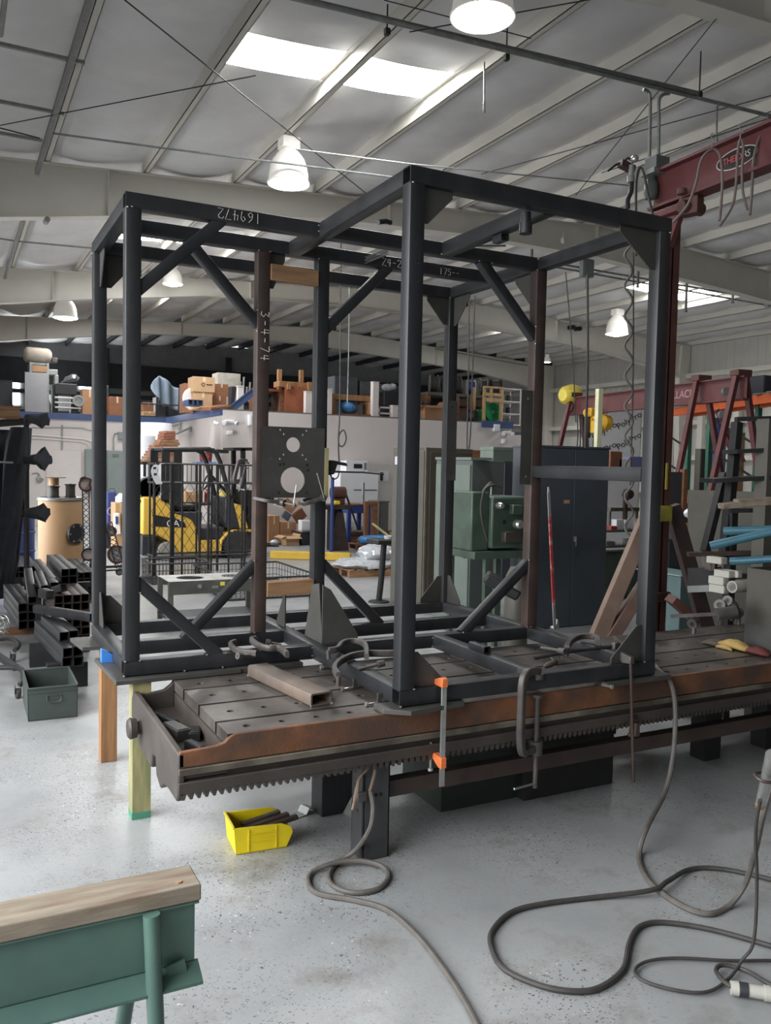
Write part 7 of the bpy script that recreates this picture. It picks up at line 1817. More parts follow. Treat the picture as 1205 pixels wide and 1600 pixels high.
for k, (a, b_, c_, d_, D1, m_, lab) in enumerate(((1165, 592, 1192, 634, 13.0, dark_panel, 'dark sheet metal part standing on the pallet rack'), (1192, 587, 1240, 636, 12.3, dark_panel, 'larger dark curved sheet metal part on the pallet rack at the right edge'), (1080, 635, 1120, 643, 14.4, zinc, 'bright thin channel lying on the pallet rack'), (1144, 624, 1164, 640, 13.2, char, 'open dark steel box section on the pallet rack'), (1166, 622, 1176, 640, 12.9, galv, 'short galvanised channel on the pallet rack'))):
    q0, q1 = at(a, d_, D=D1), at(c_, b_, D=D1); mb = MB(); base = rr0.z + .086; q0.z = base
    mb.box((q0.x, q0.y, q0.z), (q1.x, q0.y + .35, q1.z)); mb.box((q0.x + .01, q0.y - .01, q0.z), (q1.x - .01, q0.y, q1.z - .02)); single(mb, 'sheet_part', m_, lab, 'metal part', bevel=.01)
for k, (a, b_, c_, d_, D1, m_, lab) in enumerate(((1128, 660, 1136, 735, 13.6, M('light_blue_enamel', S(110, 150, 190), .5), 'light blue steel upright under the orange rack beam'), (1136, 652, 1160, 735, 13.4, blue_paint, 'blue tank or barrel under the orange rack beam'), (1150, 676, 1172, 706, 13.0, card_l, 'tan cardboard sheet leaning under the orange rack beam'), (1094, 702, 1130, 735, 13.9, steel_sheet, 'grey sheet metal panel under the left part of the rack'))):
    q0, q1 = at(a, d_, D=D1), at(c_, b_, D=D1); mb = MB()
    if k == 1: mb.lathe(((q0.x + q1.x) / 2, q0.y + .3, FLOOR), (0, 0, 1), [(.001, 0), (.001, (q1.x - q0.x) / 2), ((q1.z - FLOOR) * .9, (q1.x - q0.x) / 2), (q1.z - FLOOR, (q1.x - q0.x) / 3), (q1.z - FLOOR, 0)], 24)
    else: mb.box((q0.x, q0.y, FLOOR), (q1.x, q0.y + .12, q1.z)); mb.box((q0.x + .01, q0.y - .006, FLOOR + .02), (q1.x - .01, q0.y, q1.z - .02))
    single(mb, ('post', 'blue_barrel', 'cardboard_sheet', 'steel_sheet')[k], m_, lab, ('post', 'barrel', 'cardboard', 'panel')[k], bevel=.005)

# ------------------------------------------------------------------ right side: framed board, sheet, cantilever rack and stock
t = thing('framed_board', 'dark board in an orange brown timber frame right of the jib column', 'framed board', at(1070, 830, D=9)); q0, q1 = at(1040, 812, D=9), at(1080, 738, D=9)
mb = MB(); mb.box((q0.x, q0.y, FLOOR), (q1.x, q0.y + .03, q1.z)); mb.build('board', dark_panel, t)
xf = at(1076, 775, D=9).x; zf = at(1060, 795, D=9).z; zf2 = at(1060, 806, D=9).z
mb = MB(); mb.box((xf, q0.y - .03, FLOOR), (xf + .055, q0.y + .035, q1.z + .03)); mb.build('frame_post', wood_dark, t)
mb = MB(); mb.box((q0.x, q0.y - .028, zf2), (xf - .001, q0.y - .001, zf)); mb.box((q0.x, q0.y - .026, zf2 - .13), (xf - .001, q0.y - .001, zf2 - .04)); mb.build('frame_rail', wood_dark, t)
D1 = 7.4; q0, q1 = at(1082, 862, D=D1), at(1215, 766, D=6.8)
t = thing('leaning_sheet', 'large olive grey steel sheet leaning behind the stock rack', 'steel sheet', V((q0.x, q0.y, FLOOR))); mb = MB(); mb.prism([gz_(q0, FLOOR + .3), gz_(q1, FLOOR + .3), gz_(q1, at(1150, 766, D=D1).z) + V((0, .1, 0)), gz_(at(1090, 766, D=D1), at(1090, 766, D=D1).z) + V((0, .1, 0))], V((.01, .02, 0))); mb.build('sheet', steel_sheet, t)
mb = MB(); mb.bar(gz_(q0, FLOOR + .28) + V((0, -.03, 0)), gz_(q1, FLOOR + .28) + V((0, -.03, 0)), .08, .05); mb.build('foot_rail', steel_rust, t)
for f in (.1, .9): q = q0.lerp(q1, f); mb = MB(); mb.box((q.x - .03, q.y - .06, FLOOR), (q.x + .03, q.y, FLOOR + .26)); mb.build('foot', steel_rust, t)
DC = 5.9
rk = thing('stock_rack', 'dark olive cantilever stock rack with slanting posts at the right edge', 'stock rack', V((at(1195, 900, D=DC).x, at(1195, 900, D=DC).y, FLOOR)))
q = at(1196, 760, D=DC); mb = MB(); mb.box((q.x - .04, q.y - .04, FLOOR), (q.x + .04, q.y + .06, at(1196, 655, D=DC).z)); mb.build('post', cab_olive, rk)
mb = MB(); mb.bar(at(1152, 660, D=DC + .3), at(1132, 870, D=DC + .2), .06, .06); mb.build('post', black_m, rk); mb = MB(); mb.bar(at(1132, 740, D=DC + .35), at(1102, 862, D=DC + .2), .055, .05); mb.build('post', black_m, rk)
mb = MB(); q = at(1146, 880, D=DC + .2); mb.box((q.x - .03, q.y, FLOOR), (q.x + .03, q.y + .06, q.z + .45)); mb.build('post', black_m, rk)
for i, (a, e) in enumerate((((1140, 706), (1230, 702)), ((1105, 751), (1230, 744)), ((1075, 866), (1230, 862)), ((1150, 655), (1230, 653)), ((1140, 798), (1230, 796)), ((1140, 843), (1230, 838)), ((1140, 872), (1230, 868)), ((1140, 901), (1230, 897)))):
    mb = MB(); mb.bar(at(*a, D=DC + .12), at(*e, D=DC + .1), .3 if i in (0, 1) else .06, .03); mb.build('arm', black_m if i != 2 else steel_rust, rk)
for i, (a, e, r, m_, lab) in enumerate((((1131, 830), (1215, 827), 6.5, teal_wrap, 'upper straight teal sleeved bar on the stock rack'), ((1110, 853), (1215, 829), 6.5, teal_wrap, 'teal sleeved bar lying at a slant on the stock rack, poking out farthest left'), ((1141, 877), (1215, 873), 6, teal_wrap, 'lower teal sleeved bar on the stock rack beside the white boxes'))):
    D1 = (5.55, 5.4, 5.5)[i]; p0, p1 = at(*a, D=D1), at(*e, D=D1 - .15); rr = r * D1 / F_PX; t = thing('sleeved_bar', lab, 'sleeved bar', p0, 'teal sleeved bars'); d_ = p1 - p0
    mb = MB(); mb.lathe(p0, d_, [(0, rr * .7), (-.0, rr), (.03, rr * 1.05), (.2, rr), (d_.length * 1.4, rr), (d_.length * 1.4, 0)], 14); mb.build('sleeve', m_, t)
    mb = MB(); mb.lathe(p0, d_, [(.002, 0), (.002, rr * .72), (.01, rr * .72)], 14); mb.build('bar_end', M('bar_end_%d' % i, S(90, 120, 130), .5), t)
for i, (a, e, h_, lab) in enumerate((((1126, 791), (1215, 783), 9, 'pale split timber plank on the stock rack, longer lower one'), ((1150, 783), (1215, 779), 6, 'shorter pale timber strip on top of the longer plank on the stock rack'))):
    D1 = 5.6; p0, p1 = at(*a, D=D1), at(*e, D=D1); mb = MB(); mb.bar(p0, p1 + (p1 - p0) * .4, .1, h_ * D1 / F_PX); single(mb, 'timber_plank', wood_grey, lab, 'timber', 'planks on the stock rack', bevel=.006)
for i, (a, b_, c_, d_, lab) in enumerate(((1127, 872, 1142, 882, 'small white block at the end of the lower teal bar'), (1139, 893, 1152, 903, 'white block above the white pipe, left one'), (1153, 893, 1164, 903, 'white block above the white pipe, right one'), (1130, 903, 1143, 915, 'upper white block left of the white pipe'), (1131, 916, 1143, 928, 'lower white block left of the white pipe'))):
    D1 = 5.45; q0, q1 = at(a, d_, D=D1), at(c_, b_, D=D1); mb = MB(); mb.box((q0.x, q0.y, q0.z), (q1.x, q0.y + .12, q1.z)); mb.box((q0.x + .006, q0.y - .002, q0.z + .008), (q1.x - .006, q0.y, q1.z - .008)); single(mb, 'white_block', pvc, lab, 'plastic block', 'white blocks on the stock rack', bevel=.003)
p0 = at(1144, 917, D=5.4); p1 = at(1166, 913, D=5.6); rr = 9.5 * 5.4 / F_PX; d_ = (p1 - p0).normalized(); ext = V((RIGHT.x, RIGHT.y, 0)) * .9 + V((FWD.x, FWD.y, 0)) * .5
mb = MB(); mb.lathe(p0, ext, [(0, rr * .82), (0, rr), (.5, rr), (.5, rr * .82), (0, rr * .82)], 22); single(mb, 'pvc_pipe', pvc, 'short fat white plastic pipe with its open end showing on the stock rack', 'pipe')
for i in range(4):
    y_ = 893 + 9 * i; mb = MB(); mb.bar(at(1075, y_, D=6.4), at(1128, y_ - 2, D=6.3), .05, .05); single(mb, 'stock_bar', black_m if i < 3 else galv, 'dark steel bar lying low on the stock rack, ' + ('topmost', 'second from top', 'third from top', 'pale lowest one')[i], 'steel bar', 'dark bars low on the stock rack')
t = thing('cloth_bundle', 'grey cloth bundle hanging on the stock rack under the slanting post', 'cloth', at(1108, 880, D=6.3)); drape('cloth', [(862, 1096, 1106), (870, 1099, 1114), (880, 1099, 1119), (890, 1102, 1116)], 6.2, .07, M('dirty_grey_cloth', S(118, 108, 104), .9), '', t, 4)
mb = MB(); mb.bar(at(1048, 963, D=5.3), at(1128, 959, D=5.2), .02, .02); mb.cyl(at(1120, 960, D=5.2), at(1150, 956, D=5.2), .04, n=12); single(mb, 'long_tool', iron_cl, 'long dark tool or bar lying behind the table at the foot of the stock rack', 'tool')
for i, (x_, y_, r) in enumerate(((1085, 975, 8), (1128, 945, 9), (1145, 950, 10), (1140, 938, 8), (1155, 960, 8))):
    c_ = at(x_, y_, D=5.25); s_ = r * 5.25 / F_PX; mb = MB(); mb.lathe(c_ + V((-.02, 0, 0)), (1, .4, .3 * (-1) ** i), [(0, s_ * .5), (0, s_), (.04, s_), (.04, s_ * .5), (0, s_ * .5)], 14); mb.cyl(c_, c_ + V((.0, .0, -s_ * 2.0)), s_ * .4, n=8)
    single(mb, 'casting', iron_cl, 'small dark metal fitting in the heap behind the right end of the table', 'metal part', 'fittings heap')
mb = MB(); q = at(1062, 950, D=7.3); q1 = at(1160, 950, D=7.1); mb.box((q.x, q.y, FLOOR), (q1.x, q.y + .5, at(1100, 928, D=6.3).z)); mb.box((q.x - .02, q.y - .02, at(1100, 928, D=6.3).z), (q1.x, q.y + .52, at(1100, 925, D=6.3).z)); single(mb, 'machine_cabinet', M('teal_grey_enamel', S(96, 118, 120), .5, 0, .1, 4), 'grey teal machine cabinet behind the right end of the table', 'cabinet', bevel=.008)
mb = MB(); q = at(1057, 800, D=8.4); 
for i, (x_, y_, m_, lab) in enumerate(((1078, 802, appl_white, 'crumpled white packet by the timber frame'), (1066, 822, yel_bucket, 'yellow rag below the timber frame'), (1070, 836, appl_white, 'white rag below the timber frame'))):
    c_ = at(x_, y_, D=8.2); mb = MB(); mb.ball(c_, .06, 9, 6, (1.2, .8, .8)); single(mb, 'rag', m_, lab, 'rag', 'rags by the timber frame')
q = at(1070, 812, D=8.25); mb = MB(); mb.box((q.x - .1, q.y - .02, at(1070, 845, D=8.25).z), (q.x + .12, q.y + .3, at(1070, 806, D=8.25).z - .0)); mb.box((q.x - .1, q.y + .1, FLOOR), (q.x + .12, q.y + .3, at(1070, 845, D=8.25).z)); single(mb, 'small_machine', char, 'dark small machine under the timber frame', 'machine', bevel=.02)

# grey open steel box on the table at the right edge, work glove beside it
q0, q1 = at(1163, 1008, Z=ZT), at(1215, 1020, Z=ZT); zt2 = at(1164, 886, D=fwd(q0)).z
t = thing('steel_bin', 'large olive grey steel box standing on the right end of the table', 'steel box', q0); u = V((q1 - q0)).normalized(); v = V((-u.y, u.x, 0)); Lb = .75
for a, b_, c_ in ((q0, u * Lb, v * .006), (q0 + v * .5, u * Lb, v * .006), (q0 + v * .007, v * .49, u * .006), (q0 + u * Lb, v * .5, u * .006)):
    mb = MB(); mb.prism([gz_(a, ZT + .001), gz_(a + b_, ZT + .001), gz_(a + b_, zt2), gz_(a, zt2)], c_); mb.build('side_panel', steel_sheet, t)
mb = MB(); mb.prism([gz_(q0 - v * .001, ZT + .001), gz_(q0 + u * Lb - v * .001, ZT + .001), gz_(q0 + u * Lb - v * .001, ZT + .16), gz_(q0 - v * .001, ZT + .16)], -v * .004); mb.build('kick_plate', M('dark_kick', S(70, 70, 68), .5), t)
c_ = at(1130, 1008, Z=ZT)
t = thing('work_glove', 'worn yellow and red leather work glove lying on the table by the steel box', 'glove', c_); ud = (at(1195, 1020, Z=ZT) - at(1090, 996, Z=ZT)).normalized(); vd = V((-ud.y, ud.x, 0))
def blob(name, o, L, W_, H_, m_, n=9, seed=0):
    rnd = random.Random(seed); loops = []
    for i in range(n):
        f = i / (n - 1); k = math.sin(math.pi * (.12 + .76 * f)) ; c = o + ud * (L * f) + V((0, 0, H_ * .5 * k + .002))
        loops.append([c + vd * (W_ * .5 * k * math.cos(a * .524) * rnd.uniform(.9, 1.1)) + V((0, 0, H_ * .5 * k * math.sin(a * .524) * rnd.uniform(.85, 1.1))) for a in range(12)])
    mb = MB(); mb.sweep_loop(loops); return mb.build(name, m_, t, angle=80)
o_ = at(1098, 1003, Z=ZT)
blob('palm', o_ + ud * .12, .24, .13, .06, glove_y, seed=1); blob('cuff', o_ + ud * .33, .16, .12, .05, glove_r, seed=2)
for k in range(4): blob('finger', o_ + vd * (.05 - .032 * k) + ud * (.01 * k), .17, .035, .03, M('sooty_leather_%d' % k, S(86, 76, 64), .85), seed=3 + k)
blob('thumb', o_ + ud * .16 - vd * .07, .12, .035, .03, glove_y, seed=8)
# ================================================================== goods stored on the mezzanine
ZM = ZD + .031
def mez(r, Y): return rect(*r, Y)


def mcarton(label, r, Y, depth, mat=card, base=ZM, **k): return carton(label, r, Y, depth, mat, base=base, **k)


Ya = 21.6
x0, x1, z0, z1 = mez((39, 582, 74, 656), Ya)
t = thing('panel_rack', 'metal rack with a plain grey panel on its front on the left of the mezzanine', 'rack', ((x0 + x1) / 2, Ya, ZM)); za = at(58, 566, Y=Ya).z
for x in (x0 + .15, x1 + .02):
    for y in (Ya + .05, Ya + .7): mb = MB(); mb.box((x - .03, y, ZM), (x + .03, y + .05, za)); mb.build('upright', galv, t)
mb = MB(); mb.box((x0, Ya, ZM + .05), (x1, Ya + .03, z1)); mb.build('front_panel', M('pale_grey_sheet', S(140, 140, 144), .6, 0, .03), t)
mb = MB(); mb.box((x0 + .18, Ya + .06, z1 + .02), (x1, Ya + .7, at(58, 571, Y=Ya).z)); single(mb, 'wooden_case', wood_h, 'wooden case on the panel rack under the pale barrel', 'case', bevel=.01)
for k in range(2): mb = MB(); mb.box((x0 + .15, Ya + .1, za - .06 - .55 * k), (x1 + .02, Ya + .7, za - .001 - .55 * k)); mb.build('shelf', galv, t)
c_ = at(59, 553, Y=Ya + .4); rr = 12.5 * fwd(c_) / F_PX; t = thing('barrel', 'pale rust-streaked barrel lying on top of the panel rack', 'barrel', (c_.x, c_.y, za)); c_.z = za + rr
mb = MB(); mb.lathe(c_ - V((.36, 0, 0)), (1, 0, 0), [(0, 0), (.0, rr * .6), (.06, rr * .92), (.12, rr), (.58, rr), (.66, rr * .9), (.72, rr * .5), (.72, 0)], 24); mb.build('barrel_body', M('streaked_white', S(170, 160, 148), .6, 0, .15, 5, col2=S(70, 60, 54), mix=.35), t)
mb = MB(); mb.boxc(c_ + V((.42, -.05, -.1)), (.16, .2, .14)); mb.build('valve_block', iron_cl, t, bevel=.02)
# old engine-like machine
x0, x1, z0, z1 = mez((80, 590, 130, 650), Ya)
t = thing('stored_machine', 'black stored machine with chrome rails beside the tall tan carton', 'machine', ((x0 + x1) / 2, Ya, ZM)); h = z1 - ZM
mb = MB(); mb.box((x0, Ya + .1, ZM), (x1, Ya + .6, ZM + .06)); mb.build('base_frame', galv, t)
mb = MB(); mb.box((x0 + .1, Ya + .1, ZM + h * .55), (x1 - .15, Ya + .6, ZM + h * .85)); mb.box((x0 + .05, Ya + .15, ZM + .06), (x0 + .2, Ya + .55, ZM + h * .8)); mb.box((x1 - .3, Ya + .15, ZM + .06), (x1 - .1, Ya + .55, ZM + h * .55)); mb.build('body', black_m, t, bevel=.02)
for k in range(3): mb = MB(); z = ZM + h * (.2 + .13 * k); mb.cyl((x0 + .1, Ya + .08, z), (x1 - .05, Ya + .08, z), .03, n=10); mb.build('rail', zinc, t)
mb = MB(); mb.lathe((x1 - .12, Ya + .05, ZM + h * .4), (0, -1, 0), [(0, 0), (0, .16), (.06, .16), (.06, .1), (.03, .1), (.03, 0)], 18); mb.build('flywheel', galv, t)
mb = MB(); mb.box((x0 - .12, Ya + .1, ZM + h * 1.06), (x0 + .18, Ya + .5, ZM + h * 1.2)); mb.box((x0 + .1, Ya + .1, ZM + h * .8), (x0 + .2, Ya + .4, ZM + h * 1.06)); mb.build('hood', galv, t, bevel=.01)
mb = MB(); mb.tube([(x0 + .3, Ya + .3, ZM + h * .86), (x0 + .6, Ya + .25, ZM + h * 1.0), (x1 - .1, Ya + .25, ZM + h * .95)], .08, 8, smooth=4, rads=[.05, .12, .14, .1, .06]); mb.build('film_cover', M('dark_film', S(72, 74, 78), .2), t)
mcarton('tall tan carton on the mezzanine left of the far left post', (129, 608, 152, 651), Ya, .5, card)
mcarton('brown carton on the mezzanine between the two left posts', (171, 620, 196, 655), Ya, .6, card_d)
mcarton('small carton with a white label behind the near left post, lower of two', (224, 643, 243, 656), Ya, .5, card_l)
z_ = mez((224, 643, 243, 656), Ya)[3]; mcarton('small brown carton behind the near left post, upper of two', (224, 629, 240, 643), Ya + .02, .45, card_d, base=z_ + .004)
for i, (r, lab) in enumerate((((-10, 594, 20, 634), 'dark plastic tub stack at the far left of the mezzanine'), ((152, 602, 170, 655), 'dark wrapped machine behind the far left post on the mezzanine'), ((244, 620, 262, 656), 'dark cabinet under the draped blanket, left one'), ((262, 612, 292, 656), 'dark cabinet behind the draped blanket on the mezzanine'))):
    x0, x1, z0, z1 = mez(r, Ya + .5); mb = MB(); mb.box((x0, Ya + .5, ZM), (x1, Ya + 1.0, z1)); mb.box((x0 + .05, Ya + .47, ZM + .05), (x1 - .05, Ya + .5, z1 - .08)); single(mb, 'dark_case', char, lab, 'case', bevel=.02)
mb = MB(); x0, x1, z0, z1 = mez((200, 618, 300, 640), Ya - .1)
t = thing('guard_rail', 'thin pipe guard rail on the mezzanine edge behind the near left post', 'railing', ((x0 + x1) / 2, YQ + .1, ZM)); z1 = at(250, 632, Y=YQ + .1).z; x0 = at(205, 640, Y=YQ + .1).x; x1 = XO + .4
for z in (z1, z1 - .35): mb = MB(); mb.cyl((x0, YQ + .1, z), (x1, YQ + .1, z), .02, n=8); mb.build('rail', black_m, t)
for f in (0, .5, 1): x = x0 + (x1 - x0) * f; mb = MB(); mb.cyl((x, YQ + .1, ZM), (x, YQ + .1, z1 + .02), .022, n=8); mb.build('stanchion', black_m, t)
# draped blanket
Yb = 20.9 + .9
t = thing('draped_blanket', 'grey-blue blanket draped over goods on the mezzanine between the left posts', 'blanket', at(258, 648, Y=Yb))
vs = []; fs = []; W_, H_ = 15, 10
Tc = spline([V((*p, 0)) for p in ((235, 606), (242, 593), (249, 587), (258, 592), (268, 602), (279, 607))], 3); Bc = spline([V((*p, 0)) for p in ((237, 613), (245, 624), (251, 634), (260, 636), (268, 640), (275, 643))], 3)
for j in range(H_ + 1):
    for i in range(W_ + 1):
        v = j / H_; q = Tc[i].lerp(Bc[i], v); p = at(q.x, q.y, Y=Yb); p.y += .09 * math.sin(i * 1.1 + v) - .2 * v; vs.append(p)
for j in range(H_):
    for i in range(W_): q = j * (W_ + 1) + i; fs.append((q, q + 1, q + W_ + 2, q + W_ + 1))
mb = MB(); mb.add(vs, fs); o_ = mb.build('blanket', cloth_grey, t, angle=180); sm = o_.modifiers.new('thick', 'SOLIDIFY'); sm.thickness = .02
# front edge of the office block
Yc = 16.3
c_ = at(300, 625, Y=Yc + .3); rr = 17 * fwd(c_) / F_PX; t = thing('round_lid', 'round white lid standing on edge behind the stacked cartons', 'lid', (c_.x, c_.y, ZM)); mb = MB(); mb.lathe((c_.x, c_.y, ZM + rr), (.3, -1, 0), [(0, 0), (0, rr), (.03, rr * 1.01), (.05, rr * .98), (.05, 0)], 28); mb.build('lid', appl_white, t)


def arrow(t, x0, x1, z0, z1, Y):
    w_, h = x1 - x0, z1 - z0; c = V((x0 + w_ * .45, Y - .002, z0 + h * .5)); mb = MB()
    for k in range(3):
        a = k * 2.094; mb.tube([c + V((math.cos(a + s_) * h * .1, 0, math.sin(a + s_) * h * .1)) for s_ in (0, .5, 1, 1.5)], h * .03, 5)
    mb.build('arrow_mark', char, t); mb = MB(); mb.box((x0 + w_ * .6, Y - .002, z0 + h * .46), (x0 + w_ * .88, Y - .0005, z0 + h * .54)); mb.build('print_bar', char, t)


mcarton('lower tan carton of the stacked pair by the white lid', (303, 613, 332, 640), Yc, .5, card_l)
z_ = mez((303, 613, 332, 640), Yc)[3]; mcarton('upper tan carton with a dark arrow mark, on top of the stacked pair', (302, 589, 336, 613), Yc - .02, .5, card_l, base=z_ + .004, mark=arrow)
mcarton('reddish carton right of the stacked pair, lower one', (333, 619, 354, 634), Yc + .3, .45, card_d); z_ = mez((333, 619, 354, 634), Yc + .3)[3]
mcarton('reddish carton right of the stacked pair, upper tilted one', (336, 600, 357, 619), Yc + .32, .45, card_d, base=z_ + .004)
mcarton('pale box high at the back right of the cartons', (340, 583, 376, 604), Yc + 1.2, .5, M('cream_carton', S(170, 166, 156), .8), tape_=False)
mcarton('small brown box behind the upper tan carton', (288, 599, 302, 612), Yc + 1.4, .5, card_d, tape_=False)
x0, x1, z0, z1 = mez((362, 604, 395, 636), Yc + .9); t = thing('dark_shelving', 'dark low shelving with bright rods right of the cartons', 'shelving', ((x0 + x1) / 2, Yc + .9, ZM)); mb = MB(); mb.box((x0, Yc + .95, ZM), (x1, Yc + 1.4, z1)); mb.build('shelf_body', char, t, bevel=.02)
for k in range(5): x = x0 + (x1 - x0) * (.2 + .15 * k); mb = MB(); mb.cyl((x, Yc + .9, ZM + .3), (x + .04, Yc + .9, z1 + .12 * (k % 3)), .025, n=8); mb.build('rod', zinc, t)
x0, x1, z0, z1 = mez((372, 604, 381, 642), YO + .3); mb = MB(); mb.box((x0, YO + .3, ZM), (x1, YO + .42, z1)); mb.box((x0 - .01, YO + .29, z1 + .0005), (x1 + .01, YO + .43, z1 + .02)); single(mb, 'white_post', white_p, 'white square post on the office roof edge right of the cartons', 'post')
mb = MB(); mb.bar(at(357, 643, Y=YO + .2), at(396, 612, Y=YO + .2), .05, .16); mb.bar(at(357, 640, Y=YO + .2) + V((0, -.03, .05)), at(396, 609, Y=YO + .2) + V((0, -.03, .05)), .02, .03); single(mb, 'sloping_rail', blue_trim, 'blue sloping stair rail rising beside the white post', 'rail')
mb = MB(); mb.bar(at(318, 640, Y=YO + .1), at(352, 636, Y=YO + .4), .5, .05); mb.bar(at(320, 638, Y=YO + .15), at(348, 634, Y=YO + .45), .35, .04); single(mb, 'plank_pile', card_d, 'flat pile of brown planks at the office roof corner', 'planks')
for k in range(3): x0, x1, z0, z1 = mez((289 + 7 * k, 640, 295 + 7 * k, 648), YO + .4); mb = MB(); zz = ZD + .055; mb.sq(((x0 + x1) / 2, YO + .02, zz + .08), ((x0 + x1) / 2, YO + .5, zz + .08), .13, wall=.012); single(mb, 'blue_tube', blue_trim, ('left', 'middle', 'right')[k] + ' short blue square tube on the roof corner of the office', 'tube', 'blue tubes on the roof corner')
# desk and upturned table
Yd = 16.2
x0, x1, z0, z1 = mez((420, 608, 448, 641), Yd); t = thing('desk', 'red-brown wooden desk on the mezzanine left of the upturned table', 'desk', ((x0 + x1) / 2, Yd, ZM)); mb = MB(); mb.box((x0 - .3, Yd, z1 - .06), (x1, Yd + .7, z1)); mb.build('desk_top', M('red_wood', S(132, 66, 48), .5), t)
for x in (x0 - .28, x1 - .16): mb = MB(); mb.box((x, Yd + .03, ZM), (x + .14, Yd + .65, z1 - .061)); mb.build('pedestal', wood_dark, t)
x0, x1, z0, z1 = mez((446, 603, 479, 642), Yd - .15); t = thing('upturned_table', 'brown wooden table standing on end with its legs sticking up', 'table', ((x0 + x1) / 2, Yd - .15, ZM)); mb = MB(); mb.box((x0, Yd - .15, ZM), (x1, Yd - .1, z1 - .02)); mb.build('table_top', M('brown_laminate', S(146, 84, 58), .5), t)
za = at(460, 595, Y=Yd).z
mb = MB(); mb.box((at(434, 600, Y=Yd).x, Yd - .1, z1 - .04), (x1 + .05, Yd + .3, z1 + .1)); mb.build('apron', wood_new, t, bevel=.01)
for px, pt in ((438, 577), (472, 578), (448, 600), (480, 598)):
    q = at(px, pt, Y=Yd); mb = MB(); mb.box((q.x - .05, Yd + (.0 if pt < 590 else -.2), z1 - .1), (q.x + .05, Yd + (.1 if pt < 590 else -.1), q.z)); mb.build('leg', wood_new, t, bevel=.005)
for k, (r, lab) in enumerate((((478, 612, 488, 642), 'white half-height wall post left of the right middle post'), ((512, 608, 519, 648), 'white half-height wall post right of the right middle post'), ((583, 597, 592, 650), 'tall white board post right of the timber bench'), ((613, 634, 622, 655), 'white post at the end of the white low rail'))):
    x0, x1, z0, z1 = mez(r, YO + .25); mb = MB(); mb.box((x0, YO + .25, ZM), (x1, YO + .4, z1)); mb.box((x0 - .008, YO + .24, z1 + .0005), (x1 + .008, YO + .41, z1 + .015)); single(mb, 'white_post', white_p, lab, 'post')
# timber bench with blue film
x0, x1, z0, z1 = mez((519, 617, 582, 652), YO + .4); t = thing('timber_bench', 'orange timber bench frame on the mezzanine edge in the middle', 'bench', ((x0 + x1) / 2, YO + .4, ZM)); mb = MB(); mb.box((x0, YO + .4, z1 - .14), (x1, YO + .9, z1)); mb.build('top_rail', wood_new, t, bevel=.01)
for x in (x0, x1 - .1): mb = MB(); mb.box((x, YO + .4, ZM + .06), (x + .1, YO + .9, z1 - .141)); mb.build('leg', wood_new, t, bevel=.01)
mb = MB(); mb.box((x0 - .05, YO + .35, ZM), (x1 + .02, YO + .95, ZM + .058)); mb.build('base_board', wood_dark, t)
rnd = random.Random(4); L = []
for (f, k) in ((0, .4), (.25, 1), (.55, 1.05), (.8, .8), (1, .25)): L.append([V((at(531 + 26 * f, 635, Y=YO + .6).x, YO + .6 + .22 * k * math.cos(a * .5236), ZM + .26 - .06 * f + .17 * k * math.sin(a * .5236) * rnd.uniform(.7, 1.1))) for a in range(12)])
mb = MB(); mb.sweep_loop(L); single(mb, 'blue_film_bag', blue_plastic, 'blue crumpled plastic bag inside the timber bench frame', 'bag', angle=60)
x0, x1, z0, z1 = mez((546, 632, 566, 648), YO + .7); mb = MB(); mb.box((x0, YO + .66, ZM + .059), (x1, YO + .88, z1)); mb.box((x0 + .03, YO + .655, ZM + .1), (x1 - .03, YO + .66, z1 - .04)); single(mb, 'grey_box', M('grey_blue_box', S(140, 148, 160), .6), 'grey-blue box inside the timber bench frame', 'box', bevel=.01)
for k, (r, lab, m_) in enumerate((((523, 588, 559, 645), 'dark grey cabinet standing behind the timber bench', M('dark_grey_cab', S(78, 82, 88), .5)), ((563, 596, 584, 648), 'grey cabinet behind the tall white board post', M('mid_grey_cab', S(92, 92, 92), .5)), ((592, 600, 610, 650), 'brown cabinet right of the tall white board post', M('brown_grey_cab', S(96, 82, 76), .6)))):
    x0, x1, z0, z1 = mez(r, Yc + 1.4); cabinet_px('stored_cabinet', lab, 'cabinet', r, Yc + 1.4, .5, m_, 1, base=ZM, handle=False)
x0, x1, z0, z1 = mez((590, 636, 625, 655), YO + .3); t = thing('low_rail', 'white low guard rail on the mezzanine edge left of the front corner post', 'railing', ((x0 + x1) / 2, YO + .3, ZM))
for z in (z1, ZM + (z1 - ZM) * .45): mb = MB(); mb.box((x0, YO + .28, z - .04), (x1, YO + .33, z)); mb.build('rail', white_p, t)
mb = MB(); mb.box((x0, YO + .28, ZM), (x0 + .06, YO + .33, z1)); mb.build('post', white_p, t)
mb = MB(); x0, x1, z0, z1 = mez((600, 612, 640, 650), Yc + .9); mb.box((x0, Yc + .9, ZM), (x1, Yc + 1.35, z1)); mb.ball(((x0 * .6 + x1 * .4), Yc + 1.1, z1), .28, 10, 6, (1.5, .6, .7)); single(mb, 'covered_goods', char, 'dark covered goods behind the low white rail', 'goods', bevel=.03)
mb = MB(); c_ = at(606, 622, Y=Yc + 1.0); c_.z = z1 + .1; mb.ball(c_, .16, 9, 6, (1.3, .6, .7)); mb.ball(c_ + V((.14, 0, .03)), .1, 9, 6); single(mb, 'film_wad', film, 'wad of pale film on the dark covered goods', 'film')
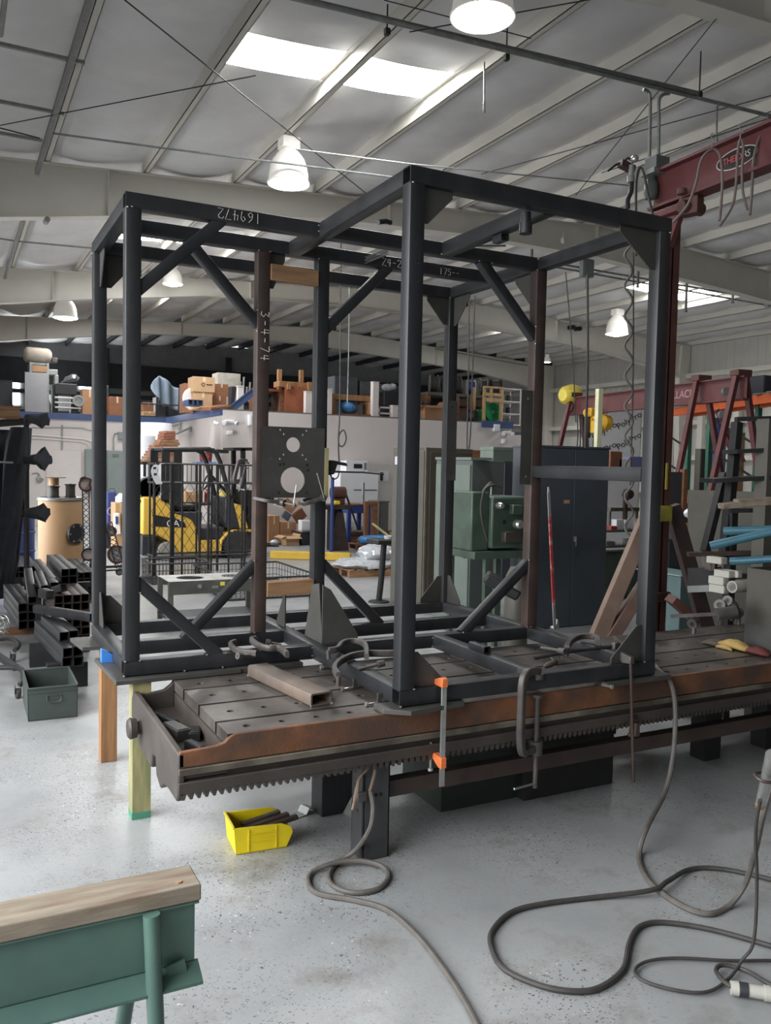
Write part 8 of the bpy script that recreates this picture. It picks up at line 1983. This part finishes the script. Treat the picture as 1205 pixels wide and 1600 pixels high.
# reels on a timber shelf
Yr = 16.6
x0, x1, z0, z1 = mez((668, 612, 764, 656), Yr); zs_ = at(715, 615, Y=Yr).z; t = thing('reel_shelf', 'long timber shelf on legs carrying cable reels', 'shelf', ((x0 + x1) / 2, Yr, ZM))
reel_grey = M('lightened_reel_flange', S(92, 90, 88), .6)  # black flanges lightened so they show against the dark bay
mb = MB(); mb.hexa([(x0, Yr, zs_ - .08), (x1, Yr, zs_ - .08), (x1, Yr + .7, zs_ - .08), (x0, Yr + .7, zs_ - .08), (x0, Yr, zs_), (x1, Yr, zs_), (x1, Yr + .7, zs_), (x0, Yr + .7, zs_)]); mb.build('shelf_top', cab_olive, t)
for f in (.01, .5, .72, .97):
    x = x0 + (x1 - x0 - .1) * f; mb = MB(); mb.box((x, Yr + .02, ZM), (x + .09, Yr + .65, zs_ - .081)); mb.build('leg', wood_dark, t)
mb = MB(); mb.box((x0 + .6, Yr + .3, ZM + .45), (x1 - .1, Yr + .6, ZM + .5)); mb.build('lower_shelf', wood_dark, t)
for k, (px, r, w_, mw, mf, lab) in enumerate(((676, 14, .24, rubber, reel_grey, 'large black cable reel at the left end of the reel shelf'), (694, 14, .24, rubber, reel_grey, 'large black cable reel second from the left on the reel shelf'), (712, 13.5, .24, rubber, reel_grey, 'black cable reel behind the rear right post on the reel shelf'), (735, 12, .22, blue_paint, white_p, 'blue wound cable reel with a pale flange'), (754, 13.5, .2, rubber, galv, 'black cable reel with a pale flange right of the blue one'), (771, 14, .3, rubber, black_m, 'black cable reel at the right end of the reel shelf'))):
    c_ = at(px - 5, 604, Y=Yr + .3); rr = r * fwd(c_) / F_PX; c_.z = zs_ + rr + .003
    reel('cable_reel', lab, c_, (.92, -.38, 0), rr, w_, .06, mf, mw, 'reels on the shelf')
x0, x1, z0, z1 = mez((764, 608, 772, 656), Yr + .1); 
mcarton('open brown carton under the left end of the reel shelf', (664, 634, 693, 656), Yr - .75, .4, card, open_=True)
c_ = at(640 + 20, 632, Y=Yr - .2); rr = .26; reel('cable_reel', 'black reel standing behind the front corner post on the mezzanine', V((c_.x, c_.y, ZM + rr + .01)), (.8, -.6, 0), rr, .2, .06, black_m, rubber)
c_ = at(733, 647, Y=Yr - .35); rr = 10 * fwd(c_) / F_PX; reel('cable_reel', 'black reel on the deck under the reel shelf', V((c_.x, c_.y, ZM + rr + .005)), (.6, -.8, 0), rr, .2, .06, black_m, rubber)
# timber crate with green reels
x0, x1, z0, z1 = mez((756, 604, 786, 658), YO + .45); t = thing('timber_frame_crate', 'pale timber crate frame holding a green reel', 'crate', ((x0 + x1) / 2, YO + .45, ZM))
for x in (x0, x1 - .07):
    for y in (YO + .45, YO + .95): mb = MB(); mb.box((x, y, ZM), (x + .07, y + .07, z1)); mb.build('post', wood_light, t)
for z, h in ((ZM + .05, .05), (ZM + (z1 - ZM) * .68, .1), (ZM + (z1 - ZM) * .82, .08), (z1, .05)): mb = MB(); mb.box((x0 - .01, YO + .42, z - h), (x1 + .01, YO + .449, z)); mb.build('slat', wood_light, t)
c_ = at(771, 644, Y=YO + .55); rr = 14.5 * fwd(c_) / F_PX; g_ = reel('green_reel', 'bright green spoked reel inside the pale timber crate', V((c_.x, YO + .56, ZM + .06 + rr)), (-.1, 1, 0), rr, .16, .05, green_reel_m, green_reel_m)
for k in range(16):
    a = k * math.pi / 8; mb = MB(); cc_ = V((c_.x, YO + .55, ZM + .06 + rr)); e_ = V((math.cos(a), 0, math.sin(a))); mb.bar(cc_ + e_ * .06, cc_ + e_ * (rr * .97), .012, .016, (0, 1, 0)); mb.build('spoke_rib', M('dark_green_rib', S(20, 104, 66), .5) if k == 0 else bpy.data.materials['dark_green_rib'], g_)
c_ = at(752, 648, Y=YO + .9); rr = 11 * fwd(c_) / F_PX; reel('green_reel', 'second green reel on the deck left of the pale timber crate', V((c_.x, YO + .9, ZM + rr + .005)), (-.3, 1, 0), rr, .16, .05, green_reel_m, green_reel_m)
# white shelving with cans
x0, x1, z0, z1 = mez((785, 607, 814, 674), YO + 1.2); t = thing('wire_shelving', 'white metal shelving with cans at the right end of the mezzanine', 'shelving', ((x0 + x1) / 2, YO + 1.2, ZM)); zb_ = ZM
xs_ = [x0, x1 - .03]
for x in xs_:
    for y in (YO + 1.2, YO + 1.7): mb = MB(); mb.box((x, y, zb_), (x + .03, y + .03, z1)); mb.build('upright', white_p, t)
lv = [z1, zb_ + (z1 - zb_) * .66, zb_ + (z1 - zb_) * .33, zb_ + .04]
for z in lv: mb = MB(); mb.box((x0, YO + 1.19, z - .03), (x1, YO + 1.74, z)); mb.build('shelf', white_p, t)
for i in range(3):
    for k in range(2):
        mb = MB(); q = V((x0 + .12 + k * .22, YO + 1.4, lv[i + 1] + .002)); mb.lathe(q, (0, 0, 1), [(0, 0), (0, .07), (.14 + .03 * k, .07), (.15 + .03 * k, .05), (.15 + .03 * k, 0)], 14)
        single(mb, 'paint_can', (galv, steel_rust, char)[(i + k) % 3], ('left', 'right')[k] + ' can on the ' + ('upper', 'middle', 'lowest')[i] + ' shelf of the white shelving', 'can', 'cans on the white shelving')
# fixtures on the office front wall
for k, (px, py, lab) in enumerate(((359, 659, 'twin-head emergency light on the office wall left of the rusty post'), (792, 676, 'twin-head emergency light on the office wall at its right end'))):
    c_ = at(px, py, Y=YO - .05); t = thing('emergency_light', lab, 'emergency light', c_, 'emergency lights'); mb = MB(); mb.boxc(c_, (.22, .07, .08)); mb.build('light_body', appl_white, t, bevel=.02)
    for s_ in (-1, 1): q = c_ + V((s_ * .13, -.03, -.02)); mb = MB(); mb.lathe(q, (s_ * .5, -1, -.3), [(0, 0), (0, .035), (.06, .055), (.07, .05), (.07, 0)], 14); mb.build('lamp_head', appl_white, t)
for k, (r, lab) in enumerate((((355, 673, 363, 679), 'small white detector box under the left emergency light'), ((388, 648, 394, 665), 'narrow white box on the wall beside the rusty post'), ((771, 663, 780, 674), 'white siren box on the wall left of the right emergency light'), ((785, 686, 789, 693), 'small white camera on the wall under the right emergency light'))):
    x0, x1, z0, z1 = rect(*r, YO - .05); mb = MB(); mb.box((x0, YO - .1, z0), (x1, YO - .001, z1)); mb.box((x0 + .02, YO - .11, z0 + .02), (x1 - .02, YO - .1, z1 - .02)); single(mb, 'wall_unit', appl_white, lab, 'wall box', bevel=.012)
mb = MB(); mb.tube([at(334, 660, Y=YO - .06), at(341, 663, Y=YO - .1)], .04, 8); mb.boxc(at(337, 661, Y=YO - .03), (.1, .05, .1)); single(mb, 'wall_camera', appl_white, 'small white camera on the office wall left of the emergency light', 'camera', bevel=.01)
for k, (pts, lab) in enumerate((([(258, 668), (281, 662), (281, 673)], 'upper grey wall bracket by the office corner'), ([(275, 678), (298, 668), (298, 675)], 'lower grey wall bracket by the office corner'))):
    mb = MB(); mb.tube([at(x_, y_, X=XO - .06) if at(x_, y_, X=XO - .06).y < YQ else at(x_, y_, Y=YQ - .05) for x_, y_ in pts], .03, 6); single(mb, 'wall_bracket', galv, lab, 'bracket', 'wall brackets')
# hanging air lines by the office front
cable('thin dark drop line with a loop hanging in front of the office wall', [at(x_, y_, D=13) for x_, y_ in ((533, 380), (532, 500), (531, 640), (529, 690), (536, 697), (541, 685), (537, 672), (530, 680), (529, 700), (530, 722))], .012, rubber, 'cable', 'drop_cable', 5)
cable('pale thin drop line beside the looped dark one', [at(x_, y_, D=13.2) for x_, y_ in ((546, 430), (545, 540), (543, 630))], .008, galv, 'cable', 'drop_cable', 3)
for k in range(2): cable(('left' if k == 0 else 'right') + ' of two dark drop lines hanging behind the rear right post', [at(x_, y_, D=12) for x_, y_ in ((733 + 9 * k, 462), (732 + 6 * k, 600), (730 + 5 * k, 680), (730 + k, 715))], .01, rubber, 'cable', 'drop_cable', 4)

# ================================================================== lamps, conduits and wires under the roof
def lamp(label, px, py, wpx, D1=None):
    D1 = D1 or .46 * F_PX / wpx
    while True:
        c_ = at(px, py, D=D1); R_ = wpx * D1 / F_PX / 2
        if c_.z + 2.25 * R_ > zroof(c_.x) - .24 or R_ > .36: break
        D1 += .05
    k = R_ / .25; t = thing('high_bay_lamp', label, 'ceiling lamp', c_, 'high bay lamps')
    mb = MB(); mb.lathe(c_, (0, 0, 1), [(h * k, r * R_) for h, r in ((0, .99), (.0, 1.06), (.02, 1.06), (.03, 1), (.12, .97), (.22, .9), (.3, .77), (.36, .6), (.41, .42), (.42, .38), (.42, 0), (.39, 0), (.38, .38), (.3, .73), (.2, .87), (.02, .97))], 32); mb.build('reflector', shade_white, t)
    mb = MB(); mb.boxc(c_ + V((0, 0, .49 * k)), (.23 * k, .2 * k, .14 * k)); mb.build('ballast_box', shade_white, t, bevel=.015)
    mb = MB(); mb.lathe(c_ - V((0, 0, .004)), (0, 0, 1), [(0, 0), (-.035 * k, R_ * .5), (0, R_ * .99), (.003, R_ * .99), (.003, 0)], 28); mb.build('lens', lamp_glow, t)
    mb = MB(); top = zroof(c_.x) - .2; mb.cyl(c_ + V((0, 0, .55 * k)), V((c_.x, c_.y, max(top, c_.z + .6 * k))), .012, n=8); mb.tube([c_ + V((-.05, 0, .55 * k)), c_ + V((-.06, 0, .6 * k)), c_ + V((0, 0, .63 * k))], .01, 6); mb.build('hanger', galv, t)
    l = bpy.data.lights.new('lamp_light', 'SPOT'); l.energy = 150; l.spot_size = 2.05; l.spot_blend = .6; l.shadow_soft_size = .2; l.color = (1, .98, .95)
    o = bpy.data.objects.new('lamp_light', l); COL.objects.link(o); o.location = c_ - V((0, 0, .08)); o.parent = t; o.matrix_parent_inverse = Matrix.Translation(-c_)
    return t


lamp('large white high bay lamp at the top edge of the view', 754, 28, 97)
lamp('white high bay lamp hanging above the left section of the frame', 451, 288, 63)
lamp('small white high bay lamp at the far left above the mezzanine', 102, 497, 36)
lamp('distant high bay lamp seen through the left top brace of the frame', 270, 444, 30)
lamp('white high bay lamp behind the right post and coiled hose', 964, 522, 34)
lamp('tiny distant high bay lamp behind the rusty rear right post', 855, 566, 11, 27)


def strut(label, pts, r, mat=galv, name='conduit', group=None):
    mb = MB(); mb.tube(pts, r, 8); return single(mb, name, mat, label, 'conduit', group)


Zc = 5.28
cz = lambda x, y, z=Zc: at(x, y, Z=z)
a, e = cz(440, -8), cz(1240, 190)
t = thing('conduit_rack', 'double galvanised conduit run crossing the upper part of the view', 'conduit', a)
mb = MB(); mb.cyl(a, e, .022, n=10); mb.build('pipe', galv, t)
mb = MB(); mb.bar(a + V((0, .05, .03)), cz(1095, 148) + V((0, .05, .03)), .042, .042); mb.build('strut_channel', M('dull_galvanised', S(112, 116, 114), .5, .4, .2, 12), t)
for px, py in ((607, 44), (794, 84), (1096, 142)):
    q = cz(px, py + 10) + V((0, .03, .04)); mb = MB(); mb.boxc(q, (.05, .05, .06)); mb.cyl(q, q + V((0, 0, zroof(q.x) - .2 - q.z)), .008, n=6); mb.build('beam_clamp', black_m, t)
mb = MB(); q = cz(757, 97); mb.tube([q, q + V((0, 0, -.03)), at(757, 175, Y=q.y)], .009, 8); mb.cyl(at(757, 160, Y=q.y), at(757, 176, Y=q.y), .014, n=8); mb.build('drop_hook', zinc, t)
q = cz(1040, 165); mb = MB(); mb.tube([cz(1130, 162), cz(1122, 165), at(1120, 172, Y=cz(1122, 165).y), at(1120, 230, Y=cz(1122, 165).y)], .012, 8); mb.build('drop_pipe', galv, t)
for k, (x_, x2) in enumerate(((1005, 1016), (1046, 1030))):
    y0_ = 140 if k == 0 else 146; c0 = cz(x_, y0_); yy = c0.y
    strut(('left' if k == 0 else 'right') + ' galvanised conduit dropping to the box at the end of the jib boom', spline([c0, at((x_ * .4 + x2 * .6), y0_ + 2, Y=yy), at(x2, y0_ + 12, Y=yy), at(x2, 190, Y=yy), at(x2 - 1, 246, Y=yy)], 4), .018, galv, 'conduit', 'drop conduits')
Zs = 5.08
sA, sB = at(148, -20, Z=Zs), at(57, 268, Z=Zs); sA.x = sB.x = (sA.x + sB.x) / 2
t = thing('strut_channel', 'long galvanised strut channel running under the roof at the upper left', 'strut channel', sA)
mb = MB(); mb.box((sA.x - .03, sA.y, Zs - .03), (sA.x + .03, sB.y, Zs + .03)); mb.box((sA.x - .012, sA.y, Zs - .034), (sA.x + .012, sB.y, Zs - .03)); mb.build('channel', M('strut_grey', S(128, 130, 128), .5, .4, .15, 12), t)
mb = MB(); mb.lathe((sA.x, sB.y, Zs - .03), (0, 1, 0), [(0, 0), (0, .04), (.01, .04), (.01, 0)], 12); mb.build('end_cap', white_p, t)
for k, (p0, p1, lab) in enumerate((((0, 79), (124, 97), 'upper cross strut left of the long strut channel'), ((0, 165), (93, 177), 'middle cross strut left of the long strut channel'), ((0, 208), (66, 220), 'lower cross strut left of the long strut channel'))):
    a = at(*p1, Z=Zs + .05); mb = MB(); mb.box((a.x - 3.2, a.y - .02, Zs + .034), (a.x + (.05 if k < 2 else 0), a.y + .02, Zs + .07)); single(mb, 'cross_strut', galv, lab, 'strut', 'cross struts')
a = at(80, 208, Z=5.1); strut('thin conduit running right from the strut channel under the purlins', [a, at(260, 232, Z=5.1), at(420, 252, Z=5.1), at(640, 280, Z=5.1), at(820, 300, Z=5.1)], .014)
strut('second thin conduit above the first, to the right of the middle lamp', [at(462, 233, Z=5.1), at(640, 256, Z=5.1), at(985, 290, Z=5.1)], .01)
a, e = at(8, -5, Z=5.05), at(3, 55, Z=5.05); strut('short galvanised channel at the very top left corner', [a, V((a.x, e.y, 5.05))], .025)
x_ = at(30, 400, Z=5.0).x; q0, q1 = at(36, 345, Y=10.9), at(8, 432, Y=16.8)
strut('far strut channel running back under the roof at the left', [at(36, 343, Z=4.85), at(8, 434, Z=4.85)], .035); strut('thin conduit crossing behind the big rafter at the left', [at(0, 373, Z=4.85), at(26, 377, Z=4.85), at(145, 388, Z=4.85), at(260, 398, Z=4.85)], .016)
# thin bracing rods and wires
for k, (p0, p1, z0_, z1_, lab, r) in enumerate((((195, 0), (572, 302), 5.15, 5.15, 'thin bracing rod crossing the ceiling from the top left down to the right', .007), ((0, 196), (400, 118), 5.02, 5.15, 'thin bracing rod rising to the right below the skylight', .006), ((0, 0 + 200), (62, 216), 5.0, 5.0, 'short dark rod at the left edge under the roof', .008), ((640, 50), (945, -5), 5.2, 5.3, 'thin cable crossing behind the large top lamp', .006), ((1120, 28), (900, 305), 5.3, 5.0, 'thin bracing rod descending to the left at the upper right', .006), ((752, 272), (1240, 140), 5.2, 5.35, 'thin rod rising to the right above the jib boom', .006), ((830, 60), (600, 0), 5.3, 5.3, 'thin cable near the top edge right of the lamp', .005))):
    mb = MB(); mb.cyl(at(*p0, Z=z0_), at(*p1, Z=z1_), r, n=6); single(mb, 'bracing_rod', black_m, lab, 'bracing rod', 'bracing rods')
# conduits, hangers and boxes in the far bays
for k, (pts, lab) in enumerate((([(735, 388), (1010, 436), (1205, 470)], 'upper conduit of the far pair behind the right beam'), ([(740, 394), (1010, 443), (1205, 478)], 'lower conduit of the far pair behind the right beam'), ([(500, 372), (640, 384), (790, 384)], 'horizontal pipe behind the middle roof beam of the frame'), ([(680, 545), (760, 560), (850, 575)], 'thin pipe along the far rafter'))):
    strut(lab, [at(x_, y_, Y=10.95 if k != 3 else 25.3) for x_, y_ in pts], .02, galv, 'conduit', 'far conduits')
for k, (px, y0_, y1_) in enumerate(((832, 372, 404), (998, 412, 450), (1074, 428, 488), (1146, 446, 474), (918, 410, 450))):
    a, e = at(px, y0_, Y=10.85), at(px, y1_, Y=10.85); mb = MB(); mb.box((a.x - .02, a.y - .02, e.z), (a.x + .02, a.y + .02, a.z)); mb.box((a.x - .03, a.y - .025, e.z), (a.x + .03, a.y + .025, e.z + .03)); single(mb, 'strut_hanger', galv, ('first', 'third', 'fourth', 'rightmost', 'second')[k] + ' from left of the perforated strut hangers behind the right beam', 'hanger', 'strut hangers')
for k, (px, py, w_, h) in enumerate(((917, 418, 22, 30), (1201, 472, 10, 14))):
    c_ = at(px, py, Y=10.8); s_ = fwd(c_) / F_PX; mb = MB(); mb.boxc(c_, (w_ * s_, .12, h * s_)); mb.boxc(c_ + V((0, -.065, 0)), (w_ * s_ * .8, .01, h * s_ * .85)); single(mb, 'junction_box', elec, ('grey junction box hanging below the right end beam of the frame', 'small dark junction box at the right edge under the far rafter')[k], 'junction box', bevel=.01)
c_ = at(880, 371, Y=10.25); mb = MB(); mb.lathe(c_, (0, 0, -1), [(0, 0), (0, .03), (.03, .05), (.09, .05), (.12, .02), (.12, 0)], 14); mb.cyl(c_, c_ + V((0, 0, .1)), .012, n=8); single(mb, 'jar_light', M('jar_glass', S(210, 208, 200), .2), 'small glass jar light under the big rafter', 'light')
for k, (px, py) in enumerate(((894, 511), (904, 513), (727, 475), (73, 343))):
    c_ = at(px, py, Y=17.95 if k < 3 else 10.2); mb = MB(); mb.cyl(c_ + V((0, .15, 0)), c_ - V((0, .1, .02)), .07 if k < 3 else .04, n=12); mb.cyl(c_ - V((0, .1, .02)), c_ - V((0, .12, .02)), .05 if k < 3 else .03, n=12); single(mb, 'small_lamp', black_m if k < 3 else galv, ('left of two small dark flood lamps on the far rafter', 'right of two small dark flood lamps on the far rafter', 'single small dark lamp on the far rafter beside the rear right post', 'small bracket lamp under the big rafter at the left')[k], 'lamp', 'small rafter lamps')
